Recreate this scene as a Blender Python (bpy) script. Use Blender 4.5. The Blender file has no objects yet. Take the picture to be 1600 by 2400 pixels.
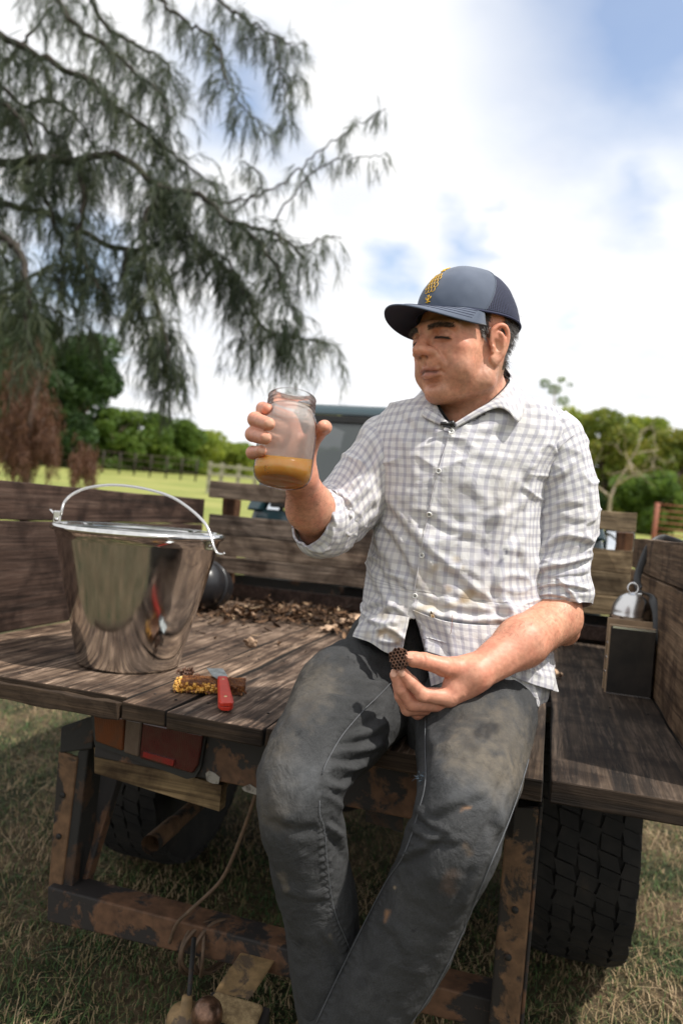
import bpy, bmesh, math, random
import numpy as np
from mathutils import Vector, Matrix, Euler
random.seed(7)
rng = np.random.default_rng(11)
SC = bpy.context.scene
COL = SC.collection
R = math.radians

# ------------------------------------------------------------------ camera
F = 1740.0                                   # focal length in photo pixels (1600 x 2400)
_th = math.atan(.1); _p = math.atan(100 * math.cos(_th) / F)
CAM = np.array([0, 0, 1.30])
_f = np.array([0, math.cos(_p), -math.sin(_p)]); _r0 = np.array([1., 0, 0]); _u0 = np.array([0, math.sin(_p), math.cos(_p)])
CR = math.cos(_th) * _r0 + math.sin(_th) * _u0
CU = -math.sin(_th) * _r0 + math.cos(_th) * _u0
CF = _f
def ray(x, y): return CF + CR * ((x - 800) / F) - CU * ((y - 1200) / F)
def P(x, y, d): return CAM + ray(x, y) * d
def proj(V):
    V = np.asarray(V) - CAM; z = V @ CF
    return 800 + F * (V @ CR) / z, 1200 - F * (V @ CU) / z, z
cd = bpy.data.cameras.new('camera'); cam = bpy.data.objects.new('camera', cd); COL.objects.link(cam)
m = Matrix([[CR[i], CU[i], -CF[i], CAM[i]] for i in range(3)] + [[0, 0, 0, 1]])
cam.matrix_world = m
cd.sensor_fit = 'VERTICAL'; cd.sensor_height = 36; cd.sensor_width = 24; cd.lens = F / 2400 * 36
cd.clip_start = .02; cd.clip_end = 6000
cd.dof.use_dof = True; cd.dof.focus_distance = 1.34; cd.dof.aperture_fstop = 3.0
SC.camera = cam
SC.render.engine = 'CYCLES'
SC.cycles.use_denoising = True
SC.cycles.max_bounces = 9; SC.cycles.transparent_max_bounces = 12; SC.cycles.transmission_bounces = 9
SC.cycles.caustics_reflective = False; SC.cycles.caustics_refractive = False
SC.cycles.sample_clamp_indirect = 6
SC.view_settings.view_transform = 'Standard'; SC.view_settings.look = 'None'
SC.view_settings.exposure = EXPOSURE = 0.40; SC.view_settings.gamma = 1

# ------------------------------------------------------------------ sun and sky
SUN = np.array([.50, -.22, 1.0]); SUN /= np.linalg.norm(SUN)
sl = bpy.data.lights.new('sun', 'SUN'); so = bpy.data.objects.new('sun', sl); COL.objects.link(so)
sl.energy = 4.2; sl.angle = R(1.5); sl.color = (1, .95, .87)
so.rotation_euler = Vector(SUN).to_track_quat('Z', 'Y').to_euler()
w = bpy.data.worlds.new('World'); SC.world = w; w.use_nodes = True
nt = w.node_tree; nt.nodes.clear()
def N(nt, t, **k):
    n = nt.nodes.new(t)
    for a, b in k.items(): setattr(n, a, b)
    return n
out = N(nt, 'ShaderNodeOutputWorld')
sky = N(nt, 'ShaderNodeTexSky', sky_type='NISHITA', sun_disc=False)
sky.sun_elevation = math.asin(SUN[2]); sky.sun_rotation = math.atan2(SUN[0], SUN[1])
sky.altitude = 0; sky.air_density = 1; sky.dust_density = .6; sky.ozone_density = 1.2
bg1 = N(nt, 'ShaderNodeBackground'); bg1.inputs[1].default_value = .15; nt.links.new(sky.outputs[0], bg1.inputs[0])
tc = N(nt, 'ShaderNodeTexCoord')
def vmath(nt, op, a, b=None):
    n = N(nt, 'ShaderNodeVectorMath', operation=op)
    for i, v in enumerate((a, b)):
        if v is None: continue
        if hasattr(v, 'is_linked'): nt.links.new(v, n.inputs[i])
        else: n.inputs[i].default_value = v
    return n
def fmath(nt, op, a, b=None, c=None, clamp=False):
    n = N(nt, 'ShaderNodeMath', operation=op, use_clamp=clamp)
    for i, v in enumerate((a, b, c)):
        if v is None: continue
        if hasattr(v, 'is_linked'): nt.links.new(v, n.inputs[i])
        else: n.inputs[i].default_value = v
    return n.outputs[0]
sep = N(nt, 'ShaderNodeSeparateXYZ'); nt.links.new(tc.outputs['Generated'], sep.inputs[0])
zz = fmath(nt, 'ADD', fmath(nt, 'ABSOLUTE', sep.outputs[2]), .22)
comb = N(nt, 'ShaderNodeCombineXYZ')
nt.links.new(fmath(nt, 'DIVIDE', sep.outputs[0], zz), comb.inputs[0]); nt.links.new(fmath(nt, 'DIVIDE', sep.outputs[1], zz), comb.inputs[1])
n1 = N(nt, 'ShaderNodeTexNoise'); n1.inputs['Scale'].default_value = 1.9; n1.inputs['Detail'].default_value = 5; n1.inputs['Roughness'].default_value = .55; n1.inputs['Distortion'].default_value = .3
nt.links.new(comb.outputs[0], n1.inputs['Vector'])
n2 = N(nt, 'ShaderNodeTexNoise'); n2.inputs['Scale'].default_value = 5; n2.inputs['Detail'].default_value = 4
nt.links.new(comb.outputs[0], n2.inputs['Vector'])
# gaps between the clouds: openings at given sky directions, their edges broken up by noise
warp = vmath(nt, 'SCALE', vmath(nt, 'SUBTRACT', n2.outputs['Color'], (.5, .5, .5)).outputs[0]); warp.inputs['Scale'].default_value = .13
dirn = vmath(nt, 'ADD', tc.outputs['Generated'], warp.outputs[0]).outputs[0]
blue = None
for (px, py, rad, amp) in [(1530, 30, .23, .95), (1260, 0, .12, .5), (928, 640, .055, .8), (1090, 548, .045, .7), (1490, 470, .06, .5), (560, 215, .10, .8), (175, 640, .10, .95),
                           (1330, 770, .03, .3), (640, 340, .07, .4)]:
    d = ray(px, py); d /= np.linalg.norm(d)
    dist = vmath(nt, 'DISTANCE', dirn, tuple(d)).outputs['Value']
    b = fmath(nt, 'MULTIPLY', fmath(nt, 'SUBTRACT', 1, fmath(nt, 'DIVIDE', dist, rad), clamp=True), amp)
    blue = b if blue is None else fmath(nt, 'MAXIMUM', blue, b)
bn = fmath(nt, 'MULTIPLY', fmath(nt, 'SUBTRACT', n1.outputs['Fac'], .57), 2.2, clamp=True)
blue = fmath(nt, 'MAXIMUM', fmath(nt, 'MULTIPLY', blue, 1.35, clamp=True), fmath(nt, 'MULTIPLY', bn, .30))
cr = N(nt, 'ShaderNodeValToRGB'); nt.links.new(n2.outputs['Fac'], cr.inputs[0])
cr.color_ramp.elements[0].position = .32; cr.color_ramp.elements[0].color = (.84, .86, .91, 1)
cr.color_ramp.elements[1].position = .62; cr.color_ramp.elements[1].color = (1.0, 1.0, 1.0, 1)
bg2 = N(nt, 'ShaderNodeBackground'); nt.links.new(cr.outputs[0], bg2.inputs[0]); bg2.inputs[1].default_value = .88
mx = N(nt, 'ShaderNodeMixShader'); nt.links.new(fmath(nt, 'MULTIPLY', blue, .85), mx.inputs[0]); nt.links.new(bg2.outputs[0], mx.inputs[1]); nt.links.new(bg1.outputs[0], mx.inputs[2])
nt.links.new(mx.outputs[0], out.inputs[0])

# ------------------------------------------------------------------ truck frame of reference (the truck stands slightly nose down)
nz = lambda v: np.asarray(v) / np.linalg.norm(v)
L_ = nz(ray(1290, 1243)); N_ = nz(np.cross(ray(-3710, 818), L_)); N_ = N_ if N_[2] > 0 else -N_
T_ = np.cross(L_, N_)
ORG = P(800, 1740, 1.41)
def W(x, y, z): return ORG + T_ * x + L_ * y + N_ * z
def KY(px, py, y):
    rr = ray(px, py); t = ((ORG + L_ * y - CAM) @ L_) / (rr @ L_); v = CAM + rr * t - ORG; return np.array([v @ T_, y, v @ N_])
def KZ(px, py, z=0):
    rr = ray(px, py); t = ((ORG + N_ * z - CAM) @ N_) / (rr @ N_); v = CAM + rr * t - ORG; return np.array([v @ T_, v @ L_, z])
def KX(px, py, x):
    rr = ray(px, py); t = ((ORG + T_ * x - CAM) @ T_) / (rr @ T_); v = CAM + rr * t - ORG; return np.array([x, v @ L_, v @ N_])
def TL(v): v = np.asarray(v) - ORG; return np.array([v @ T_, v @ L_, v @ N_])
TRM = Matrix([[T_[i], L_[i], N_[i], ORG[i]] for i in range(3)] + [[0, 0, 0, 1]])

# ------------------------------------------------------------------ object helpers
def tag(o, label=None, cat=None, group=None, kind=None):
    if label: o['label'] = label
    if cat: o['category'] = cat
    if group: o['group'] = group
    if kind: o['kind'] = kind
    return o
def empty(name, label=None, cat=None, group=None, M=None, parent=None):
    o = bpy.data.objects.new(name, None); COL.objects.link(o); o.empty_display_size = .1
    if M is not None: o.matrix_world = M
    if parent is not None: o.parent = parent
    return tag(o, label, cat, group)
def mobj(name, verts, faces, mat, parent=None, smooth=False, M=None):
    me = bpy.data.meshes.new(name)
    if isinstance(faces, np.ndarray):
        verts = np.asarray(verts, np.float32); nf, k = faces.shape
        me.vertices.add(len(verts)); me.vertices.foreach_set('co', verts.ravel())
        me.loops.add(nf * k); me.loops.foreach_set('vertex_index', faces.ravel().astype(np.int32))
        me.polygons.add(nf); me.polygons.foreach_set('loop_start', np.arange(0, nf * k, k, dtype=np.int32))
        try: me.polygons.foreach_set('loop_total', np.full(nf, k, np.int32))
        except Exception: pass
        me.update(calc_edges=True); me.validate()
    else:
        me.from_pydata([tuple(v) for v in verts], [], faces); me.update()
    if smooth: me.polygons.foreach_set('use_smooth', [True] * len(me.polygons))
    mats = mat if isinstance(mat, (list, tuple)) else [mat]
    for a in mats: me.materials.append(a)
    o = bpy.data.objects.new(name, me); COL.objects.link(o)
    if parent is not None: o.parent = parent
    if M is not None: o.matrix_local = M
    return o
class MB:
    """collects primitives for one mesh object"""
    def __init__(s): s.v = []; s.f = []; s.sm = []
    def add(s, vs, fs, smooth=False):
        n = len(s.v); s.v += [tuple(map(float, v)) for v in vs]; s.f += [tuple(i + n for i in f) for f in fs]; s.sm += [smooth] * len(fs); return s
    def box(s, lo, hi, M=None):
        vs = [(x, y, z) for x in (lo[0], hi[0]) for y in (lo[1], hi[1]) for z in (lo[2], hi[2])]
        if M is not None: vs = [tuple(M @ Vector(v)) for v in vs]
        return s.add(vs, [(0, 1, 3, 2), (4, 6, 7, 5), (0, 4, 5, 1), (2, 3, 7, 6), (0, 2, 6, 4), (1, 5, 7, 3)])
    def hexa(s, p):   # 8 points, bottom 4 ccw then top 4
        return s.add(p, [(3, 2, 1, 0), (4, 5, 6, 7), (0, 1, 5, 4), (1, 2, 6, 5), (2, 3, 7, 6), (3, 0, 4, 7)])
    def bar(s, a, b, wv, hv):   # bar from a to b with half vectors
        a, b, wv, hv = map(np.asarray, (a, b, wv, hv))
        return s.hexa([a - wv - hv, a + wv - hv, a + wv + hv, a - wv + hv, b - wv - hv, b + wv - hv, b + wv + hv, b - wv + hv])
    def tube(s, path, rad, n=10, cap=True, flat=1.0, up=None):
        path = [np.asarray(p, float) for p in path]; rad = [rad] * len(path) if np.isscalar(rad) else rad
        vs = []; ref = np.array(up if up is not None else (0.13, .2, 1.0))
        for i, p in enumerate(path):
            t = path[min(i + 1, len(path) - 1)] - path[max(i - 1, 0)]; t = t / (np.linalg.norm(t) + 1e-9)
            a = np.cross(t, ref); a = a / (np.linalg.norm(a) + 1e-9) if np.linalg.norm(a) > 1e-4 else np.array([1., 0, 0])
            b = np.cross(t, a); 
            if up is None: ref = np.cross(a, t)
            for k in range(n):
                q = 2 * math.pi * k / n; vs.append(p + rad[i] * (a * math.cos(q) + b * math.sin(q) * flat))
        fs = [(i * n + k, i * n + (k + 1) % n, (i + 1) * n + (k + 1) % n, (i + 1) * n + k) for i in range(len(path) - 1) for k in range(n)]
        if cap: fs += [tuple(range(n))[::-1], tuple((len(path) - 1) * n + k for k in range(n))]
        return s.add(vs, fs, True)
    def lathe(s, prof, n=48, M=None, closed=False):
        vs = [];
        for (r, z) in prof:
            for k in range(n):
                q = 2 * math.pi * k / n; v = Vector((r * math.cos(q), r * math.sin(q), z)); vs.append(tuple(M @ v) if M is not None else tuple(v))
        m_ = len(prof); rr = range(m_ if closed else m_ - 1)
        fs = [(i * n + k, i * n + (k + 1) % n, ((i + 1) % m_) * n + (k + 1) % n, ((i + 1) % m_) * n + k) for i in rr for k in range(n)]
        if not closed:
            if prof[0][0] > 1e-6: fs.append(tuple(range(n))[::-1])
            if prof[-1][0] > 1e-6: fs.append(tuple((m_ - 1) * n + k for k in range(n)))
        return s.add(vs, fs, True)
    def build(s, name, mat, parent=None, bevel=0, M=None, seg=2, smooth=None):
        o = mobj(name, s.v, s.f, mat, parent, M=M)
        o.data.polygons.foreach_set('use_smooth', s.sm if smooth is None else [smooth] * len(s.f))
        if bevel:
            b = o.modifiers.new('bevel', 'BEVEL'); b.width = bevel; b.segments = seg; b.limit_method = 'ANGLE'; b.angle_limit = R(35)
        return o
def catmull(P_, t):
    """P_ (n,k) control rows; t in [0,n-1]"""
    P_ = np.asarray(P_, float); n = len(P_); t = np.clip(np.asarray(t, float), 0, n - 1 - 1e-9); i = t.astype(int); u = (t - i)[:, None]
    g = lambda j: P_[np.clip(j, 0, n - 1)]
    a, b, c, d = g(i - 1), g(i), g(i + 1), g(i + 2)
    return .5 * ((2 * b) + (-a + c) * u + (2 * a - 5 * b + 4 * c - d) * u ** 2 + (-a + 3 * b - 3 * c + d) * u ** 3)

# ------------------------------------------------------------------ material helpers
class Mat:
    def __init__(s, name, rough=.6, metal=0., spec=.5):
        s.m = bpy.data.materials.new(name); s.m.use_nodes = True; s.nt = s.m.node_tree
        s.b = s.nt.nodes['Principled BSDF']; s.b.inputs['Roughness'].default_value = rough; s.b.inputs['Metallic'].default_value = metal
        s.b.inputs['Specular IOR Level'].default_value = spec
        s.out = s.nt.nodes['Material Output']; s.h = None
    def l(s, a, b): s.nt.links.new(a, b)
    def coord(s, kind='Object', scale=(1, 1, 1), rnd=0., rot=(0, 0, 0)):
        t = N(s.nt, 'ShaderNodeTexCoord'); mp = N(s.nt, 'ShaderNodeMapping'); mp.inputs['Scale'].default_value = scale; mp.inputs['Rotation'].default_value = rot
        s.l(t.outputs[kind], mp.inputs[0])
        if rnd:
            oi = N(s.nt, 'ShaderNodeObjectInfo'); v = vmath(s.nt, 'SCALE', (7.3, 5.1, 3.7)); s.l(oi.outputs['Random'], v.inputs['Scale'])
            s2 = vmath(s.nt, 'SCALE', v.outputs[0]); s2.inputs['Scale'].default_value = rnd
            s.l(s2.outputs[0], mp.inputs['Location'])
        return mp.outputs[0]
    def attr(s, name): a = N(s.nt, 'ShaderNodeAttribute', attribute_name=name); return a
    def noise(s, vec, scale, detail=4, rough=.55, dist=0., out='Fac'):
        n = N(s.nt, 'ShaderNodeTexNoise'); n.inputs['Scale'].default_value = scale; n.inputs['Detail'].default_value = detail
        n.inputs['Roughness'].default_value = rough; n.inputs['Distortion'].default_value = dist; s.l(vec, n.inputs['Vector']); return n.outputs[out]
    def voro(s, vec, scale, feature='F1', out='Distance'):
        n = N(s.nt, 'ShaderNodeTexVoronoi', feature=feature); n.inputs['Scale'].default_value = scale; s.l(vec, n.inputs['Vector']); return n.outputs[out]
    def ramp(s, fac, stops, interp='LINEAR'):
        c = N(s.nt, 'ShaderNodeValToRGB'); e = c.color_ramp.elements; c.color_ramp.interpolation = interp
        while len(e) < len(stops): e.new(.5)
        for i, (p, col) in enumerate(stops):
            e[i].position = p; col = col if hasattr(col, '__len__') else (col, col, col); e[i].color = (*col, 1)
        s.l(fac, c.inputs[0]); return c.outputs[0]
    def mix(s, fac, a, b, mode='MIX'):
        n = N(s.nt, 'ShaderNodeMix', data_type='RGBA', blend_type=mode)
        for i, v in ((0, fac), (6, a), (7, b)):
            if hasattr(v, 'is_linked'): s.l(v, n.inputs[i])
            else: n.inputs[i].default_value = v if i == 0 else ((*v, 1) if len(v) == 3 else v)
        return n.outputs[2]
    def math(s, op, a, b=None, c=None, clamp=False): return fmath(s.nt, op, a, b, c, clamp)
    def col(s, v):
        if hasattr(v, 'is_linked'): s.l(v, s.b.inputs['Base Color'])
        else: s.b.inputs['Base Color'].default_value = (*v, 1)
        return s
    def set(s, k, v):
        if hasattr(v, 'is_linked'): s.l(v, s.b.inputs[k])
        else: s.b.inputs[k].default_value = v
        return s
    def bump(s, h, strength=.5, dist=.002):
        b = N(s.nt, 'ShaderNodeBump'); b.inputs['Strength'].default_value = strength; b.inputs['Distance'].default_value = dist
        s.l(h, b.inputs['Height'])
        if s.h is not None: s.l(s.h, b.inputs['Normal'])
        s.h = b.outputs[0]; s.l(s.h, s.b.inputs['Normal']); return s
MT = {}
def simple(name, col, rough=.6, metal=0., var=.0, scale=20, bump=0., bd=.002, spec=.5):
    a = Mat(name, rough, metal, spec); v = a.coord(rnd=1)
    if var:
        n = a.noise(v, scale, 5); c2 = tuple(max(0, c * (1 - var)) for c in col); c3 = tuple(min(1, c * (1 + var)) for c in col)
        a.col(a.ramp(n, [(.3, c2), (.7, c3)]))
    else: a.col(col)
    if bump: a.bump(a.noise(v, scale * 2, 5), bump, bd)
    MT[name] = a.m; return a.m
def wood(name, axis, dark, mid, light, worn=.5, rough=.75, amt=1.0, bd=.003):
    """weathered sawn timber, grain along axis 0/1/2"""
    a = Mat(name, rough, 0, .25)
    sc = [24., 24., 24.]; sc[axis] = .8; v = a.coord(scale=sc, rnd=1)
    sc2 = [90., 90., 90.]; sc2[axis] = 3; v2 = a.coord(scale=sc2, rnd=1)
    v3 = a.coord(rnd=1)
    g = a.noise(v, 1.6, 6, .62, .9); g2 = a.noise(v2, 1.5, 4, .6); st = a.noise(v3, 7, 5, .6, .4)
    base = a.ramp(g, [(.32, dark), (.5, mid), (.68, light)])
    sc4 = [26., 26., 26.]; sc4[axis] = 1.9; v4 = a.coord(scale=sc4, rnd=1)
    wmask = a.math('MULTIPLY', a.ramp(a.noise(v4, 3.2, 8, .72, .5), [(.49, 0.), (.62, 1.)]), a.ramp(a.noise(v3, 2.6, 4, .6), [(.36, .25), (.6, 1.)]))
    wcol = tuple(min(1, c * 1.7 + .03) for c in light)
    base = a.mix(a.math('MULTIPLY', wmask, worn), base, wcol)
    fine = a.ramp(g2, [(.35, (.42, .42, .42)), (.62, (1.1, 1.1, 1.1))])
    base = a.mix(.75, base, fine, 'MULTIPLY')
    base = a.mix(a.ramp(st, [(.36, 1.), (.54, 0.)]), base, a.mix(1., base, (.34, .3, .28), 'MULTIPLY'))
    oi = N(a.nt, 'ShaderNodeObjectInfo')
    base = a.mix(1., base, a.ramp(oi.outputs['Random'], [(0, (.75, .75, .78)), (1, (1.2, 1.15, 1.1))]), 'MULTIPLY')
    a.col(base); a.bump(g2, .5 * amt, bd); a.bump(g, .4 * amt, bd); a.bump(a.noise(v4, 3.2, 8, .72, .5), .25 * amt, bd)
    MT[name] = a.m; return a.m
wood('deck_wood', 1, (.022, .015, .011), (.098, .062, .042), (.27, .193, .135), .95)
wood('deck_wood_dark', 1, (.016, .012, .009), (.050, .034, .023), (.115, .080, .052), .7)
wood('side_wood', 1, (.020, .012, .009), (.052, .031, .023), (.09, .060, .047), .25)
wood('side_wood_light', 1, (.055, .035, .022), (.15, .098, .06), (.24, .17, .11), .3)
wood('head_wood', 0, (.06, .046, .036), (.16, .122, .092), (.28, .22, .17), .45)
wood('head_wood_yellow', 0, (.09, .065, .04), (.23, .17, .1), (.36, .28, .17), .3)
wood('end_wood', 0, (.018, .012, .008), (.048, .031, .019), (.085, .056, .033), .15)
wood('post_wood', 2, (.05, .025, .015), (.13, .062, .032), (.22, .115, .06), .2)
wood('raw_wood', 0, (.10, .065, .03), (.2, .14, .07), (.28, .2, .11), .1, amt=.4)
def rusty(name, paint, rust, thr=.5, rough=.7, sc=9):
    a = Mat(name, rough, 0, .4); v = a.coord(rnd=1); n = a.noise(v, sc, 8, .65, .3); k = a.ramp(n, [(thr - .02, 0.), (thr + .03, 1.)])
    r2 = a.ramp(a.noise(v, 40, 5), [(.3, tuple(c * .6 for c in rust)), (.7, tuple(min(1, c * 1.35) for c in rust))])
    a.col(a.mix(k, paint, r2)); a.bump(k, .5, .002); a.bump(a.noise(v, 60, 4), .25, .002); MT[name] = a.m; return a.m
rusty('rust_steel', (.022, .019, .018), (.11, .056, .030), .52)
rusty('rust_heavy', (.022, .018, .015), (.125, .070, .036), .47)
rusty('dark_steel', (.018, .017, .016), (.055, .03, .018), .56)
# ================================================================== ground and field
def gz(x, y):
    x = np.asarray(x, float); y = np.asarray(y, float)
    s = np.clip(y / 8, 0, 1); return -.21 * (s * s * (3 - 2 * s)) + .02 * np.sin(x * .7 + 1) * np.sin(y * .5) * np.clip(y / 10, 0, 1) - .03 * 0
def build_ground():
    xs = np.concatenate([-np.geomspace(3000, 4, 34), np.linspace(-3.5, 3.5, 70), np.geomspace(4, 3000, 34)])
    ys = np.concatenate([-np.geomspace(3000, 3, 16), np.linspace(-2.5, 6, 86), np.geomspace(6.5, 3000, 44)])
    X, Y = np.meshgrid(xs, ys); Z = gz(X, Y); V = np.stack([X.ravel(), Y.ravel(), Z.ravel()], 1)
    nx, ny = len(xs), len(ys); I = np.arange(nx * ny).reshape(ny, nx)
    Q = np.stack([I[:-1, :-1].ravel(), I[:-1, 1:].ravel(), I[1:, 1:].ravel(), I[1:, :-1].ravel()], 1)
    a = Mat('turf', .9, 0, .2); v = a.coord(); n = a.noise(v, 3.2, 6, .6); n2 = a.noise(v, 26, 6, .7); n3 = a.noise(v, .35, 4)
    near = a.mix(a.ramp(n, [(.42, 0.), (.6, 1.)]), (.036, .040, .018), (.13, .092, .055)); near = a.mix(.7, near, a.ramp(n2, [(.3, (.25, .25, .25)), (.7, (1.2, 1.2, 1.2))]), 'MULTIPLY')
    far = a.ramp(n3, [(.35, (.17, .20, .05)), (.65, (.27, .27, .085))])
    sp = N(a.nt, 'ShaderNodeSeparateXYZ'); tc_ = N(a.nt, 'ShaderNodeTexCoord'); a.l(tc_.outputs['Object'], sp.inputs[0])
    k = a.math('DIVIDE', a.math('SUBTRACT', a.math('ABSOLUTE', a.math('SUBTRACT', sp.outputs[1], 1.)), 4.), 7., clamp=True)
    a.col(a.mix(k, near, far)); a.bump(n2, .8, .03)
    o = mobj('ground', V, Q, a.m, smooth=True); tag(o, kind='structure'); return o
build_ground()
def blades(name, n, sampler, hmin, hmax, wid, mat, seed, lean=.6):
    g = np.random.default_rng(seed); x, y = sampler(g, n); z = gz(x, y); n = len(x)
    az = g.uniform(0, 2 * np.pi, n); h = g.uniform(hmin, hmax, n) * g.uniform(.6, 1.2, n); ln = g.uniform(.1, 1.5, n) * lean * h
    d = np.stack([np.cos(az), np.sin(az), 0 * az], 1); s = np.stack([-np.sin(az), np.cos(az), 0 * az], 1) * (wid * g.uniform(.6, 1.3, n))[:, None]
    b = np.stack([x, y, z - .003], 1); m1 = b + d * (ln * .35)[:, None] + np.array([0, 0, 1]) * (h * .62)[:, None]; t = b + d * ln[:, None] + np.array([0, 0, 1]) * (h * g.uniform(.7, 1., n))[:, None]
    V = np.stack([b - s, b + s, m1 + s * .7, m1 - s * .7, t], 1).reshape(-1, 3); i = np.arange(n) * 5
    F3 = np.concatenate([np.stack([i, i + 1, i + 2], 1), np.stack([i, i + 2, i + 3], 1), np.stack([i + 3, i + 2, i + 4], 1)])
    o = mobj(name, V, F3, mat); 
    at = o.data.attributes.new('tone', 'FLOAT', 'POINT'); at.data.foreach_set('value', np.repeat(g.uniform(0, 1, n), 5).astype(np.float32)); return o
gm = Mat('grass_blade', .65, 0, .25); at = gm.attr('tone'); gv = gm.coord(); gn = gm.noise(gv, 2.6, 4)
tt = gm.math('ADD', at.outputs['Fac'], gm.math('MULTIPLY', gm.math('SUBTRACT', gn, .5), 2.4))
gm.col(gm.ramp(tt, [(.0, (.035, .072, .022)), (.36, (.080, .130, .038)), (.50, (.17, .14, .062)), (.68, (.27, .19, .105)), (1., (.38, .28, .17))])); gm.set('Subsurface Weight', 0.)
def samp_near(g, n):
    y = .55 + 4.6 * g.uniform(0, 1, n) ** 1.5; x = g.uniform(-1, 1, n) * (y * .52 + .35) ; return x, y
def samp_mid(g, n):
    y = 4.5 + 9 * g.uniform(0, 1, n) ** 1.3; x = g.uniform(-1, 1, n) * (y * .52 + .3); return x, y
o = blades('grass', 145000, samp_near, .010, .032, .0016, gm.m, 3, .9); tag(o, 'short green grass mixed with dry straw under and around the truck', 'grass', kind='stuff')
o = blades('grass', 12000, samp_near, .03, .06, .0010, gm.m, 5, 3.0); tag(o, 'longer loose grass stalks lying over the short turf', 'grass', kind='stuff')

# ================================================================== trees
leafm = {}
def leafmat(name, c0, c1, c2, trans=.25):
    a = Mat(name, .55, 0, .3); at = a.attr('tone'); a.col(a.ramp(at.outputs['Fac'], [(0, c0), (.5, c1), (1, c2)]))
    tr = N(a.nt, 'ShaderNodeBsdfTranslucent'); a.l(a.ramp(at.outputs['Fac'], [(0, tuple(min(1, c * 1.6) for c in c0)), (1, tuple(min(1, c * 1.6) for c in c2))]), tr.inputs[0])
    mx = N(a.nt, 'ShaderNodeMixShader'); mx.inputs[0].default_value = trans; a.l(a.b.outputs[0], mx.inputs[1]); a.l(tr.outputs[0], mx.inputs[2]); a.l(mx.outputs[0], a.out.inputs[0]); leafm[name] = a.m; return a.m
leafmat('dark_leaf', (.012, .028, .010), (.03, .062, .018), (.06, .11, .03))
leafmat('mid_leaf', (.04, .085, .016), (.09, .155, .028), (.18, .24, .045), .42)
leafmat('bright_leaf', (.09, .15, .022), (.20, .26, .04), (.33, .35, .06), .45)
leafmat('olive_leaf', (.06, .105, .02), (.15, .20, .035), (.32, .27, .05), .42)
leafmat('needle', (.018, .031, .017), (.038, .055, .029), (.080, .095, .045), .26)
leafmat('dead_frond', (.05, .022, .012), (.10, .045, .026), (.16, .08, .045), .2)
bark = simple('bark', (.09, .065, .05), .9, var=.4, scale=12, bump=.6, bd=.02); pale = simple('pale_bark', (.36, .29, .22), .9, var=.25, scale=8, bump=.4, bd=.02); dbark = simple('dark_bark', (.035, .028, .022), .9, var=.4, scale=12)
def leaf_cloud(name, centers, radii, n, size, mat, parent, seed, asp=.5, squash=.8):
    g = np.random.default_rng(seed); C_ = np.asarray(centers, float); Rr = np.asarray(radii, float); k = g.choice(len(C_), n, p=Rr ** 2 / np.sum(Rr ** 2))
    d = g.normal(size=(n, 3)); d /= np.linalg.norm(d, axis=1)[:, None]; rad = Rr[k] * g.uniform(.35, 1., n) ** .5
    p = C_[k] + d * rad[:, None] * np.array([1, 1, squash])
    a = g.normal(size=(n, 3)); a[:, 2] -= .3; a /= np.linalg.norm(a, axis=1)[:, None]; b = np.cross(a, g.normal(size=(n, 3))); b /= np.linalg.norm(b, axis=1)[:, None]
    s = size * g.uniform(.6, 1.4, n); a *= s[:, None]; b *= (s * asp)[:, None]
    V = np.stack([p - a, p + b, p + a, p - b], 1).reshape(-1, 3); Q = np.arange(n * 4).reshape(n, 4)
    o = mobj(name, V, Q, mat, parent); tone = np.clip(g.normal(.5, .2, len(C_))[k] * .6 + g.uniform(0, 1, n) * .4 , 0, 1)
    at = o.data.attributes.new('tone', 'FLOAT', 'POINT'); at.data.foreach_set('value', np.repeat(tone, 4).astype(np.float32)); return o
def broad_tree(px, dist, top, wpx, mat, label, seed, name='broadleaf_tree', n=5000, lsize=None, group='trees along the far edge of the field', barkm=None, low=.25, bot=1125):
    """px centre, top pixel of crown, wpx half width; stands on the ground at distance dist"""
    g = np.random.default_rng(seed); hx = 1100 + (px - 800) * .1
    base = P(px, hx + 60, dist); x, y = base[0], base[1]; z0 = float(gz(x, y)); H = P(px, top, dist)[2] - z0; hw = wpx / F * dist
    root = empty(name, label, 'tree', group); root.location = (x, y, z0)
    m_ = MB(); m_.tube([(0, 0, 0), (.05 * hw, 0, H * .3), (-.04 * hw, .02, H * .6)], [H * .035, H * .026, H * .012], 10); m_.build('trunk', barkm or bark, root)
    for k in range(5):
        q = g.uniform(0, 6.28); MB().tube([(0, 0, H * (.25 + .07 * k)), (hw * .35 * math.cos(q), hw * .35 * math.sin(q), H * (.45 + .07 * k)), (hw * .6 * math.cos(q), hw * .6 * math.sin(q), H * (.6 + .06 * k))], [H * .016, H * .010, H * .004], 8).build('limb', barkm or bark, root)
    cs = []; rs = []
    for k in range(40):
        zf = g.uniform(low, 1); prof = (max(0.03, 1 - (abs(zf - .5) / .52) ** 4)) ** .5; q = g.uniform(0, 6.28); rr_ = hw * prof * g.uniform(.3, .85)
        r_ = hw * g.uniform(.22, .42); cs.append((rr_ * math.cos(q), rr_ * math.sin(q), min(H * zf, H - r_ * .6))); rs.append(r_)
    leaf_cloud('crown', cs, rs, n, lsize or hw * .05, leafm[mat], root, seed)
    return root
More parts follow.
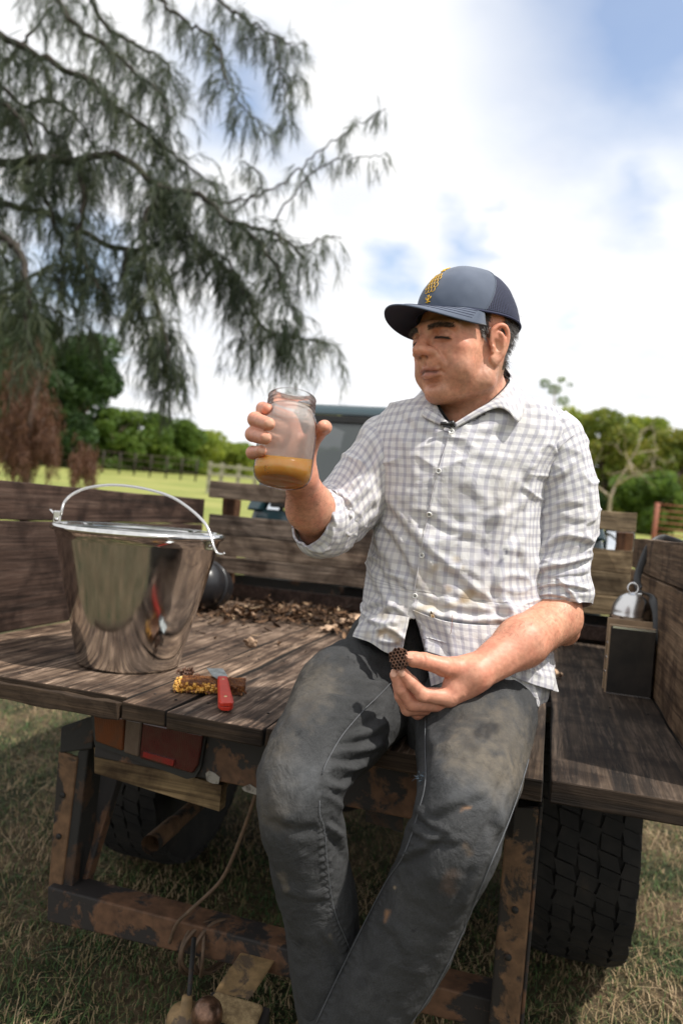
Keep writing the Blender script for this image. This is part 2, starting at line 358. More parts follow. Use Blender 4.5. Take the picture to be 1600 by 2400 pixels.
far = [  # px, dist, top, half width px, leaf, label
 (30, 46, 745, 120, 'dark_leaf', 'tall dark broadleaf tree at the far left behind the hanging dead fronds', 7000),
 (165, 44, 785, 85, 'dark_leaf', 'dark rounded tree at the left with pale sky to the right of its crown', 7000),
 (262, 50, 958, 62, 'mid_leaf', 'low green tree just right of the dark rounded tree', 3500),
 (335, 52, 968, 62, 'mid_leaf', 'bushy green tree below the hanging tip of the feathery branches', 3500),
 (405, 54, 985, 60, 'mid_leaf', 'darker green bushy tree above the bucket handle', 3500),
 (470, 58, 1010, 52, 'bright_leaf', 'small yellow-green tree left of the field gate post', 2600),
 (545, 62, 1038, 60, 'bright_leaf', 'small bright green tree left of the raised jar', 2600),
 (660, 66, 1040, 60, 'mid_leaf', 'green tree behind the raised jar', 2000),
 (760, 66, 1050, 60, 'mid_leaf', 'green tree behind the cab window', 2000),
 (900, 66, 1060, 70, 'mid_leaf', 'green tree behind the seated man', 1200),
 (1290, 44, 955, 80, 'bright_leaf', 'bright yellow-green tree behind the shoulder of the man', 4200),
 (1395, 42, 965, 85, 'olive_leaf', 'olive green tree with a golden tinged top at the right', 5200),
 (1480, 46, 978, 75, 'bright_leaf', 'sunlit green tree between the olive tree and the right edge', 4200),
 (1575, 40, 1010, 70, 'olive_leaf', 'olive tinged bush tree at the right edge above the red gate', 4200),
 (1350, 34, 1120, 60, 'dark_leaf', 'dark low bush in front of the olive tree', 2600),
 (1520, 33, 1105, 80, 'mid_leaf', 'mid green low bush left of the red gate', 3200),
]
for i, (px, d, top, hw, mt, lab, n) in enumerate(far):
    hw *= 1.12
    bushy = 'bush' in lab and 'low' in lab
    broad_tree(px, d, top, hw, mt, lab, 40 + i, name='bush' if bushy else 'broadleaf_tree', n=int(n * 2.2), low=.0, lsize=hw / F * d * (.06 if n > 4000 else .075), group='trees along the far edge of the field')
def wood_mass(name, x0, x1, d, top0, top1, mat, seed, n, label):
    g = np.random.default_rng(seed); cs = []; rs = []
    for k in range(70):
        t = g.uniform(0, 1); b = P(x0 + (x1 - x0) * t, 1100, d * g.uniform(.98, 1.1)); zt = P(x0 + (x1 - x0) * t, top0 + (top1 - top0) * t + g.normal(0, 12), d)[2]; z = g.uniform(-.1, 1) * zt; r_ = g.uniform(.9, 1.7) * d / 60; cs.append((b[0], b[1], min(z, zt - r_ * .7))); rs.append(r_)
    o = leaf_cloud(name, cs, rs, n, .0042 * d, leafm[mat], None, seed); return tag(o, label, 'wood', kind='stuff')
wood_mass('far_wood', -120, 480, 60, 1000, 1035, 'mid_leaf', 61, 14000, 'dense green wood behind the single trees at the left')
wood_mass('far_wood', -160, 232, 50, 772, 800, 'dark_leaf', 64, 20000, 'dense dark wood behind the dead hanging fronds at the far left')
wood_mass('far_wood', 1200, 1720, 54, 1010, 1020, 'olive_leaf', 62, 16000, 'dense olive green wood behind the single trees at the right')
wood_mass('far_wood', 470, 1210, 70, 1048, 1090, 'bright_leaf', 63, 9000, 'low bright green wood behind the jar and the cab')
# pale bare tree on the right
def bare_tree():
    g = np.random.default_rng(5); d = 30; b = P(1425, 1210, d); z0 = float(gz(b[0], b[1])); root = empty('bare_tree', 'pale leafless branching tree in front of the green trees at the right', 'tree'); root.location = (b[0], b[1], z0)
    top = P(1430, 965, d)[2] - z0; mb = MB(); tw = MB()
    def grow(p, dr, ln, r, lv, mbx):
        path = [p]; q = p.copy(); dd = dr.copy()
        for k in range(4):
            dd = nz(dd + g.normal(0, .16, 3)); q = q + dd * ln / 4; path.append(q.copy())
        mbx.tube(path, list(np.linspace(r, r * .55, 5)), 6)
        if lv < 4:
            for k in range(3 if lv < 2 else 2):
                nd = nz(dd * .8 + g.normal(0, .55, 3) + np.array([0, 0, .12])); grow(q if k else path[3], nd, ln * .72, r * .55, lv + 1, tw if lv >= 0 else mbx)
    grow(np.zeros(3), np.array([.05, 0, 1.]), top * .40, top * .018, 0, mb)
    mb.build('trunk', pale, root); tw.build('branches', pale, root)
bare_tree()
# fence posts along the field edge and the red gate
def fence():
    root = empty('field_fence', 'weathered post and wire fence in front of the trees at the far left', 'fence'); M0 = P(250, 1110, 40)
    wires = MB()
    for k, px in enumerate([-60, -20, 22, 60, 95, 130, 168, 205, 240, 280, 315, 352, 390, 425, 460]):
        b = P(px, 1100, 42); z0 = float(gz(b[0], b[1])); MB().tube([(b[0], b[1], z0), (b[0] + .02 * (k % 3), b[1], z0 + 1.25)], .05, 8).build('fence_post', dbark, root)
    for z in (.45, .85, 1.2):
        a, b = P(-60, 1100, 42), P(460, 1100, 42); wires = MB().tube([(a[0], a[1], gz(a[0], a[1]) + z), (b[0], b[1], gz(b[0], b[1]) + z)], .015, 5); wires.build('fence_wire', bark, root)
fence()
def railfence():
    root = empty('rail_fence', 'pale wooden rail fence left of the raised jar', 'fence'); gp = simple('grey_timber', (.28, .26, .2), .8, var=.3)
    pts = [P(px, 1100, 30) for px in (492, 520, 560, 600, 640)]
    for p in pts: z0 = float(gz(p[0], p[1])); MB().box((p[0] - .07, p[1] - .07, z0), (p[0] + .07, p[1] + .07, z0 + 1.3)).build('fence_post', gp, root)
    for z in (.4, .8, 1.15):
        MB().bar([pts[0][0], pts[0][1] - .09, z - .2], [pts[-1][0], pts[-1][1] - .09, z - .2], (0, .02, 0), (0, 0, .05)).build('fence_rail', gp, root)
railfence()
def gate():
    root = empty('metal_gate', 'rusty red tubular gate beyond the right side board', 'gate'); rd = simple('red_rust', (.24, .075, .04), .7, var=.3)
    a, b = P(1540, 1180, 16), P(1660, 1190, 16); zb = float(gz(a[0], a[1])); zt = P(1540, 1178, 16)[2]
    for q in (a, b): MB().tube([(q[0], q[1], zb), (q[0], q[1], zt)], .05, 8).build('gate_post', rd, root)
    for k in range(7):
        z = zt - .03 - k * .13; MB().tube([(a[0], a[1], z), (b[0], b[1], z)], .014, 6).build('gate_rail', rd, root)
gate()
def palm_tuft():
    b = P(1300, 905, 43); root = empty('slender_tree', 'thin sparse tree top rising above the shoulder of the man', 'tree', 'trees along the far edge of the field'); z0 = -.2; root.location = (b[0], b[1], z0); h = b[2] - z0
    MB().tube([(0, 0, 0), (.2, 0, h * .5), (0, 0, h)], [.10, .07, .03], 7).build('trunk', pale, root)
    leaf_cloud('crown', [(0, 0, h - .2), (-.6, 0, h + .1), (.55, 0, h - .8), (.3, 0, h + .4), (.9, .3, h + .2)], [.42, .35, .4, .25, .2], 700, .07, leafm['mid_leaf'], root, 77)
palm_tuft()

# ---- drooping needle tree (near, upper left)
def needle_tree():
    g = np.random.default_rng(21); D = 7.0
    base = np.array([-6.2, 8.4, 0.]); root = empty('needle_tree', 'large drooping needle-leaved tree reaching in from the upper left', 'tree'); root.location = tuple(base)
    trunk = [base, base + (.1, 0, 2.), base + (-.1, -.1, 4.5), base + (.1, -.2, 7)]
    MB().tube([t - base for t in trunk], [.28, .23, .18, .1], 14).build('trunk', dbark, root)
    # limbs: photo-traced polylines with their own distance; dens = sprays per 100 px, ln = hanging length (m)
    limbs = [
     ([(-90, 330), (0, 382), (90, 372), (176, 376), (273, 364), (376, 436), (473, 460), (545, 520), (640, 545), (715, 606)], [7.6, 7.3, 7.1, 7, 6.9, 6.8, 6.7, 6.6, 6.6, 6.5], .050, 15, .50),
     ([(-90, 440), (0, 473), (121, 503), (194, 545), (303, 590), (424, 557), (497, 600), (560, 660), (620, 770), (690, 790), (760, 800)], [8, 7.8, 7.6, 7.4, 7.2, 7.1, 7, 6.9, 6.9, 6.8, 6.8], .040, 14, .52),
     ([(-80, 150), (0, 200), (90, 290), (150, 330), (190, 420)], [7.7, 7.7, 7.6, 7.6, 7.5], .03, 15, .42),
     ([(-60, 700), (0, 690), (90, 640), (150, 620), (240, 660)], [7.7, 7.6, 7.5, 7.5, 7.4], .03, 16, .4),
     ([(380, 760), (385, 850), (395, 930)], [6.9, 6.9, 6.9], .015, 18, .3),
     ([(-60, 520), (0, 552), (48, 594), (67, 697), (60, 760), (80, 830)], [6.6, 6.5, 6.4, 6.3, 6.3, 6.2], .045, 15, .48),
     ([(-60, 30), (0, 80), (120, 145), (210, 190), (260, 240), (340, 300), (424, 376), (500, 430)], [6.8, 6.8, 6.9, 6.9, 7, 7, 7, 7], .040, 16, .50),
     ([(100, -60), (160, 40), (250, 110), (330, 180), (388, 240), (390, 330)], [7.4, 7.3, 7.2, 7.2, 7.1, 7.1], .030, 15, .42),
     ([(180, -80), (242, 55), (315, 103), (394, 151), (400, 200)], [8, 8, 7.9, 7.9, 7.8], .03, 14, .40),
     ([(340, -60), (376, 0), (436, 48), (505, 103), (527, 190), (575, 250), (624, 320)], [7.3, 7.2, 7.2, 7.1, 7, 7, 7], .022, 12, .34),
     ([(480, -60), (515, 0), (582, 48), (640, 80), (680, 110), (690, 190)], [7.5, 7.4, 7.3, 7.3, 7.2, 7.2], .018, 12, .34),
     ([(560, 90), (650, 95), (720, 105)], [7.3, 7.3, 7.2], .007, 7, .2),
     ([(473, 470), (560, 470), (642, 440), (700, 395), (751, 351), (810, 310), (848, 285), (905, 255)], [6.8, 6.8, 6.8, 6.8, 6.8, 6.8, 6.8, 6.8], .012, 7.5, .16),
     ([(640, 520), (700, 440), (776, 376), (840, 368), (895, 362)], [6.7, 6.7, 6.7, 6.7, 6.7], .009, 8, .17),
     ([(545, 500), (610, 440), (600, 400), (560, 380)], [6.8, 6.8, 6.8, 6.8], .01, 9, .22),
     ([(376, 436), (340, 520), (345, 640), (380, 760), (400, 850)], [6.7, 6.6, 6.5, 6.5, 6.4], .032, 20, .46),
     ([(303, 582), (290, 660), (330, 740), (370, 830), (400, 880)], [7.1, 7, 7, 6.9, 6.9], .028, 17, .42),
     ([(545, 520), (600, 560), (650, 640), (670, 720), (660, 780)], [6.6, 6.5, 6.5, 6.5, 6.5], .022, 17, .42),
     ([(640, 560), (700, 580), (750, 560), (800, 560)], [6.6, 6.6, 6.5, 6.5], .012, 9, .30),
     ([(520, 600), (560, 650), (575, 740), (570, 820)], [6.8, 6.8, 6.8, 6.8], .015, 13, .36),
     ([(176, 376), (200, 470), (180, 560), (210, 640), (260, 700)], [7, 6.9, 6.8, 6.8, 6.7], .03, 15, .40),
     ([(90, 372), (110, 470), (150, 600), (140, 690), (200, 740)], [7.1, 7, 7, 7, 7], .03, 14, .40),
     ([(0, 300), (60, 250), (130, 240), (200, 300), (240, 380)], [7.6, 7.6, 7.5, 7.4, 7.4], .03, 14, .40),
     ([(0, 160), (40, 120), (90, 60), (150, -10)], [7.9, 7.9, 7.9, 7.9], .03, 13, .4),
     ([(-40, 640), (20, 700), (110, 720), (190, 760)], [7.4, 7.3, 7.3, 7.2], .03, 16, .38),
     ([(-50, 220), (20, 250), (70, 330), (60, 420)], [7.2, 7.2, 7.1, 7.1], .03, 14, .42),
     ([(-90, 600), (-30, 560), (20, 620), (40, 680)], [7.8, 7.8, 7.8, 7.8], .03, 14, .40),
     ([(376, 436), (400, 500), (440, 540), (470, 600), (440, 680)], [6.9, 6.9, 6.9, 6.8, 6.8], .02, 16, .40),
     ([(640, 90), (660, 170), (672, 250), (673, 290)], [7.2, 7.2, 7.2, 7.2], .009, 10, .2),
    ]
    Vs = []; tones = []
    for li, (pts, ds, r0, dens, hang) in enumerate(limbs):
        q = [P(px, py, d) - base for (px, py), d in zip(pts, ds)]
        n = len(q) * 6; path = catmull(q, np.linspace(0, len(q) - 1, n))
        path[1:-1] += g.normal(0, .012, (n - 2, 3))
        MB().tube(path, list(np.linspace(r0, max(.004, r0 * .2), n)), 7).build('limb', dbark, root)
        plen = sum(math.dist(pts[i], pts[i + 1]) for i in range(len(pts) - 1)); ns = int(plen / 100 * dens * (1.55 if dens > 9.5 else .9))
        for s in range(ns):
            t = g.uniform(0.02, 1) * (n - 1); i = int(min(t, n - 2)); p0 = path[i] + (path[i + 1] - path[i]) * (t - i)
            out_ = np.array([g.normal(.1, .9), g.normal(0, .8), g.normal(.1, .45)]); out_ = nz(out_); L = hang * g.uniform(.45, 1.3)
            # branchlet: goes out then droops
            k = 7; tw = [p0]; dcur = out_.copy()
            for j in range(k):
                dcur = nz(dcur + np.array([.03, 0, -.38 - .10 * j]) * .8 + g.normal(0, .10, 3)); tw.append(tw[-1] + dcur * L / k)
            tw = np.array(tw)
            # needles along branchlet
            nn = int(30 * L / .45) + 6; tt = g.uniform(0.1, k - .01, nn); ii = tt.astype(int); pp = tw[ii] + (tw[ii + 1] - tw[ii]) * (tt - ii)[:, None]
            dd = tw[np.minimum(ii + 1, k)] - tw[ii]; dd /= np.linalg.norm(dd, axis=1)[:, None]
            nd = dd * .8 + g.normal(0, .42, (nn, 3)) + np.array([0, 0, -.5]); nd /= np.linalg.norm(nd, axis=1)[:, None]; ln = g.uniform(.08, .20, nn)[:, None]
            sd = np.cross(nd, g.normal(size=(nn, 3))); sd /= np.linalg.norm(sd, axis=1)[:, None]; wd = g.uniform(.0013, .0030, nn)[:, None]
            a = pp - sd * wd; b = pp + sd * wd; e = pp + nd * ln + np.array([0, 0, -.015]); mid = pp + nd * ln * .5
            Vs.append(np.stack([a, b, mid + sd * wd * 1.2, e, mid - sd * wd * 1.2], 1).reshape(-1, 3)); tone = g.uniform(.1, .9); tones.append(np.full(nn * 5, tone) + np.repeat(g.normal(0, .12, nn), 5))
    V = np.concatenate(Vs); T = np.clip(np.concatenate(tones), 0, 1); i = np.arange(len(V) // 5) * 5
    F3 = np.concatenate([np.stack([i, i + 1, i + 2], 1), np.stack([i, i + 2, i + 4], 1), np.stack([i + 4, i + 2, i + 3], 1)])
    o = mobj('needle_foliage', V, F3, leafm['needle'], root); o['kind'] = 'stuff'
    at = o.data.attributes.new('tone', 'FLOAT', 'POINT'); at.data.foreach_set('value', T.astype(np.float32)); print('needles', len(V) // 5)
needle_tree()
def dead_fronds():
    """brown dead hanging foliage, far left"""
    g = np.random.default_rng(9); b = P(60, 1120, 11); z0 = float(gz(b[0], b[1])); root = empty('dead_vine_tree', 'brown withered hanging vines on a slim tree above the left side board', 'tree'); root.location = (b[0], b[1], z0)
    o0 = np.array([b[0], b[1], z0]); Vs = []
    m_ = MB(); m_.tube([(0, 0, 0), (.06, 0, .5), (-.05, .05, 1.3), (.1, 0, 2.5)], [.09, .07, .06, .03], 8); m_.build('trunk', bark, root)
    for (px, py, sp, L) in [(55, 860, 45, .5), (30, 930, 40, .5), (85, 940, 40, .5), (60, 1000, 60, .42), (115, 975, 30, .45), (15, 1000, 30, .45), (70, 820, 30, .4), (120, 1030, 22, .35), (70, 1060, 18, .3), (40, 1060, 16, .28), (185, 1072, 14, .25), (215, 1075, 12, .22)]:
        for s in range(70):
            p0 = P(px + g.normal(0, sp * .6), py + g.normal(0, 22), 11 + g.normal(0, .35)) - o0; l = L * g.uniform(.4, 1.2); n = 16
            t = g.uniform(0, 1, n); pp = p0 + np.stack([g.normal(0, .02, n), g.normal(0, .02, n), -t * l], 1); nd = g.normal(0, .35, (n, 3)) + (0, 0, -1); nd /= np.linalg.norm(nd, axis=1)[:, None]
            sd = np.cross(nd, g.normal(size=(n, 3))); sd /= np.linalg.norm(sd, axis=1)[:, None]; w_ = .006
            Vs.append(np.stack([pp - sd * w_, pp + sd * w_, pp + nd * .12], 1).reshape(-1, 3))
    V = np.concatenate(Vs); o = mobj('dead_foliage', V, np.arange(len(V)).reshape(-1, 3), leafm['dead_frond'], root); o['kind'] = 'stuff'
    at = o.data.attributes.new('tone', 'FLOAT', 'POINT'); at.data.foreach_set('value', np.repeat(g.uniform(0, 1, len(V) // 3), 3).astype(np.float32))
dead_fronds()
# ================================================================== flatbed truck
truck = empty('flatbed_truck', 'old dark teal pickup truck with a home-built flatbed of weathered timber', 'truck', M=TRM)
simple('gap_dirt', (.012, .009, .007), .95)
def plank(name, lo, hi, mat, parent=truck, jit=.0015, bev=.003, label=None, nseg=10):
    """sawn board as a subdivided box with slightly uneven faces (12 to 50 faces)"""
    lo = np.array(lo, float); hi = np.array(hi, float); ax = int(np.argmax(hi - lo)); b = [i for i in range(3) if i != ax]
    vs = []; n = nseg
    offs = rng.normal(0, jit, (n + 1, 4, 3))
    for i in range(n + 1):
        t = i / n
        for k, (p, q) in enumerate(((0, 0), (1, 0), (1, 1), (0, 1))):
            c = np.zeros(3); c[ax] = lo[ax] + (hi[ax] - lo[ax]) * t
            c[b[0]] = (lo, hi)[p][b[0]]; c[b[1]] = (lo, hi)[q][b[1]]
            o = offs[i, k].copy(); o[ax] *= .5 if 0 < i < n else 1.; vs.append(c + o)
    fs = [(i * 4 + k, i * 4 + (k + 1) % 4, i * 4 + 4 + (k + 1) % 4, i * 4 + 4 + k) for i in range(n) for k in range(4)] + [(3, 2, 1, 0), (n * 4, n * 4 + 1, n * 4 + 2, n * 4 + 3)]
    m_ = MB(); m_.add(vs, fs); o = m_.build(name, mat, parent, bevel=bev)
    bm = bmesh.new(); bm.from_mesh(o.data); bmesh.ops.recalc_face_normals(bm, faces=bm.faces); bm.to_mesh(o.data); bm.free()
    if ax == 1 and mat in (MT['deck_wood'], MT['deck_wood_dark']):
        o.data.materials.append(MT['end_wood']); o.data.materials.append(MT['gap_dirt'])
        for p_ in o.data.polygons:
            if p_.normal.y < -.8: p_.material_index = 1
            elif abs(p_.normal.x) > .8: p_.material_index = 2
    if label: o['label'] = label
    return o
# deck planks: [x0, x1, y0, material]
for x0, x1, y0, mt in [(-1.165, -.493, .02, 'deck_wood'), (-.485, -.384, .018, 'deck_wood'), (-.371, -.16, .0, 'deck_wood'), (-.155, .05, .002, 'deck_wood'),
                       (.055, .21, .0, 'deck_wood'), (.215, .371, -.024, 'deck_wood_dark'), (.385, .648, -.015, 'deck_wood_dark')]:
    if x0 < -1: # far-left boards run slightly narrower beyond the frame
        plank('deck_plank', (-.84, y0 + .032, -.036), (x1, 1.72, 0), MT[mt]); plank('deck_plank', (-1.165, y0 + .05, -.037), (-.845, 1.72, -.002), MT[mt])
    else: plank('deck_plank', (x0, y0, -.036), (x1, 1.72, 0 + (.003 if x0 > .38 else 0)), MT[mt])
plank('edge_batten', (-.84, .026 - .012, -.040), (-.492, .030, -.003), MT['end_wood'], bev=.002)
plank('edge_batten', (.652, -.0245, -.042), (.95, .02, -.001), MT['end_wood'], bev=.002)
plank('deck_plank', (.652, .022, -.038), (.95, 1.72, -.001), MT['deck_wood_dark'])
# nail heads along the joists
nm_ = simple('nail_steel', (.03, .025, .022), .6, .6)
for x_ in (-.80, -.60, -.52, -.46, -.41, -.34, -.20, -.12, .02, .09, .18, .26, .34, .42, .52, .61):
    for y_ in (.105, .62, 1.18):
        zt = .0035 if x_ > .38 else .0005; MB().lathe([(0, .0008), (.0030, .0006), (.0036, -.001), (0, -.001)], 10, Matrix.Translation((x_ + .008 * math.sin(x_ * 90 + y_ * 7), y_ + .008 * math.sin(x_ * 50), zt))).build('nail_head', nm_, truck)
# side walls (planks on edge) and head board
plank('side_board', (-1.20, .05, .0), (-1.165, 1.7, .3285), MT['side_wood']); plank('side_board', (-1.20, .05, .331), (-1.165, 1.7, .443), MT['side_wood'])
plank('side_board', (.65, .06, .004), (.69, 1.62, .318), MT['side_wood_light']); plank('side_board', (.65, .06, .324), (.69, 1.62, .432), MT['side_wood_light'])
for z0, z1, mt in [(.453, .527, 'head_wood'), (.292, .378, 'head_wood'), (.1965, .2905, 'head_wood'), (.122, .1955, 'head_wood')]:
    yy = 1.70 if z0 < .45 else 1.69
    plank('head_board', (-1.14, yy, z0), (.15, yy + .03, z1), MT[mt]); plank('head_board', (.154, yy + .002, z0 + .002), (.66, yy + .032, z1 + .002), MT['head_wood_yellow'])
plank('head_board', (-1.14, 1.72, .02), (.64, 1.75, .075), MT['side_wood'])
for x in (-1.09, -.3, .60): plank('head_post', (x - .0, 1.735, -.02), (x + .06, 1.80, .452 if x > .5 else .452), MT['post_wood'])
plank('front_wall', (-1.16, 1.80, -.04), (.65, 1.82, .11), MT['dark_steel'], bev=0)
# ---- steel under the deck
def kbar(name, a, b, wpx, y, thick, mat, parent=truck, ext=0, bevel=.003):
    """bar between two photo points lying in the plane y of the truck; wpx half width in metres"""
    A = KY(*a, y); B = KY(*b, y if np.isscalar(ext) or ext is None else ext[0]); d = nz(B - A); wv = nz(np.cross(d, (0, 1, 0))) * wpx; hv = nz(np.cross(d, wv)) * thick
    return MB().bar(A, B, wv, hv).build(name, mat, parent, bevel=bevel)
frame_rail = MB().box((float(KY(226, 1700, .1)[0]), .10, -.16), (.33, .16, -.04)).build('rear_beam', MT['rust_steel'], truck, bevel=.004)
for x in (-.62, .12): MB().box((x, .20, -.15), (x + .06, 3.6, -.05)).build('chassis_rail', MT['dark_steel'], truck, bevel=.004)
for y in (.5, 1.0, 1.5): MB().box((-1.1, y + .25, -.09), (.62, y + .31, -.045)).build('cross_member', MT['dark_steel'], truck, bevel=.003)
MB().box((-.72, .35, -.20), (.30, .37, -.10)).build('cross_member', MT['dark_steel'], truck)
# white paint splash on beam
pw = Mat('white_splash', .6); v = pw.coord(); nn = pw.noise(v, 30, 6, .7); pw.col(pw.ramp(nn, [(.42, (.06, .045, .035)), (.55, (.26, .24, .21))])); MT['splash'] = pw.m
def patch(name, pts, y, mat, parent=truck, th=.002, y2=None):
    q = [KY(px, py, y) for px, py in pts]; n = len(q); back = [p + np.array([0, th, 0]) for p in q]
    m_ = MB(); m_.add(q + back, [tuple(range(n)), tuple(range(n, 2 * n))[::-1]] + [(i, n + i, n + (i + 1) % n, (i + 1) % n) for i in range(n)])
    o = m_.build(name, mat, parent)
    bm = bmesh.new(); bm.from_mesh(o.data); bmesh.ops.recalc_face_normals(bm, faces=bm.faces); bm.to_mesh(o.data); bm.free(); return o
patch('paint_mark', [(482, 1812), (490, 1806), (503, 1812), (515, 1822), (512, 1838), (497, 1836), (484, 1830)], .0965, MT['splash'])
patch('paint_mark', [(566, 1846), (585, 1838), (606, 1852), (612, 1866), (590, 1860), (572, 1854)], .0965, MT['splash'])
# left post, brace, bumper, right post
def post(name, pts, y, mat, depth=.05, yb=None):
    """four photo points (tl,tr,br,bl) give the face; depth is its thickness"""
    yb = y if yb is None else yb
    q = [KY(*pts[0], y), KY(*pts[1], y), KY(*pts[2], yb), KY(*pts[3], yb)]; d = np.array([0, depth, 0])
    return MB().hexa([q[3], q[2], q[2] + d, q[3] + d, q[0], q[1], q[1] + d, q[0] + d]).build(name, mat, truck, bevel=.004)
post('bumper_post', [(137, 1760), (182, 1776), (140, 2120), (108, 2140)], .16, MT['rust_heavy'], .012)
post('bumper_post', [(183, 1760), (208, 1752), (168, 2090), (141, 2112)], .165, MT['dark_steel'], .07)
post('post_bracket', [(143, 1704), (222, 1676), (216, 1756), (139, 1766)], .158, MT['dark_steel'], .012)
post('brace', [(232, 1800), (280, 1812), (198, 2080), (158, 2070)], .28, MT['rust_steel'], .035, .20)
post('bumper_bar', [(112, 2078), (700, 2232), (704, 2300), (110, 2160)], .14, MT['rust_steel'], .075)
post('bumper_bar', [(700, 2236), (1180, 2350), (1180, 2425), (704, 2304)], .14, MT['rust_steel'], .075)
post('bumper_post', [(1188, 1890), (1262, 1895), (1212, 2450), (1140, 2450)], .10, MT['rust_heavy'], .014)
post('bumper_post', [(1262, 1890), (1272, 1890), (1222, 2450), (1213, 2450)], .104, MT['rust_steel'], .055)
post('hanger', [(1150, 1890), (1176, 1890), (1150, 2050), (1120, 2050)], .25, MT['rust_steel'], .03)
# bolt holes in the right post
for px, py, yy in [(1206, 2132, .0985), (1190, 2243, .0985), (148, 1863, .1585), (139, 1960, .1585)]:
    c = KY(px, py, yy); MB().lathe([(.0, 0), (.0065, 0), (.0065, .003), (0, .003)], 12, Matrix.Translation(c) @ Matrix.Rotation(R(90), 4, 'X')).build('bolt_hole', MT['dark_steel'], truck)
# tail light
def glassy(name, col, rough=.15):
    a = Mat(name, rough, 0, .6); v = a.coord(scale=(1, 1, 1)); wv = N(a.nt, 'ShaderNodeTexWave', wave_type='BANDS', bands_direction='X'); wv.inputs['Scale'].default_value = 70; a.l(v, wv.inputs['Vector'])
    d = a.noise(v, 30, 5); a.col(a.mix(a.ramp(d, [(.4, 0.), (.75, .6)]), col, (.05, .03, .02))); a.bump(wv.outputs['Fac'], .3, .002); MT[name] = a.m; return a.m
glassy('amber_lens', (.10, .026, .007)); glassy('clear_lens', (.10, .072, .055)); glassy('red_lens', (.05, .005, .006)); glassy('red_bright', (.19, .012, .012))
patch('tail_light_housing', [(212, 1664), (484, 1718), (470, 1800), (458, 1822), (438, 1826), (222, 1746)], .088, simple('black_rubber', (.012, .012, .012), .5, var=.3, bump=.2), th=.05)
for nm, mt, ps in [('amber_lens', 'amber_lens', [(218, 1668), (292, 1682), (287, 1762), (222, 1738)]), ('clear_lens', 'clear_lens', [(294, 1683), (332, 1690), (324, 1776), (288, 1764)]),
                   ('red_lens', 'red_lens', [(334, 1691), (476, 1720), (463, 1794), (450, 1814), (326, 1778)])]:
    o = patch('tail_light_lens', ps, .078, MT[mt], th=.012); o['label'] = {'amber_lens': 'amber lens of the tail light', 'clear_lens': 'clear reversing lens of the tail light', 'red_lens': 'dark red lens of the tail light'}[nm]
    b = o.modifiers.new('b', 'BEVEL'); b.width = .005; b.segments = 3
patch('tail_light_reflector', [(336, 1762), (408, 1782), (405, 1796), (335, 1774)], .074, MT['red_bright'], th=.004)
# board bolted under the lamp
q = [(221, 1752), (519, 1842), (514, 1902), (222, 1812)]
patch('lamp_board', q, .105, MT['raw_wood'], th=.03)
# strap hanging behind the post
MB().tube([KY(216, 1700, .2), KY(210, 1790, .2), KY(198, 1900, .2), KY(190, 2060, .19)], .004, 8).build('strap', MT['black_rubber'], truck)
# exhaust
ex0, ex1 = KY(352, 1980, .30), KY(462, 1885, .62)
MB().tube([ex0, ex0 + (ex1 - ex0) * .45], .0235, 20, cap=False).tube([ex0 + (ex1 - ex0) * .4, ex1, ex1 + (ex1 - ex0) * 1.5], .021, 20, cap=False).build('exhaust_pipe', MT['rust_heavy'], truck)
# number plate recess in the shade
patch('licence_plate', [(858, 1842), (950, 1862), (942, 1952), (856, 1925)], .20, MT['dark_steel'], th=.006)
# ---- wheels: tread blocks are a ring of lugs
rub = Mat('tyre_rubber', .82, 0, .3); v = rub.coord(); n_ = rub.noise(v, 14, 6); rub.col(rub.ramp(n_, [(.35, (.010, .010, .010)), (.62, (.022, .020, .018)), (.8, (.06, .042, .028))])); rub.bump(rub.noise(v, 90, 3), .2, .002); MT['tyre'] = rub.m
def wheel(cx, cy, cz, r=.372, wd=.245):
    root = empty('wheel', parent=truck); root.location = (cx, cy, cz)
    hw = wd / 2; M = Matrix.Rotation(R(90), 4, 'Y')
    prof = [(.19, -hw * .7), (.25, -hw * .98), (.31, -hw * 1.04), (r - .035, -hw), (r - .016, -hw * .9), (r - .014, 0), (r - .016, hw * .9), (r - .035, hw), (.31, hw * 1.04), (.25, hw * .98), (.19, hw * .7)]
    MB().lathe(prof, 96, M).build('tyre', MT['tyre'], root)
    nb = 58
    tr = MB()
    cols = [(-1.0, -.64, 0, 1.), (-.60, -.22, .5, 1), (-.18, .18, 0, 1), (.22, .60, .5, 1), (.64, 1.0, 0, 1.)]
    for ci, (a, b, ph, _) in enumerate(cols):
        for k in range(nb):
            for (ta, tb) in (((k + ph) / nb, (k + ph + .93) / nb),):
                A0, A1 = ta * 2 * math.pi, tb * 2 * math.pi; w0, w1 = a * hw, b * hw; sh = .06 * hw * math.sin(k * 1.7 + ci)
                vs = []
                for rr_ in (r - .018, r - .004):
                    for (x, an) in ((w0 + sh, A0), (w1 + sh, A0 + .03), (w1 - sh * .5, A1 + .03), (w0 - sh * .5, A1)):
                        rx = rr_ - (.012 if abs(x) > hw * .93 else 0); x = max(-hw, min(hw, x)); vs.append((x, rx * math.cos(an), rx * math.sin(an)))
                tr.hexa(vs)
    o = tr.build('tread', MT['tyre'], root, bevel=0); o['kind'] = 'stuff'
    bm = bmesh.new(); bm.from_mesh(o.data); bmesh.ops.recalc_face_normals(bm, faces=bm.faces); bm.to_mesh(o.data); bm.free()
    MB().lathe([(0.05, -.02), (.19, -.02), (.2, .05), (.2, -.05)], 32, M).build('rim', MT['dark_steel'], root)
wheel(.502, .94, -.395); wheel(-.815, .94, -.395)
wheel(.502, 3.6, -.40); wheel(-.815, 3.6, -.40)
MB().tube([(-1.0, .99, -.41), (.5, .99, -.41)], .035, 12).build('axle', MT['dark_steel'], truck)
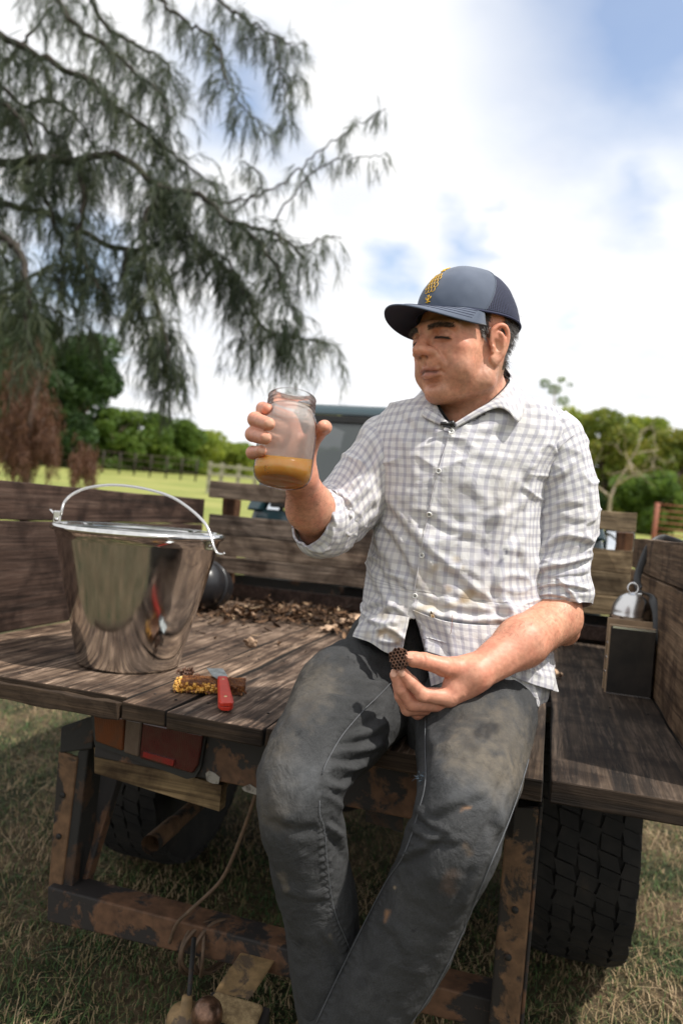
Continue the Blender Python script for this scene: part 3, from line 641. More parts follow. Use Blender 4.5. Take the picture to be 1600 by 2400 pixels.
MB().lathe([(0, -.12), (.08, -.1), (.13, 0), (.08, .1), (0, .12)], 20, Matrix.Translation((-.25, .99, -.41))).build('differential', MT['dark_steel'], truck)
# ---- cable wound round the bumper
cm = simple('old_cable', (.09, .055, .032), .7, var=.4, scale=60)
cab = [KY(600, 1860, .12), KY(565, 1960, .13), KY(520, 2060, .13), KY(450, 2130, .12), KY(415, 2165, .12), KY(398, 2210, .13)]
cp = catmull(cab, np.linspace(0, len(cab) - 1, 40)); MB().tube(cp, .0042, 8).build('cable', cm, truck)
for k, (x0, tilt) in enumerate([(455, 10), (470, -22), (482, 30), (500, 22)]):
    c0 = KY(x0 + 4, 2218, .17); ring = []
    for i in range(26):
        q_ = 2 * math.pi * i / 25; ring.append(c0 + np.array([tilt * .0012 * math.cos(q_), .052 * math.cos(q_), .056 * math.sin(q_)]))
    MB().tube(ring, .0042, 8, cap=False).build('cable_loop', cm, truck)
# ---- tow hitch
hitch_m = rusty('hitch_rust', (.10, .07, .045), (.23, .15, .07), .45)
post('hitch_bar', [(560, 2238), (640, 2258), (585, 2345), (500, 2325)], .13, hitch_m, .05, .02)
hb = [KY(505, 2312, 0.02), KY(632, 2352, 0.02)]
q0, q1 = KY(497, 2322, 0.03), KY(634, 2362, 0.03); dn = np.array([0, 0, -.055]); fw = np.array([.006, -.075, -.012])
MB().hexa([q0 + dn + fw, q1 + dn + fw, q1 + dn, q0 + dn, q0 + fw, q1 + fw, q1, q0]).build('hitch_plate', MT['rust_steel'], truck, bevel=.003)
dup = np.array([0, 0, .012]); s_ = .08
bw = Mat('stone_wood', .9); v = bw.coord(); bw.col(bw.ramp(bw.noise(v, 60, 6, .7), [(.3, (.13, .085, .04)), (.5, (.27, .19, .095)), (.7, (.4, .3, .16))])); bw.bump(bw.noise(v, 90, 6, .7), .8, .004); MT['packing'] = bw.m
e = (q1 - q0); MB().hexa([q0 + e * .05 + fw * .9, q0 + e * .92 + fw * .9, q0 + e * .92 + fw * .12, q0 + e * .05 + fw * .12] + [p + dup * 1.2 for p in (q0 + e * .07 + fw * .85, q0 + e * .9 + fw * .85, q0 + e * .9 + fw * .15, q0 + e * .1 + fw * .15)]).build('hitch_packing', MT['packing'], truck, bevel=.008, seg=3)
bc = KY(486, 2376, -.075)
ballm = Mat('worn_ball', .3, .6, .5); v = ballm.coord(); ballm.col(ballm.ramp(ballm.noise(v, 50, 6, .7), [(.35, (.05, .03, .02)), (.6, (.2, .11, .07)), (.8, (.35, .24, .18))]))
MB().lathe([(0, .0285), (.008, .028), (.016, .0245), (.0245, .016), (.029, .004), (.0295, -.008), (.026, -.02), (.018, -.03), (.014, -.045), (.014, -.08), (0, -.08)][::-1], 32, Matrix.Translation(bc)).build('tow_ball', ballm.m, truck)
cc = KY(436, 2372, -.03)
MB().lathe([(0, -.06), (.034, -.06), (.036, -.015), (.036, -.008), (.030, .004), (.012, .006), (.010, .03), (0, .03)], 32, Matrix.Translation(cc)).build('coupler_cap', hitch_m, truck)
MB().tube([cc + np.array([.004, 0, .02]), KY(447, 2290, -.0), KY(455, 2200, .08)], .0052, 10).build('coupler_rod', MT['dark_steel'], truck)
# ---- cab
paint = Mat('teal_paint', .22, 0, .5); v = paint.coord(); paint.col(paint.ramp(paint.noise(v, 3, 4), [(.3, (.012, .035, .045)), (.7, (.02, .05, .062))])); paint.set('Coat Weight', .8); MT['paint'] = paint.m
gl = Mat('window_glass', .03, 0, .8); gl.col((.05, .06, .06)); gl.set('Alpha', .94); MT['glass'] = gl.m
black = MT['black_rubber']
xc = -.255; yb = 2.05
def cabring(z, hw, y0, y1): return [(xc - hw, y0, z), (xc + hw, y0, z), (xc + hw, y1, z), (xc - hw, y1, z)]
TOPZ = .98
lv = [(-.25, .84, yb, yb + 1.3), (.30, .845, yb - .01, yb + 1.3), (.42, .82, yb, yb + 1.3), (TOPZ - .05, .66, yb + .13, yb + 1.05), (TOPZ - .01, .63, yb + .15, yb + 1.03), (TOPZ, .56, yb + .2, yb + .98)]
m_ = MB(); vs = []
for z, hw, y0, y1 in lv: vs += cabring(z, hw, y0, y1)
fs = []
for i in range(len(lv) - 1):
    for k in range(4):
        if i == 2 and k in (0, 1, 3): continue           # openings for the glass
        fs.append((i * 4 + k, i * 4 + (k + 1) % 4, i * 4 + 4 + (k + 1) % 4, i * 4 + 4 + k))
fs.append(tuple((len(lv) - 1) * 4 + k for k in range(4)))
m_.add(vs, fs); m_.build('cab_body', MT['paint'], truck, bevel=.03, seg=3)
def cabpt(side, t, zf):  # points on the back wall of the cab between z .42 and TOPZ-.05
    z = .42 + (TOPZ - .05 - .42) * zf; hw = .82 + (.66 - .82) * zf; y = yb + .13 * zf; return np.array([xc + side * hw * t, y, z])
# rear pillars and window frame
for s in (-1, 1):
    a, b = cabpt(s, .97, -.02), cabpt(s, .97, 1.02); MB().bar(a, b, (.035, 0, 0), (0, .05, 0)).build('pillar', MT['paint'], truck, bevel=.01)
    a, b = np.array([xc + s * .80, yb + 1.25, .42]), np.array([xc + s * .655, yb + 1.02, TOPZ - .05]); MB().bar(a, b, (.02, 0, 0), (0, .03, 0)).build('pillar', MT['paint'], truck, bevel=.01)
wf = [cabpt(-1, .9, .06), cabpt(1, .9, .06), cabpt(1, .9, .93), cabpt(-1, .9, .93)]
for i in range(4):
    a, b = wf[i], wf[(i + 1) % 4]; d = nz(b - a); MB().bar(a, b, np.cross(d, (0, 1, 0)) * .018, (0, .012, 0)).build('window_seal', black, truck, bevel=.004)
MB().add(wf, [(0, 1, 2, 3)]).build('rear_window', MT['glass'], truck)
MB().box((xc - .6, yb + .25, .1), (xc - .1, yb + .45, .75)).build('seat', black, truck, bevel=.04); MB().box((xc + .1, yb + .25, .1), (xc + .6, yb + .45, .75)).build('seat', black, truck, bevel=.04)
MB().add([(xc - .78, yb + 1.2, .42), (xc + .78, yb + 1.2, .42), (xc + .64, yb + 1.0, TOPZ - .06), (xc - .64, yb + 1.0, TOPZ - .06)], [(0, 1, 2, 3)]).build('windscreen', MT['glass'], truck)
MB().box((xc - .80, yb + 1.2, -.25), (xc + .80, yb + 2.6, .30)).build('bonnet', MT['paint'], truck, bevel=.08, seg=4)
# trim line in the rear panel below the window
MB().box((xc - .5, yb - .018, .33), (xc + .3, yb - .008, .375)).build('rear_vent', black, truck, bevel=.003)
# roof rim drip rail
for (a, b) in [(((xc - .655), yb + .122, TOPZ - .056), ((xc + .655), yb + .122, TOPZ - .056))]:
    MB().bar(np.array(a), np.array(b), (0, .006, 0), (0, 0, .008)).build('drip_rail', MT['paint'], truck, bevel=.003)
mc = KY(1450, 1275, 2.55)
mir = Mat('mirror', .02, 1.0); mir.col((.8, .83, .85)); MT['mirror'] = mir.m
for s in (-1, 1):
    x = xc + s * abs(mc[0] - xc); root = empty('wing_mirror', parent=truck)
    MB().box((x - .075, 2.56, mc[2] - .07), (x + .075, 2.62, mc[2] + .07)).build('mirror_shell', black, root, bevel=.025, seg=4)
    MB().box((x - .064, 2.555, mc[2] - .058), (x + .064, 2.5605, mc[2] + .058)).build('mirror_glass', MT['mirror'], root, bevel=.02, seg=4)
    MB().bar(np.array([x - s * .06, 2.6, mc[2] - .03]), np.array([xc + s * .80, 2.9, .40]), (0, .012, 0), (0, 0, .012)).build('mirror_arm', black, root)
# ================================================================== shape tools for the figure
def vnoise(p, seed=0):
    """smooth value noise, numpy, p (n,3) -> (n,) in -1..1"""
    i = np.floor(p).astype(np.int64); f = p - i; f = f * f * (3 - 2 * f); r = np.zeros(len(p))
    for dx in (0, 1):
        for dy in (0, 1):
            for dz in (0, 1):
                h = (i[:, 0] + dx) * 374761393 + (i[:, 1] + dy) * 668265263 + (i[:, 2] + dz) * 2147483647 + seed * 144665; h = (h ^ (h >> 13)) * 1274126177; h = (h ^ (h >> 16)) & 0xffff
                w_ = (f[:, 0] if dx else 1 - f[:, 0]) * (f[:, 1] if dy else 1 - f[:, 1]) * (f[:, 2] if dz else 1 - f[:, 2]); r += w_ * (h / 32767.5 - 1)
    return r
def fbm(p, oct=3, seed=0):
    r = 0; a = 1.
    for o in range(oct): r = r + a * vnoise(p * 2 ** o + 13.7 * o, seed + o); a *= .5
    return r
class Field:
    def __init__(s): s.p = []
    def cone(s, a, b, ra, rb, k=.01, op='u', sq=None):
        """round cone; sq=(axis unit vector, factor) flattens it along that axis"""
        a = np.asarray(a, float); b = np.asarray(b, float); ba = b - a; l2 = ba @ ba + 1e-12
        def fn(p):
            q = p - a; 
            if sq is not None:
                ax, fc = sq; cl = q - np.outer(np.clip(q @ ba / l2, 0, 1), ba); off = cl @ ax; q = q + np.outer(off * (1 / fc - 1), ax)
            h = np.clip(q @ ba / l2, 0, 1); d = np.sqrt(((q - h[:, None] * ba) ** 2).sum(1)) - (ra + (rb - ra) * h)
            return d * (sq[1] if sq is not None else 1.) if sq is not None and sq[1] < 1 else d
        s.p.append((fn, (a + b) / 2, math.sqrt(l2) / 2 + max(ra, rb) * 1.3, k, op)); return s
    def ell(s, c, r, M=None, k=.01, op='u'):
        c = np.asarray(c, float); r = np.asarray(r, float)
        def fn(p):
            q = p - c
            if M is not None: q = q @ M
            k0 = np.sqrt(((q / r) ** 2).sum(1)); k1 = np.sqrt(((q / (r * r)) ** 2).sum(1)) + 1e-9; return k0 * (k0 - 1) / k1
        s.p.append((fn, c, float(r.max()), k, op)); return s
    def ev(s, p, act=None):
        d = np.full(len(p), 1.0)
        for i in (range(len(s.p)) if act is None else act):
            fn, c, r, k, op = s.p[i]; e = fn(p)
            if op == 'u': h = np.clip(.5 + .5 * (d - e) / k, 0, 1); d = d + (e - d) * h - k * h * (1 - h)
            else: h = np.clip(.5 - .5 * (d + e) / k, 0, 1); d = d + (-e - d) * h + k * h * (1 - h)
        return d
    def mesh(s, h, B=14):
        cs = np.array([q[1] for q in s.p]); rs = np.array([q[2] for q in s.p]); ks = np.array([q[3] for q in s.p]); U = np.array([q[4] == 'u' for q in s.p])
        lo = (cs[U] - rs[U][:, None]).min(0) - .02; hi = (cs[U] + rs[U][:, None]).max(0) + .02; nb = np.ceil((hi - lo) / (h * B)).astype(int); bs = h * B
        gi = np.stack(np.meshgrid(*[np.arange(n) for n in nb], indexing='ij'), -1).reshape(-1, 3); cen = lo + (gi + .5) * bs; hd = bs * .87
        near = np.zeros(len(gi), bool)
        for c, r in zip(cs[U], rs[U]): near |= np.abs(np.linalg.norm(cen - c, axis=1)) < r + hd + .01
        gi = gi[near]; cen = cen[near]; d = s.ev(cen); m_ = np.abs(d) < hd * 1.25 + .006; gi = gi[m_]; cen = cen[m_]
        g = np.stack(np.meshgrid(*[np.arange(B + 1)] * 3, indexing='ij'), -1).reshape(-1, 3)
        big = nb.max() * B + 8; verts = []; keys = []; quads = []
        key = lambda c: (c[..., 0].astype(np.int64) * big + c[..., 1]) * big + c[..., 2]
        for b, ce in zip(gi, cen):
            act = np.nonzero(np.linalg.norm(cs - ce, axis=1) < rs + hd + 2 * ks + .014)[0]
            if len(act) == 0: continue
            p = lo + (b * B + g) * h; v = s.ev(p, act).reshape(B + 1, B + 1, B + 1)
            if v.min() > 0 or v.max() < 0: continue
            sg = v < 0; acc = np.zeros((B, B, B, 3)); cnt = np.zeros((B, B, B))
            off = [(0, 0, 0), (1, 0, 0), (0, 1, 0), (1, 1, 0), (0, 0, 1), (1, 0, 1), (0, 1, 1), (1, 1, 1)]
            for (i, j) in [(0, 1), (2, 3), (4, 5), (6, 7), (0, 2), (1, 3), (4, 6), (5, 7), (0, 4), (1, 5), (2, 6), (3, 7)]:
                a = off[i]; c = off[j]; va = v[a[0]:a[0] + B, a[1]:a[1] + B, a[2]:a[2] + B]; vc = v[c[0]:c[0] + B, c[1]:c[1] + B, c[2]:c[2] + B]
                x = (va < 0) != (vc < 0); t = np.where(x, va / np.where(x, va - vc, 1), 0)
                for q in range(3): acc[..., q] += np.where(x, a[q] + (c[q] - a[q]) * t, 0)
                cnt += x
            I = np.argwhere(cnt > 0); 
            if len(I) == 0: continue
            pos = acc[I[:, 0], I[:, 1], I[:, 2]] / cnt[I[:, 0], I[:, 1], I[:, 2]][:, None]
            verts.append(lo + (b * B + I + pos) * h); keys.append(key(b * B + I + 1))
            for ax in range(3):
                e = [0, 0, 0]; e[ax] = 1; A = sg[:B, :B, :B]; C_ = sg[e[0]:B + e[0], e[1]:B + e[1], e[2]:B + e[2]]
                J = np.argwhere(A != C_)
                if len(J) == 0: continue
                fl = A[J[:, 0], J[:, 1], J[:, 2]]; o1 = [0, 0, 0]; o2 = [0, 0, 0]; o1[(ax + 1) % 3] = 1; o2[(ax + 2) % 3] = 1; base = b * B + J + 1
                q4 = np.stack([key(base), key(base - o1), key(base - np.array(o1) - o2), key(base - np.array(o2))], 1)
                q4[~fl] = q4[~fl][:, ::-1]; quads.append(q4)
        V = np.concatenate(verts); K = np.concatenate(keys); Q = np.concatenate(quads); o = np.argsort(K); Ks = K[o]; ix = np.searchsorted(Ks, Q); ix = np.clip(ix, 0, len(Ks) - 1); ok = (Ks[ix] == Q).all(1)
        return V, o[ix[ok]]
def vnormals(V, Q):
    n = np.zeros_like(V); a = V[Q[:, 2]] - V[Q[:, 0]]; b = V[Q[:, 3]] - V[Q[:, 1]]; fn = np.cross(a, b)
    for k in range(4):
        for c in range(3): n[:, c] += np.bincount(Q[:, k], fn[:, c], len(V))
    return n / (np.linalg.norm(n, axis=1)[:, None] + 1e-12)
def relax(V, Q, it=2, f=.5):
    E_ = np.concatenate([Q[:, [0, 1]], Q[:, [1, 2]], Q[:, [2, 3]], Q[:, [3, 0]]]); E_ = np.concatenate([E_, E_[:, ::-1]])
    cnt = np.bincount(E_[:, 0], minlength=len(V)); 
    for _ in range(it):
        S = np.stack([np.bincount(E_[:, 0], V[E_[:, 1], c], len(V)) for c in range(3)], 1) / np.maximum(cnt, 1)[:, None]; V = V * (1 - f) + S * f
    return V
def pdist(px, py, pts):
    """distance, signed side and parameter of points to a polyline (2-D)"""
    pts = np.asarray(pts, float); best = np.full(len(px), 1e9); side = np.zeros(len(px)); par = np.zeros(len(px)); n = len(pts) - 1
    for i in range(n):
        a, b = pts[i], pts[i + 1]; ab = b - a; l2 = ab @ ab + 1e-9; qx, qy = px - a[0], py - a[1]; t = np.clip((qx * ab[0] + qy * ab[1]) / l2, 0, 1)
        dx, dy = qx - t * ab[0], qy - t * ab[1]; d = np.hypot(dx, dy); m_ = d < best; best = np.where(m_, d, best); side = np.where(m_, np.sign(ab[0] * qy - ab[1] * qx), side); par = np.where(m_, (i + t) / n, par)
    return best, side, par
def sculpt(V, Nn, strokes, depth_gate=None):
    """raise (or sink) folds on the side facing the viewer; strokes = (points, width px, height mm[, mode])"""
    px, py, z = proj(V); front = np.clip(-((V - CAM) * Nn).sum(1) / np.linalg.norm(V - CAM, axis=1) * 3, 0, 1); D = np.zeros(len(V))
    for st in strokes:
        pts, wd, hmm = st[:3]; mode = st[3] if len(st) > 3 else 'r'
        P2 = np.array(pts, float); m_ = (px > P2[:, 0].min() - 3 * wd) & (px < P2[:, 0].max() + 3 * wd) & (py > P2[:, 1].min() - 3 * wd) & (py < P2[:, 1].max() + 3 * wd)
        if not m_.any(): continue
        if len(P2) > 2: P2 = catmull(P2, np.linspace(0, len(P2) - 1, len(P2) * 5))
        d, sd, t = pdist(px[m_], py[m_], P2); s_ = d * sd; fade = np.clip(np.minimum(t, 1 - t) * 6 + .15, 0, 1); h = hmm / 1000. * fade
        if mode == 'r': dd = h * np.exp(-(d / wd) ** 2)
        elif mode == 'f': dd = h * (np.exp(-(s_ / wd) ** 2) - .8 * np.exp(-((s_ - 1.5 * wd) / (wd * .8)) ** 2))   # fold: ridge with a valley on its right-hand side
        else: dd = -h * np.exp(-(d / wd) ** 2)
        D[m_] += dd
    return V + Nn * (D * front)[:, None]
def attr3(o, name, A):
    at = o.data.attributes.new(name, 'FLOAT_VECTOR', 'POINT'); at.data.foreach_set('vector', np.ascontiguousarray(A, np.float32).ravel())
def attr1(o, name, A):
    at = o.data.attributes.new(name, 'FLOAT', 'POINT'); at.data.foreach_set('value', np.ascontiguousarray(A, np.float32))
def attrc(o, name, A):
    at = o.data.attributes.new(name, 'FLOAT_COLOR', 'POINT'); at.data.foreach_set('color', np.ascontiguousarray(A, np.float32).ravel())
def loft(st, nu, nv, power=2.0, close=(False, False), t0=None):
    """st rows: L(px,py), R(px,py), depth, half depth, tilt (downward offset of the near side in m), forward offset; returns V,Q,theta,v"""
    rows = []
    for s_ in st:
        (lx, ly), (rx, ry), d, hb = s_[:4]; tilt = s_[4] if len(s_) > 4 else 0; dl, dr = (s_[5] if len(s_) > 5 else (0, 0)); A = P(lx, ly, d + dl); B_ = P(rx, ry, d + dr); rows.append(np.concatenate([(A + B_) / 2, (B_ - A) / 2, [hb, tilt]]))
    rows = np.array(rows); tt = np.linspace(0, len(rows) - 1, nv); Rr = catmull(rows, tt); c = Rr[:, :3]; a = Rr[:, 3:6]; hb = Rr[:, 6]; tl = Rr[:, 7]
    tan = np.gradient(c, axis=0); tan /= np.linalg.norm(tan, axis=1)[:, None]
    b = np.cross(tan, a); b /= np.linalg.norm(b, axis=1)[:, None]
    sgn = np.sign((b * -CF).sum(1)); 
    ref = None
    for i in range(nv):   # keep b pointing to the viewer side, continuous
        if ref is None: b[i] *= (1 if b[i] @ -CF > 0 else -1)
        elif b[i] @ ref < 0: b[i] = -b[i]
        ref = b[i]
    b = b * hb[:, None] - CU * tl[:, None]
    th = np.linspace(0, 2 * np.pi, nu, endpoint=False); ct, sn = np.cos(th), np.sin(th); e = 2. / power; ct2 = np.sign(ct) * np.abs(ct) ** e; sn2 = np.sign(sn) * np.abs(sn) ** e
    V = c[:, None, :] + a[:, None, :] * ct2[None, :, None] + b[:, None, :] * sn2[None, :, None]
    I = np.arange(nu * nv).reshape(nv, nu); J = np.roll(I, -1, 1); Q = np.stack([I[:-1].ravel(), J[:-1].ravel(), J[1:].ravel(), I[1:].ravel()], 1)
    V = V.reshape(-1, 3); Nn = vnormals(V, Q); cc = np.repeat(c, nu, 0)
    if ((V - cc) * Nn).sum() < 0: Q = Q[:, ::-1]; Nn = -Nn
    ln = np.concatenate([[0], np.cumsum(np.linalg.norm(np.diff(c, axis=0), axis=1))]); per = float(np.mean(2 * np.pi * np.sqrt(((a ** 2).sum(1) + hb ** 2) / 2)))
    return V, Q, Nn, np.tile(th, nv), np.repeat(ln, nu), per
def pick(V, Nn, px, py, lift=0.):
    """surface point seen at photo point px,py"""
    x, y, z = proj(V); f_ = ((V - CAM) * Nn).sum(1) < 0; d = np.hypot(x - px, y - py); d = np.where(f_, d, 1e9); k = np.argsort(d)[:6]; k = k[np.argmin(z[k])]
    base = V[k] + Nn[k] * lift; q = P(px, py, proj(base[None])[2][0]); return q, Nn[k]

# ================================================================== materials for the figure
sk = Mat('skin', .48, 0, .4); pc = sk.attr('paint'); v = sk.coord(); n_ = sk.noise(v, 140, 4); n2_ = sk.noise(v, 22, 4)
sk.col(sk.mix(1., pc.outputs['Color'], sk.ramp(n_, [(.35, (.88, .86, .85)), (.65, (1.08, 1.08, 1.08))]), 'MULTIPLY')); sk.bump(n_, .30, .001); sk.bump(n2_, .14, .003)
sk.set('Subsurface Weight', .05); sk.b.inputs['Subsurface Radius'].default_value = (.9, .35, .2); sk.set('Subsurface Scale', .006)
cl = Mat('check_cotton', .85, 0, .2); cu = cl.attr('cuv'); pa = cl.attr('paint')
sx = N(cl.nt, 'ShaderNodeSeparateXYZ'); cl.l(cu.outputs['Vector'], sx.inputs[0])
def stripe(c, period):
    f = cl.math('FRACT', cl.math('DIVIDE', c, period)); tri = cl.math('ABSOLUTE', cl.math('SUBTRACT', f, .5)); band = cl.ramp(tri, [(.28, 0.), (.33, 1.)])
    f2 = cl.math('FRACT', cl.math('DIVIDE', c, period / 9)); fine = cl.ramp(f2, [(.3, .72), (.5, 1.)]); return cl.math('MULTIPLY', band, fine)
b1 = stripe(sx.outputs[0], .0155); b2 = stripe(sx.outputs[1], .0158)
cc_ = cl.mix(cl.math('MULTIPLY', b1, .68), (.61, .605, .61), (.35, .35, .42)); cc_ = cl.mix(cl.math('MULTIPLY', b2, .68), cc_, cl.mix(1., cc_, (.63, .62, .69), 'MULTIPLY'))
v = cl.coord(); dn_ = cl.noise(v, 9, 5, .6); cc_ = cl.mix(cl.math('MULTIPLY', cl.ramp(dn_, [(.5, 0.), (.75, 1.)]), .35), cc_, (.46, .42, .36)); 
cc_ = cl.mix(pa.outputs['Alpha'], cc_, pa.outputs['Color']); cl.col(cc_)
cl.bump(cl.noise(v, 26, 5, .6, 1.2), .35, .006); cl.bump(cl.noise(v, 700, 2), .15, .0006); cl.set('Sheen Weight', .1)
plain = Mat('shirt_inside', .9, 0, .2); plain.col((.66, .65, .66)); 
dj = Mat('grey_denim', .9, 0, .2); pa = dj.attr('paint'); v = dj.coord(); n_ = dj.noise(v, 8, 6, .65); base = dj.ramp(n_, [(.3, (.030, .031, .032)), (.6, (.050, .051, .053)), (.8, (.085, .084, .083))])
wv = dj.noise(v, 900, 2); base = dj.mix(.8, base, dj.ramp(wv, [(.35, (.6, .6, .6)), (.65, (1.35, 1.35, 1.35))]), 'MULTIPLY')
sp_ = dj.ramp(dj.noise(v, 55, 3, .5), [(.25, .6), (.32, 0.)]); base = dj.mix(sp_, base, (.018, .018, .02))
dj.col(dj.mix(dj.math('MULTIPLY', pa.outputs['Alpha'], dj.ramp(dj.noise(v, 60, 5, .7), [(.3, .45), (.6, 1.)])), base, pa.outputs['Color'])); dj.bump(wv, .4, .0008); dj.bump(dj.noise(v, 45, 5, .6, 1.), .5, .005); dj.bump(dj.noise(v, 13, 5, .6, 1.5), .45, .012)

person = empty('person', 'man in a navy cap and checked shirt sitting on the deck, holding a jar', 'person')

# ================================================================== head, neck, arms and hands: one continuous skin
HD = 1.425; HO = P(1083, 801, HD); ps, ph = R(51), R(6)
HY = math.cos(ph) * (-math.sin(ps) * CR - math.cos(ps) * CF) - math.sin(ph) * CU
HX = math.cos(ps) * CR - math.sin(ps) * CF; HX = nz(HX - (HX @ HY) * HY); HZ = np.cross(HX, HY); HZ = HZ if HZ @ CU > 0 else -HZ
HS = 1.06
HM = np.stack([HX, HY, HZ], 1)
def H(x, y, z): return HO + HM @ (np.array([x, y, z]) * HS)
def HL(V): return ((V - HO) @ HM) / HS
fd = Field()
def hell(c, r, rx=0, ry=0, rz=0, k=.012, op='u'):
    E_ = np.array(Euler((R(rx), R(ry), R(rz))).to_matrix()); fd.ell(H(*c), np.array(r) * HS, HM @ E_, k * HS, op)
def hcone(a, b, ra, rb, k=.01, op='u'): fd.cone(H(*a), H(*b), ra * HS, rb * HS, k * HS, op)
hell((0, -.028, .036), (.074, .092, .084)); hell((0, .030, -.01), (.063, .062, .085), k=.02)
hell((0, .035, -.062), (.052, .052, .052), k=.02)
for s in (-1, 1):
    hcone((s * .060, -.012, -.035), (s * .052, .012, -.078), .015, .016, k=.02); hcone((s * .052, .012, -.078), (s * .014, .066, -.093), .017, .015, k=.02)   # jaw
    hell((s * .040, .054, -.022), (.022, .020 if s > 0 else .016, .017), k=.02)            # cheekbone
    hell((s * .037, .056, -.054), (.027, .024, .028) if s > 0 else (.024, .023, .027), k=.014)           # puffed cheek
    hcone((s * .010, .089, .021), (s * .046, .071, .019), .0105, .0095, k=.012)   # brow
    hell((s * .031, .088, .003), (.0165, .013, .0090), k=.010, op='s')   # eye socket
    hell((s * .031, .0750, .0030), (.0145, .0135, .0122), k=.004)         # eyeball with lids
    hcone((s * .018, .0870, .0010), (s * .044, .0795, -.0002), .0022, .0022, k=.004)  # upper lid edge
    hcone((s * .017, .0850, -.0035), (s * .043, .0780, -.0038), .0032, .0028, k=.006)  # lower lid fold
    hell((s * .0145, .1015, -.0225), (.0098, .0100, .0080), k=.006)      # nostril wing
    hcone((s * .020, .094, -.024), (s * .030, .082, -.048), .004, .004, k=.006)
    hell((s * .0075, .1030, -.0315), (.0042, .0062, .0046), k=.003, op='s')
hell((0, .0755, -.090), (.021, .015, .016), k=.012)                      # chin
hell((0, .0885, -.076), (.018, .007, .004), k=.010, op='s')
hcone((0, .090, .014), (0, .107, -.009), .0075, .0085, k=.012); hell((0, .1130, -.0185), (.0124, .0110, .0095), k=.008)   # nose
hell((0, .092, -.040), (.022, .010, .016), k=.012)                       # muzzle
hcone((-.019, .0905, -.0525), (0, .0985, -.0500), .0038, .0048, k=.004); hcone((.019, .0905, -.0525), (0, .0985, -.0500), .0038, .0048, k=.004)
hcone((-.017, .0895, -.0615), (0, .0965, -.0625), .0045, .0056, k=.005); hcone((.017, .0895, -.0615), (0, .0965, -.0625), .0045, .0056, k=.005)
hcone((-.025, .088, -.0570), (0, .1035, -.0562), .0016, .0018, k=.002, op='s'); hcone((.025, .088, -.0570), (0, .1035, -.0562), .0016, .0018, k=.002, op='s')
hcone((0, .1035, -.027), (0, .1005, -.044), .0018, .0018, k=.006, op='s')
for s in (-1, 1):   # ears: a thin shell with helix, antihelix, bowl and lobe
    eo = np.array([s * .0775, -.003, -.0200]); eb = nz(np.array([s * .42, -.90, .10])); eu = nz(np.array([s * .05, -.12, 1.])); en = np.cross(eb, eu); en = en if en[0] * s > 0 else -en
    ep = lambda a, b, n=0.: tuple(eo + eb * a + eu * b + en * n)
    E3 = np.stack([eb, eu, nz(np.cross(eb, eu))], 1)
    fd.ell(H(*ep(-.001, .003)), np.array([.0150, .0265, .0042]) * HS, HM @ E3, .004)
    fd.ell(H(*ep(-.006, -.025)), np.array([.0085, .0110, .0046]) * HS, HM @ E3, .005)
    rim = catmull([(-.013, .006, 0), (-.015, .020, .0), (-.008, .0315, .001), (.004, .034, .002), (.0135, .026, .003), (.0165, .010, .003), (.0135, -.006, .002), (.007, -.018, .001), (.000, -.028, .0)], np.linspace(0, 8, 26))
    for k in range(25): hcone(ep(*rim[k]), ep(*rim[k + 1]), .0036, .0036, k=.003)
    ant = catmull([(.001, .021, .003), (.007, .012, .004), (.0075, .0, .004), (.003, -.010, .003)], np.linspace(0, 3, 8))
    for k in range(7): hcone(ep(*ant[k]), ep(*ant[k + 1]), .0026, .0026, k=.004)
    fd.ell(H(*ep(-.003, .000, .006)), np.array([.0072, .0105, .0058]) * HS, HM @ E3, .004, 's')
    hcone(ep(-.011, -.002, .003), ep(-.012, -.009, .003), .0032, .0028, k=.004)
nb = P(1112, 990, 1.485)
fd.cone(H(0, -.022, -.055), nb, .056, .062, .03); fd.cone(H(.05, -.03, -.045), P(1088, 990, 1.435), .016, .012, .02); fd.cone(H(-.04, -.02, -.05), P(1072, 992, 1.44), .014, .011, .02)
# torso core and shoulders (under the shirt)
fd.cone(P(1030, 1055, 1.53), P(1225, 1050, 1.53), .055, .055, .03); fd.cone(nb, P(1060, 1400, 1.56), .075, .09, .05); fd.cone(P(1060, 1400, 1.56), P(1060, 1570, 1.58), .09, .09, .05)
# image-left arm (his right)
fd.cone(P(960, 1050, 1.51), P(800, 1215, 1.46), .046, .042, .02); E1 = P(754, 1234, 1.445)
fd.cone(P(800, 1215, 1.46), E1, .042, .043, .02); M1 = P(727, 1190, 1.36); W1 = P(703, 1118, 1.275)
fd.cone(E1, M1, .043, .0415, .02); fd.cone(M1, W1, .0415, .0275, .02)
# image-right arm (his left)
E2 = P(1303, 1448, 1.430); M2 = P(1222, 1505, 1.335); W2 = P(1112, 1580, 1.275)
fd.cone(P(1290, 1060, 1.52), P(1312, 1300, 1.50), .046, .043, .02); fd.cone(P(1312, 1300, 1.50), E2, .043, .045, .02); fd.cone(E2, M2, .0455, .0435, .02); fd.cone(M2, W2, .0435, .029, .02)
fd.cone(P(1318, 1465, 1.47), P(1322, 1478, 1.47), .034, .03, .02)
def finger(pts, rads, k=.004):
    for i in range(len(pts) - 1): fd.cone(P(*pts[i]), P(*pts[i + 1]), rads[i], rads[i + 1], k)
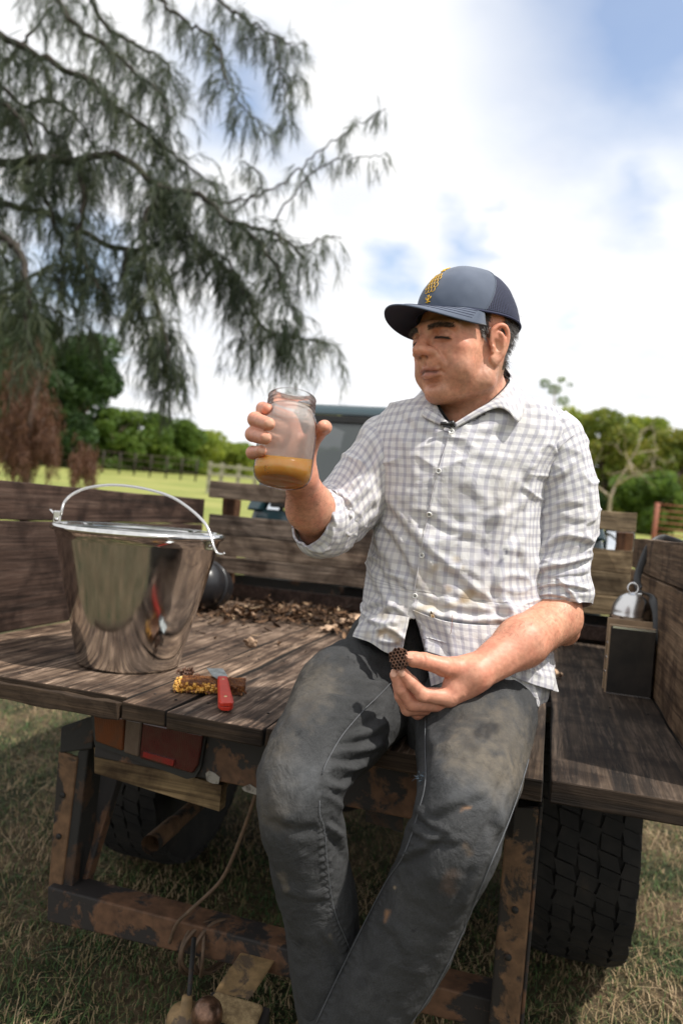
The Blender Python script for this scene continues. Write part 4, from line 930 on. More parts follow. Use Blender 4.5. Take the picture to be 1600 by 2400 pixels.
# his left hand, pinching the piece of comb
fd.cone(W2, P(1052, 1634, 1.262), .0275, .0165, .012); fd.cone(W2, P(1046, 1648, 1.282), .026, .0165, .012); fd.cone(W2, P(1040, 1654, 1.302), .024, .0155, .012); fd.cone(W2, P(1034, 1656, 1.318), .022, .0145, .012)
fd.cone(P(1100, 1566, 1.285), P(1040, 1563, 1.254), .022, .0165, .014); fd.cone(P(1085, 1590, 1.28), P(1058, 1605, 1.268), .02, .014, .014)
finger([(1040, 1563, 1.254), (994, 1549, 1.247), (968, 1545, 1.247), (958, 1541, 1.246)], [.0162, .0136, .0128, .0100])
finger([(1052, 1634, 1.260), (990, 1628, 1.250), (964, 1600, 1.248), (946, 1578, 1.247)], [.0158, .0120, .0106, .0090])
finger([(1046, 1648, 1.280), (966, 1650, 1.266), (940, 1616, 1.258), (925, 1582, 1.254)], [.0158, .0122, .0106, .0090])
finger([(1040, 1655, 1.300), (955, 1662, 1.286), (938, 1632, 1.278), (930, 1604, 1.270)], [.0150, .0115, .0100, .0085])
finger([(1034, 1657, 1.316), (978, 1672, 1.306), (950, 1652, 1.300), (944, 1634, 1.294)], [.0140, .0105, .0092, .008])
# his right hand round the jar
fd.cone(W1, P(672, 1030, 1.262), .026, .019, .014); fd.cone(W1, P(680, 1000, 1.262), .024, .018, .014); fd.cone(W1, P(668, 1068, 1.262), .022, .017, .014); fd.cone(W1, P(725, 1040, 1.252), .02, .016, .014)
finger([(676, 985, 1.26), (628, 962, 1.235), (616, 958, 1.200), (627, 960, 1.165)], [.016, .0115, .0105, .0094])
finger([(672, 1010, 1.26), (608, 984, 1.230), (598, 983, 1.165), (630, 994, 1.118)], [.016, .0122, .0116, .0098])
finger([(668, 1040, 1.26), (601, 1020, 1.230), (592, 1018, 1.165), (622, 1027, 1.118)], [.0155, .0120, .0114, .0096])
finger([(668, 1070, 1.26), (604, 1064, 1.230), (592, 1061, 1.168), (612, 1057, 1.130)], [.0145, .0105, .0100, .0085])
finger([(722, 1045, 1.252), (745, 1015, 1.236), (760, 1002, 1.205), (757, 1000, 1.190)], [.0155, .0125, .0115, .0098])
SV, SQ = fd.mesh(.00172)
SV = relax(SV, SQ, 1, .5); SN = vnormals(SV, SQ)
print('skin', len(SV))
hl = HL(SV); inhead = (hl[:, 2] > -.14) & (np.linalg.norm(hl - np.array([0, .01, 0]), axis=1) < .19)
spx, spy, spz = proj(SV)
# relief on knuckles, veins and creases
SV = sculpt(SV, SN, [([(988, 1530), (996, 1546), (992, 1562)], 3, -.8), ([(1003, 1532), (1009, 1548), (1004, 1564)], 3, -.6), ([(1020, 1570), (1036, 1583), (1046, 1592)], 4, -1.6), ([(1030, 1608), (1012, 1606), (995, 1608)], 4, -1),
                     ([(975, 1634), (988, 1640), (1000, 1644)], 5, .8), ([(1250, 1430), (1180, 1500), (1120, 1555)], 8, .8), ([(1280, 1500), (1200, 1560), (1120, 1610)], 9, -.8),
                     ([(940, 1608), (950, 1618)], 3, -.7), ([(1062, 1640), (1090, 1625)], 7, .9)])
# face relief in head coordinates: creases, folds, pores of the beard area
def fcrease(pts, w_, h_):
    global SV
    P3 = catmull(pts, np.linspace(0, len(pts) - 1, len(pts) * 6)); D = np.full(len(SV), 9.); idx = np.nonzero(inhead)[0]; q = hl[idx]
    for k in range(len(P3) - 1):
        a, b = P3[k], P3[k + 1]; ab = b - a; t = np.clip(((q - a) @ ab) / (ab @ ab + 1e-12), 0, 1); D[idx] = np.minimum(D[idx], np.linalg.norm(q - a - t[:, None] * ab, axis=1))
    SV = SV + SN * (h_ * np.exp(-(D / w_) ** 2))[:, None]
for s in (-1, 1):
    fcrease([(s * .021, .095, -.020), (s * .029, .086, -.034), (s * .034, .080, -.050), (s * .034, .078, -.062)], .0040, -.0013)   # cheek fold
    fcrease([(s * .034, .084, -.030), (s * .042, .077, -.046), (s * .044, .072, -.060)], .009, .0014)
    fcrease([(s * .022, .087, -.0565), (s * .027, .084, -.060)], .003, -.0022)
    fcrease([(s * .016, .090, -.006), (s * .026, .086, -.012), (s * .038, .080, -.010)], .0030, -.0008)        # under-eye
    fcrease([(s * .017, .089, .0085), (s * .031, .088, .0115), (s * .045, .078, .007)], .0020, -.0016)         # lid crease
    for a_, b_ in ((.004, .011), (-.001, .002), (-.006, -.008)): fcrease([(s * .047, .074, a_), (s * .056, .064, b_)], .0014, -.0006)   # crow's feet
    fcrease([(s * .0055, .096, .030), (s * .0065, .097, .020)], .0020, -.0012)
fcrease([(-.012, .092, -.0735), (0, .095, -.072), (.012, .092, -.0735)], .004, -.0016)
SV = SV + SN * ((.0003 * fbm(SV * 110, 2, 6) + .0004 * fbm(SV * 40, 2, 7)) * inhead * (hl[:, 2] > -.11))[:, None]
# ---- skin colours
col = np.tile(np.array([.60, .290, .190]), (len(SV), 1)); nzv = fbm(SV * 45, 3, 5)
col *= (1 + .16 * nzv)[:, None]; col[:, 1:] *= (1 + .10 * fbm(SV * 90, 2, 15))[:, None]
def blend(c, wgt): 
    global col
    wgt = np.clip(wgt, 0, 1)[:, None]; col = col * (1 - wgt) + np.array(c) * wgt
G = lambda x, y, z, s: np.exp(-(((hl - np.array([x, y, z])) / s) ** 2).sum(1)) * inhead
red = (.50, .16, .095)
for s in (-1, 1):
    blend(red, .55 * G(s * .045, .06, -.02, .026)); blend((.58, .20, .12), .6 * G(s * .083, -.01, .01, .03)); blend((.42, .20, .12), .35 * G(s * .05, .04, -.08, .03))
    bx = np.abs(hl[:, 0] - s * .030); br = (hl[:, 2] - (.0200 - .13 * (np.abs(hl[:, 0]) - .028) - 10 * (np.abs(hl[:, 0]) - .032) ** 2))
    blend((.045, .028, .02), inhead * (hl[:, 1] > .05) * np.clip(1.4 - (br / .0052) ** 2, 0, 1) * np.clip((.021 - bx) / .005, 0, 1) * (.5 + .35 * vnoise(SV * 900, 3)))
    lid = hl[:, 2] - (-.0018 - .20 * (np.abs(hl[:, 0]) - .031) + .5 * np.clip(np.abs(np.abs(hl[:, 0]) - .031) - .006, 0, 1) ** 1.0 * .0); blend((.02, .012, .01), .95 * inhead * (hl[:, 1] > .065) * np.clip(1.5 - (lid / .0026) ** 2, 0, 1) * np.clip((.0155 - bx) / .003, 0, 1))
    blend((.36, .16, .10), .5 * G(s * .031, .085, .014, .011)); blend((.38, .16, .11), .5 * G(s * .030, .088, -.007, .010))
blend(red, .5 * G(0, .112, -.01, .016)); blend((.42, .15, .11), .9 * G(0, .097, -.050, .008)); 
lipm = inhead * (hl[:, 1] > .082) * np.clip((.023 - np.abs(hl[:, 0])) / .006, 0, 1) * np.clip(1.3 - ((hl[:, 2] + .0568) / .0088) ** 2, 0, 1); blend((.42, .150, .115), .85 * lipm)
blend((.12, .04, .035), .9 * inhead * (hl[:, 1] > .082) * np.clip((.022 - np.abs(hl[:, 0])) / .004, 0, 1) * np.clip(1.3 - ((hl[:, 2] + .0565 - .0015 * np.cos(hl[:, 0] * 180)) / .0024) ** 2, 0, 1)); [blend((.07, .025, .02), .9 * G(s_ * .0080, .1035, -.0310, .0035)) for s_ in (-1, 1)]  # dark lip line; nostril shade painted into the skin colour
stub = inhead * (hl[:, 1] > -.02) * np.clip((-.03 - hl[:, 2]) / .02, 0, 1) * np.clip((hl[:, 2] + .135) / .02, 0, 1); blend((.30, .16, .11), .38 * stub * (.8 + .5 * vnoise(SV * 700, 8)))
hairc = .021 + .25 * np.clip(hl[:, 2] - .0, 0, 1) ** 1.0 * .0; sideb = inhead * (np.abs(hl[:, 0]) > .045) * (np.abs(hl[:, 0]) < .0765) * np.clip((hl[:, 2] + .006) / .004, 0, 1) * np.clip((.0075 + .28 * np.clip(hl[:, 2], 0, .06) - np.abs(hl[:, 1] - .018)) / .003, 0, 1); blend((.040, .030, .025), .85 * sideb)
back = inhead * (hl[:, 1] < -.022) * (hl[:, 2] > -.06) * (np.abs(hl[:, 0]) < .0725) ; blend((.045, .033, .027), .85 * back * (np.linalg.norm(hl - np.array([0, -.02, .05]), axis=1) < .13))
hand = (1 - inhead) * np.clip((1.34 - spz) / .04, 0, 1); blend((.56, .25, .17), .55 * hand); blend((.55, .17, .11), .35 * hand * np.clip(vnoise(SV * 60, 2) + .2, 0, 1))
def spot(px, py, r, c, a=1.): 
    blend(c, a * np.clip(1.6 - np.hypot(spx - px, spy - py) / r, 0, 1) * (spz < 1.30))
for (x, y) in [(958, 1536)]: pass
nails = [((632, 990), (640, 998), 5), ((624, 1022), (632, 1030), 5)]
for (x, y, r) in [(921, 1577, 5), (942, 1576, 5), (957, 1537, 6)]: spot(x, y, r, (.66, .36, .27), .8)
blend((.36, .16, .095), .5 * (1 - inhead) * (spy > 1400) * np.clip((spz - 1.30) / .05, 0, 1) * np.clip(vnoise(SV * np.array([300, 300, 300]), 4) * .6 + .35, 0, 1))
body = mobj('body', SV, SQ, sk.m, person, smooth=True); attrc(body, 'paint', np.concatenate([np.clip(col, 0, 1), np.ones((len(col), 1))], 1))
nl = Mat('nail', .28, 0, .5); nl.col((.60, .32, .22))
for (x, y, dx, dy, L_n, w_n, zc) in [(632, 992, .9, .35, .0065, .0048, 1.2), (624, 1025, .9, .35, .0065, .0048, 1.2), (614, 1056, .95, .1, .0055, .0040, 1.2), (921, 1577, -.25, -1, .0070, .0048, 1.3), (941, 1575, -.3, -1, .0075, .0052, 1.3), (962, 1535, -1, -.12, .0085, .0062, 1.3)]:
    c, n_b = pick(SV, SN, x, y, .0004); d_ = CR * dx - CU * dy; d_ = nz(d_ - (d_ @ n_b) * n_b); s_ = np.cross(n_b, d_); vs = []
    for i in range(7):
        t = -1 + 2 * i / 6; ww = w_n * (1 - .35 * t * t if t > 0 else 1 - .15 * t * t) * (.55 if abs(t) == 1 else 1)
        for j in range(5): u_ = -1 + 2 * j / 4; vs.append(c + d_ * L_n * t + s_ * ww * u_ - n_b * (.0010 * u_ * u_ + .0006 * t * t))
    mobj('fingernail', vs, [(i * 5 + j, i * 5 + j + 1, i * 5 + j + 6, i * 5 + j + 5) for i in range(6) for j in range(4)], nl.m, person, smooth=True)
# ---- forearm hair, scalp hair, brows: short strands rooted on the skin
hm = Mat('hair', .5, 0, .5); at = hm.attr('tone'); hm.col(hm.ramp(at.outputs['Fac'], [(0, (.014, .010, .008)), (.7, (.045, .032, .025)), (1., (.16, .14, .125))]))
ahm = Mat('arm_hair', .5, 0, .5); ahm.col((.13, .06, .03))
def strands(name, mask, n, ln, wd, dirfn, mat, seed, lift=0., parent=person):
    g = np.random.default_rng(seed); idx = np.nonzero(mask)[0]
    if len(idx) == 0: print('no roots', name); return
    k = g.choice(idx, n); p = SV[k] + SN[k] * lift; d = dirfn(SV[k], SN[k], g); d /= np.linalg.norm(d, axis=1)[:, None]; l = (ln * g.uniform(.5, 1.3, n))[:, None]
    s_ = np.cross(d, SN[k]); s_ /= np.linalg.norm(s_, axis=1)[:, None] + 1e-9; m1 = p + d * l * .5 + SN[k] * l * .12; t = p + d * l
    V = np.stack([p - s_ * wd, p + s_ * wd, m1 + s_ * wd * .8, m1 - s_ * wd * .8, t], 1).reshape(-1, 3); i = np.arange(n) * 5
    F3 = np.concatenate([np.stack([i, i + 1, i + 2], 1), np.stack([i, i + 2, i + 3], 1), np.stack([i + 3, i + 2, i + 4], 1)])
    o = mobj(name, V, F3, mat, parent); attr1(o, 'tone', np.repeat(np.clip(g.normal(.45, .28, n), 0, 1), 5)); o['kind'] = 'stuff'; return o
side = sideb > .5
nape = inhead & (hl[:, 1] < -.025) & (hl[:, 2] > -.062 + .3 * np.clip(hl[:, 1] + .06, 0, 1)) & (np.linalg.norm(hl - np.array([0, -.02, .05]), axis=1) < .135) & (np.abs(hl[:, 0]) < .075)
hd_ = lambda V, Nn, g: HM @ np.array([0, -.35, -1.]) + g.normal(0, .22, (len(V), 3)) + Nn * .25
strands('hair', side | nape, 9000, .013, .00045, hd_, hm.m, 31, .0004)
brow = np.zeros(len(SV), bool)
for s in (-1, 1):
    br = (hl[:, 2] - (.0200 - .13 * (np.abs(hl[:, 0]) - .028) - 10 * (np.abs(hl[:, 0]) - .032) ** 2)); brow |= inhead & (hl[:, 1] > .05) & (np.abs(br) < .0036) & (np.abs(hl[:, 0] - s * .030) < .0195)
strands('eyebrows', brow, 700, .008, .0003, lambda V, Nn, g: HM @ np.array([0, 0, .25]) + np.outer(np.sign(HL(V)[:, 0]), HX) * .9 + g.normal(0, .2, (len(V), 3)), hm.m, 32, .0002)
# lash lines following the closed lids, found on the skin itself
lash = MB()
for s in (-1, 1):
    q = []
    for t in np.linspace(-1, 1, 15):
        x = s * .031 + t * .0145; z = -.0006 - .0022 * t * t - (.0032 * t * s); k = np.argmin(np.where(inhead & (hl[:, 1] > .05), (hl[:, 0] - x) ** 2 + (hl[:, 2] - z) ** 2, 9.)); q.append(SV[k] + SN[k] * .0003)
    q = np.array(q); q[1:-1] = (q[:-2] + q[1:-1] + q[2:]) / 3; lash.tube(q, list(.0003 + .0011 * np.sin(np.linspace(.1, 3.04, 15))), 6)
    g_ = np.random.default_rng(7)
    for t in np.linspace(.05, .95, 26): c = q[int(t * 14)]; lash.tube([c, c + HY * .004 - HZ * .003 * g_.uniform(.5, 1.2) + HX * s * .0015 * t], [.00025, .0001], 4)
lm_ = simple('lash_black', (.010, .008, .007), .5); lash.build('eyelashes', lm_, person)
arm2 = (~inhead) & (spy > 1400) & (spz > 1.29) & (spx > 1090)
strands('arm_hair', arm2, 2600, .011, .00016, lambda V, Nn, g: np.tile(nz(W2 - E2) * .6 - CU * .5, (len(V), 1)) + g.normal(0, .45, (len(V), 3)) + Nn * .5, ahm.m, 33)
arm1 = (~inhead) & (spy > 1130) & (spy < 1280) & (spx < 790)
strands('arm_hair', arm1, 1500, .010, .00016, lambda V, Nn, g: np.tile(nz(W1 - E1) * .5 - CR * .6, (len(V), 1)) + g.normal(0, .45, (len(V), 3)) + Nn * .4, ahm.m, 34)

# ================================================================== cap
capm = Mat('cap_navy', .75, 0, .3); v = capm.coord(); n_ = capm.noise(v, 18, 4); capm.col(capm.ramp(n_, [(.3, (.050, .068, .110)), (.7, (.078, .100, .150))])); capm.bump(capm.noise(v, 900, 2), .2, .0006); capm.set('Sheen Weight', .25)
mesh_m = Mat('cap_mesh', .7, 0, .3); cu = mesh_m.attr('cuv'); s3 = N(mesh_m.nt, 'ShaderNodeSeparateXYZ'); mesh_m.l(cu.outputs['Vector'], s3.inputs[0])
w1 = mesh_m.math('FRACT', mesh_m.math('MULTIPLY', s3.outputs[0], 260.)); w2 = mesh_m.math('FRACT', mesh_m.math('MULTIPLY', s3.outputs[1], 420.))
rp = mesh_m.ramp(mesh_m.math('ABSOLUTE', mesh_m.math('SUBTRACT', w1, .5)), [(.10, 1.), (.3, 0.)]); rq = mesh_m.ramp(mesh_m.math('ABSOLUTE', mesh_m.math('SUBTRACT', w2, .5)), [(.10, .4), (.3, 0.)])
hh = mesh_m.math('MAXIMUM', rp, rq); mesh_m.col(mesh_m.mix(hh, (.008, .010, .022), (.045, .053, .105))); mesh_m.bump(hh, .8, .0015)
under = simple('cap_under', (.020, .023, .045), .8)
CC = np.array([0, -.019, .050]); CRd = np.array([.0850, .1030, .090])
def rimz(th): # lower edge of the crown by azimuth, 0 = front
    a_ = np.abs(th) / R(64); return .051 - .014 * np.clip(a_, 0, 1) ** 1.6 - .029 * np.clip((np.abs(th) - R(64)) / R(116), 0, 1)
def crownpt(th, t):
    """th azimuth from the front, t 0 rim .. 1 top"""
    z0 = rimz(th) ; 
    ang = t * np.pi / 2; pw = .80 + .12 * np.clip(np.cos(th), 0, 1); rr_ = np.cos(ang) ** pw; zt = .080 + .006 * np.cos(th); zz_ = np.sin(ang) ** .95
    fr = 1 + .0 * th
    x = CRd[0] * np.sin(th) * rr_; y = CC[1] + CRd[1] * np.cos(th) * rr_ * fr; z = z0 + (CC[2] + zt - z0) * zz_
    y = y - .008 * t * np.clip(np.cos(th), 0, 1) + .0 ; return np.stack([x, y, z], -1)
nu, nv = 128, 40; th = np.linspace(-np.pi, np.pi, nu, endpoint=False); tv = np.linspace(0, 1, nv); TH, TV = np.meshgrid(th, tv); CP = crownpt(TH, TV)
Vc = HO + (CP.reshape(-1, 3) * HS) @ HM.T; I = np.arange(nu * nv).reshape(nv, nu); J = np.roll(I, -1, 1)
cap = empty('cap', parent=person); cap['label'] = 'navy trucker cap with a yellow embroidered honeycomb emblem'
fm = (np.abs(TH) < R(64)); 
def capgrid(name, s0, s1, n, mat):
    tb = R(64) + R(48) * tv ** .8; s_ = np.linspace(s0, s1, n)
    TH_ = np.where(s_[None] <= 1, s_[None] * tb[:, None], tb[:, None] + (s_[None] - 1) * (2 * np.pi - 2 * tb[:, None])); TV_ = np.repeat(tv[:, None], n, 1); th_w = (TH_ + np.pi) % (2 * np.pi) - np.pi
    C3 = crownpt(th_w, TV_).reshape(-1, 3); Vg = HO + (C3 * HS) @ HM.T; Ig = np.arange(nv * n).reshape(nv, n); Qg = np.stack([Ig[:-1, :-1].ravel(), Ig[:-1, 1:].ravel(), Ig[1:, 1:].ravel(), Ig[1:, :-1].ravel()], 1)
    Ng = vnormals(Vg, Qg)
    if ((Vg - H(0, -.02, .03)) * Ng).sum() < 0: Qg = Qg[:, ::-1]; Ng = -Ng
    Vg = Vg + Ng * (.0012 * fbm(Vg * 30, 2, 4))[:, None]
    o = mobj(name, Vg, Qg, mat, cap, smooth=True); attr3(o, 'cuv', np.stack([TH_.ravel() * .095, TV_.ravel() * .14, 0 * TV_.ravel()], 1)); sm_ = o.modifiers.new('s', 'SOLIDIFY'); sm_.thickness = .0018; sm_.offset = -1; return Vg.reshape(nv, n, 3)
GF = capgrid('front_panel', -1, 1, 60, capm.m); capgrid('mesh_panel', 1, 2, 70, mesh_m.m)
for c_ in (0, -1): MB().tube(GF[:-1, c_], .0011, 6).build('panel_seam', capm.m, cap)
MB().lathe([(0, .0035), (.004, .003), (.006, 0), (0, 0)], 16, Matrix.Translation(H(0, -.032, .1335)) @ Matrix([[HX[i], HY[i], HZ[i]] for i in range(3)]).to_4x4()).build('button', capm.m, cap)
# sweat band edge + brim
band = [HO + HM @ (crownpt(np.array(a), np.array(0.)) * HS) for a in np.linspace(-np.pi, np.pi, 80)]; MB().tube(band, .0022, 8, cap=False).build('rim_seam', simple('navy_thread', (.015, .02, .06), .8), cap)
bu, bv = 48, 16; BP = []
for j in range(bv + 1):
    t = j / bv
    for i in range(bu + 1):
        a = -R(64) + R(128) * i / bu; inn = crownpt(np.array(a), np.array(0.0)); ext = .088 * max(0., math.cos(a / R(64) * math.pi / 2)) ** .55
        o_ = np.array([inn[0] * (1 + .02 * t), inn[1] + ext * t, inn[2] + .001]); droop = -4.6 * o_[0] ** 2 * t - .03 * ext * t - .8 * (ext * t) ** 2; o_[2] += droop + .010 * t * math.cos(a); BP.append(o_)
BPv = HO + (np.array(BP) * HS) @ HM.T; NB = HZ
bf = [(j * (bu + 1) + i, j * (bu + 1) + i + 1, (j + 1) * (bu + 1) + i + 1, (j + 1) * (bu + 1) + i) for j in range(bv) for i in range(bu)]
def brim(name, off, mat, par):
    o = mobj(name, BPv + HZ * off * HS, bf, mat, par, smooth=True); return o
top = BPv + HZ * .0012; bot = BPv - HZ * .0018; n0 = len(BPv); edge = [i for i in range(bu + 1)]
ring = [i for i in range(bu + 1)] + [(j) * (bu + 1) + bu for j in range(1, bv + 1)] + [bv * (bu + 1) + i for i in range(bu - 1, -1, -1)] + [j * (bu + 1) for j in range(bv - 1, 0, -1)]
ff = bf + [tuple(n0 + x for x in f[::-1]) for f in bf] + [(ring[i], ring[(i + 1) % len(ring)], n0 + ring[(i + 1) % len(ring)], n0 + ring[i]) for i in range(len(ring))]
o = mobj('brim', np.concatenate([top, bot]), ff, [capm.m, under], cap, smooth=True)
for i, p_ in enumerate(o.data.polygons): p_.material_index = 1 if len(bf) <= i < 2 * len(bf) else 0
bm = bmesh.new(); bm.from_mesh(o.data); bmesh.ops.recalc_face_normals(bm, faces=bm.faces); bm.to_mesh(o.data); bm.free()
for row in (3, 6, 9, 12): # rows of stitching
    MB().tube([BPv[row * (bu + 1) + i] + HZ * .0016 for i in range(2, bu - 1)], .0005, 5, cap=False).build('stitching', MT['navy_thread'], brim_par if False else cap)
# embroidered emblem: honeycomb fruit shape with a small insect above and below it, yellow thread
yel = Mat('yellow_thread', .6, 0, .4); yel.col((.72, .42, .03))
em = MB()
def cpt(u_, v_): # u across (m, + = his left), v up (m) on the front panel
    a = u_ / .095; tt_ = v_ / .125; c = crownpt(np.array(a), np.array(tt_)); n = nz(np.array([c[0] / CRd[0] ** 2, (c[1] - CC[1]) / CRd[1] ** 2, max(0, c[2] - .05) / .09 ** 2])); return HO + HM @ ((c + n * .0009) * HS)
hexr = .0050
for r_ in range(-3, 4):
    for c_ in range(-3, 4):
        cx = (c_ + (r_ % 2) * .5) * hexr * 1.73; cy = .047 + r_ * hexr * 1.5
        if (cx / .0165) ** 2 + ((cy - .047) / .0215) ** 2 > 1: continue
        hx_ = [cpt(cx + hexr * math.sin(R(60 * k)), cy + hexr * math.cos(R(60 * k))) for k in range(7)]; em.tube(hx_, .00065, 5, cap=False)
for (cx, cy, s_) in ((0, .079, 1.), (0, .014, .7)):
    em.tube([cpt(cx, cy - .006 * s_), cpt(cx, cy), cpt(cx, cy + .006 * s_)], [.0012 * s_, .0026 * s_, .001 * s_], 8)
    for k in (-1, 1):
        em.tube([cpt(cx, cy), cpt(cx + k * .007 * s_, cy + .004 * s_), cpt(cx + k * .010 * s_, cy + .009 * s_)], [.0008, .0018 * s_, .0006], 6); em.tube([cpt(cx, cy - .002), cpt(cx + k * .008 * s_, cy - .003 * s_)], [.0008, .0012 * s_], 6); em.tube([cpt(cx, cy + .005 * s_), cpt(cx + k * .003 * s_, cy + .013 * s_)], [.0008, .0008], 5)
em.build('emblem', yel.m, cap)
# ================================================================== trousers
def clothobj(name, V, Q, mat, parent, Nn=None, uv=None, paint=None, solid=0., off=-1):
    o = mobj(name, V, Q, mat, parent, smooth=True)
    if uv is not None: attr3(o, 'cuv', uv + np.stack([.0035 * fbm(V * 9, 2, 90), .0035 * fbm(V * 9, 2, 91), 0 * V[:, 0]], 1))
    pc_ = np.zeros((len(V), 4)) if paint is None else paint; attrc(o, 'paint', pc_)
    if solid: s_ = o.modifiers.new('s', 'SOLIDIFY'); s_.thickness = solid; s_.offset = off; s_.material_offset = 0
    return o
def paintmap(V, Nn, spots, seed=3):
    """stains: (points or centre, radius px, colour, strength); returned as rgba"""
    px, py, z = proj(V); out = np.zeros((len(V), 4)); nn = fbm(V * 70, 3, seed)
    for pts, r, c, a in spots:
        pts = [pts] if np.isscalar(pts[0]) else pts
        d = pdist(px, py, pts)[0] if len(pts) > 1 else np.hypot(px - pts[0][0], py - pts[0][1])
        w_ = a * np.clip(1.35 - d / r + nn * .45, 0, 1) ** 1.3; na = np.clip(w_ + out[:, 3] * (1 - w_), 0, 1)
        k = np.where(na > 1e-6, w_ / np.maximum(na, 1e-6), 0)[:, None]; out[:, :3] = out[:, :3] * (1 - k) + np.array(c) * k; out[:, 3] = na
    return out
trousers = empty('trousers', parent=person)
dust = (.135, .115, .090); dark = (.014, .014, .016); orange = (.30, .15, .07); pale = (.10, .105, .112)
A = [((850, 1440), (1010, 1640), 1.60, .10), ((818, 1491), (985, 1690), 1.53, .10), ((735, 1538), (940, 1732), 1.45, .100), ((684, 1628), (885, 1782), 1.35, .096),
     ((636, 1722), (838, 1824), 1.27, .090), ((607, 1800), (808, 1864), 1.225, .086), ((607, 1880), (803, 1908), 1.22, .081), ((621, 1968), (814, 1976), 1.235, .078),
     ((645, 2072), (829, 2062), 1.255, .075), ((667, 2160), (839, 2144), 1.27, .072), ((679, 2270), (839, 2240), 1.28, .070), ((694, 2360), (832, 2340), 1.29, .068), ((705, 2450), (825, 2440), 1.30, .066), ((718, 2580), (826, 2570), 1.31, .064)]
B = [((985, 1540), (1262, 1545), 1.53, .10), ((973, 1650), (1260, 1622), 1.43, .100), ((973, 1735), (1254, 1712), 1.33, .096), ((977, 1806), (1232, 1802), 1.24, .092), ((976, 1872), (1209, 1866), 1.17, .088),
     ((958, 1932), (1184, 1938), 1.145, .082), ((937, 1996), (1146, 2020), 1.15, .079), ((912, 2058), (1100, 2122), 1.17, .075), ((870, 2142), (1053, 2236), 1.19, .071), ((813, 2247), (1000, 2328), 1.21, .068), ((750, 2347), (945, 2424), 1.23, .064), ((690, 2440), (870, 2530), 1.25, .062), ((625, 2560), (795, 2660), 1.27, .06)]
foldsA = [([(900, 1600), (850, 1600), (790, 1590)], 7, 2.2, 'f'), ([(890, 1640), (830, 1640), (770, 1632)], 8, 2.2, 'f'), ([(868, 1672), (820, 1680), (760, 1678)], 7, 1.6, 'f'), ([(800, 1700), (760, 1712), (720, 1705)], 8, 1.4, 'f'),
          ([(905, 1690), (870, 1710), (820, 1728)], 9, 2.5, 'f'), ([(900, 1740), (850, 1755), (790, 1760)], 9, 3., 'f'), ([(860, 1790), (820, 1800), (770, 1792)], 9, 3.0, 'f'), ([(828, 1830), (800, 1845), (762, 1832)], 8, 2.5, 'f'),
          ([(810, 1900), (790, 1880), (760, 1860)], 8, 2.2, 'f'), ([(812, 1960), (790, 1950), (764, 1930)], 8, 2.2, 'f'), ([(770, 1935), (800, 1975), (815, 2010)], 8, 2., 'f'), ([(760, 1560), (850, 1540), (930, 1580)], 12, 2.5, 'f'),
          ([(640, 1900), (690, 1925), (740, 1915)], 14, 1.5, 'f'), ([(660, 2080), (720, 2100), (770, 2090)], 12, 1.2, 'f'), ([(820, 1500), (870, 1530), (940, 1560)], 10, 2.5, 'f'), ([(700, 1600), (690, 1680), (650, 1760)], 16, 1.5), ([(760, 2180), (800, 2240), (820, 2300)], 10, 1.6, 'f')]
foldsB = [([(1000, 1905), (1060, 1880), (1140, 1850)], 12, 1.8, 'f'), ([(975, 1890), (1010, 1930), (1060, 1950)], 9, 2.2, 'f'), ([(962, 1930), (1000, 1960), (1080, 1968)], 9, 2.0, 'f'), ([(930, 2010), (980, 1990), (1040, 1950)], 9, 2.2, 'f'),
          ([(1180, 1900), (1150, 1960), (1100, 2040)], 10, 2.2, 'f'), ([(1150, 1985), (1110, 2060), (1080, 2130)], 9, 2.0, 'f'), ([(1190, 1840), (1170, 1900), (1165, 1950)], 9, 2, 'f'), ([(1000, 1660), (1090, 1650), (1200, 1620)], 14, 2, 'f'),
          ([(985, 1740), (1060, 1745), (1120, 1730)], 14, 1.2, 'f'), ([(1225, 1700), (1180, 1760), (1160, 1820)], 14, 1.3, 'f'), ([(1000, 1700), (1020, 1760), (1010, 1830)], 12, 1.5, 'f'), ([(880, 2150), (930, 2180), (960, 2240)], 12, 1.2, 'f')]
seamA = [(918, 1598), (890, 1628), (856, 1660), (824, 1696), (799, 1727), (775, 1768), (756, 1809), (750, 1860), (749, 1909), (760, 1938), (765, 2000), (771, 2060), (780, 2120), (792, 2160), (808, 2196), (825, 2239)]
seamB = [(997, 1680), (995, 1737), (997, 1790), (997, 1823), (992, 1860), (983, 1890), (966, 1950), (947, 2000), (930, 2030), (909, 2058), (883, 2105), (856, 2158), (818, 2235), (780, 2312), (741, 2397)]
outB = [(1238, 1780), (1218, 1850), (1190, 1930), (1160, 2000), (1130, 2070), (1090, 2170), (1045, 2268), (1000, 2345), (955, 2410)]
def pucker(seam, n, w_, h, side=1):
    s_ = catmull(seam, np.linspace(0, len(seam) - 1, n)); g = np.gradient(s_, axis=0); g /= np.linalg.norm(g, axis=1)[:, None]; nrm = np.stack([-g[:, 1], g[:, 0]], 1) * side; out = []
    for i in range(n): out.append(([tuple(s_[i] + nrm[i] * 2), tuple(s_[i] + nrm[i] * w_ + g[i] * w_ * .35)], 3.6, h))
    return out
foldsA += pucker(seamA, 54, 17, 1.3, 1) + pucker(seamA[6:], 20, 10, .9, -1); foldsB += pucker(seamB[5:], 40, 16, 1.4, -1)
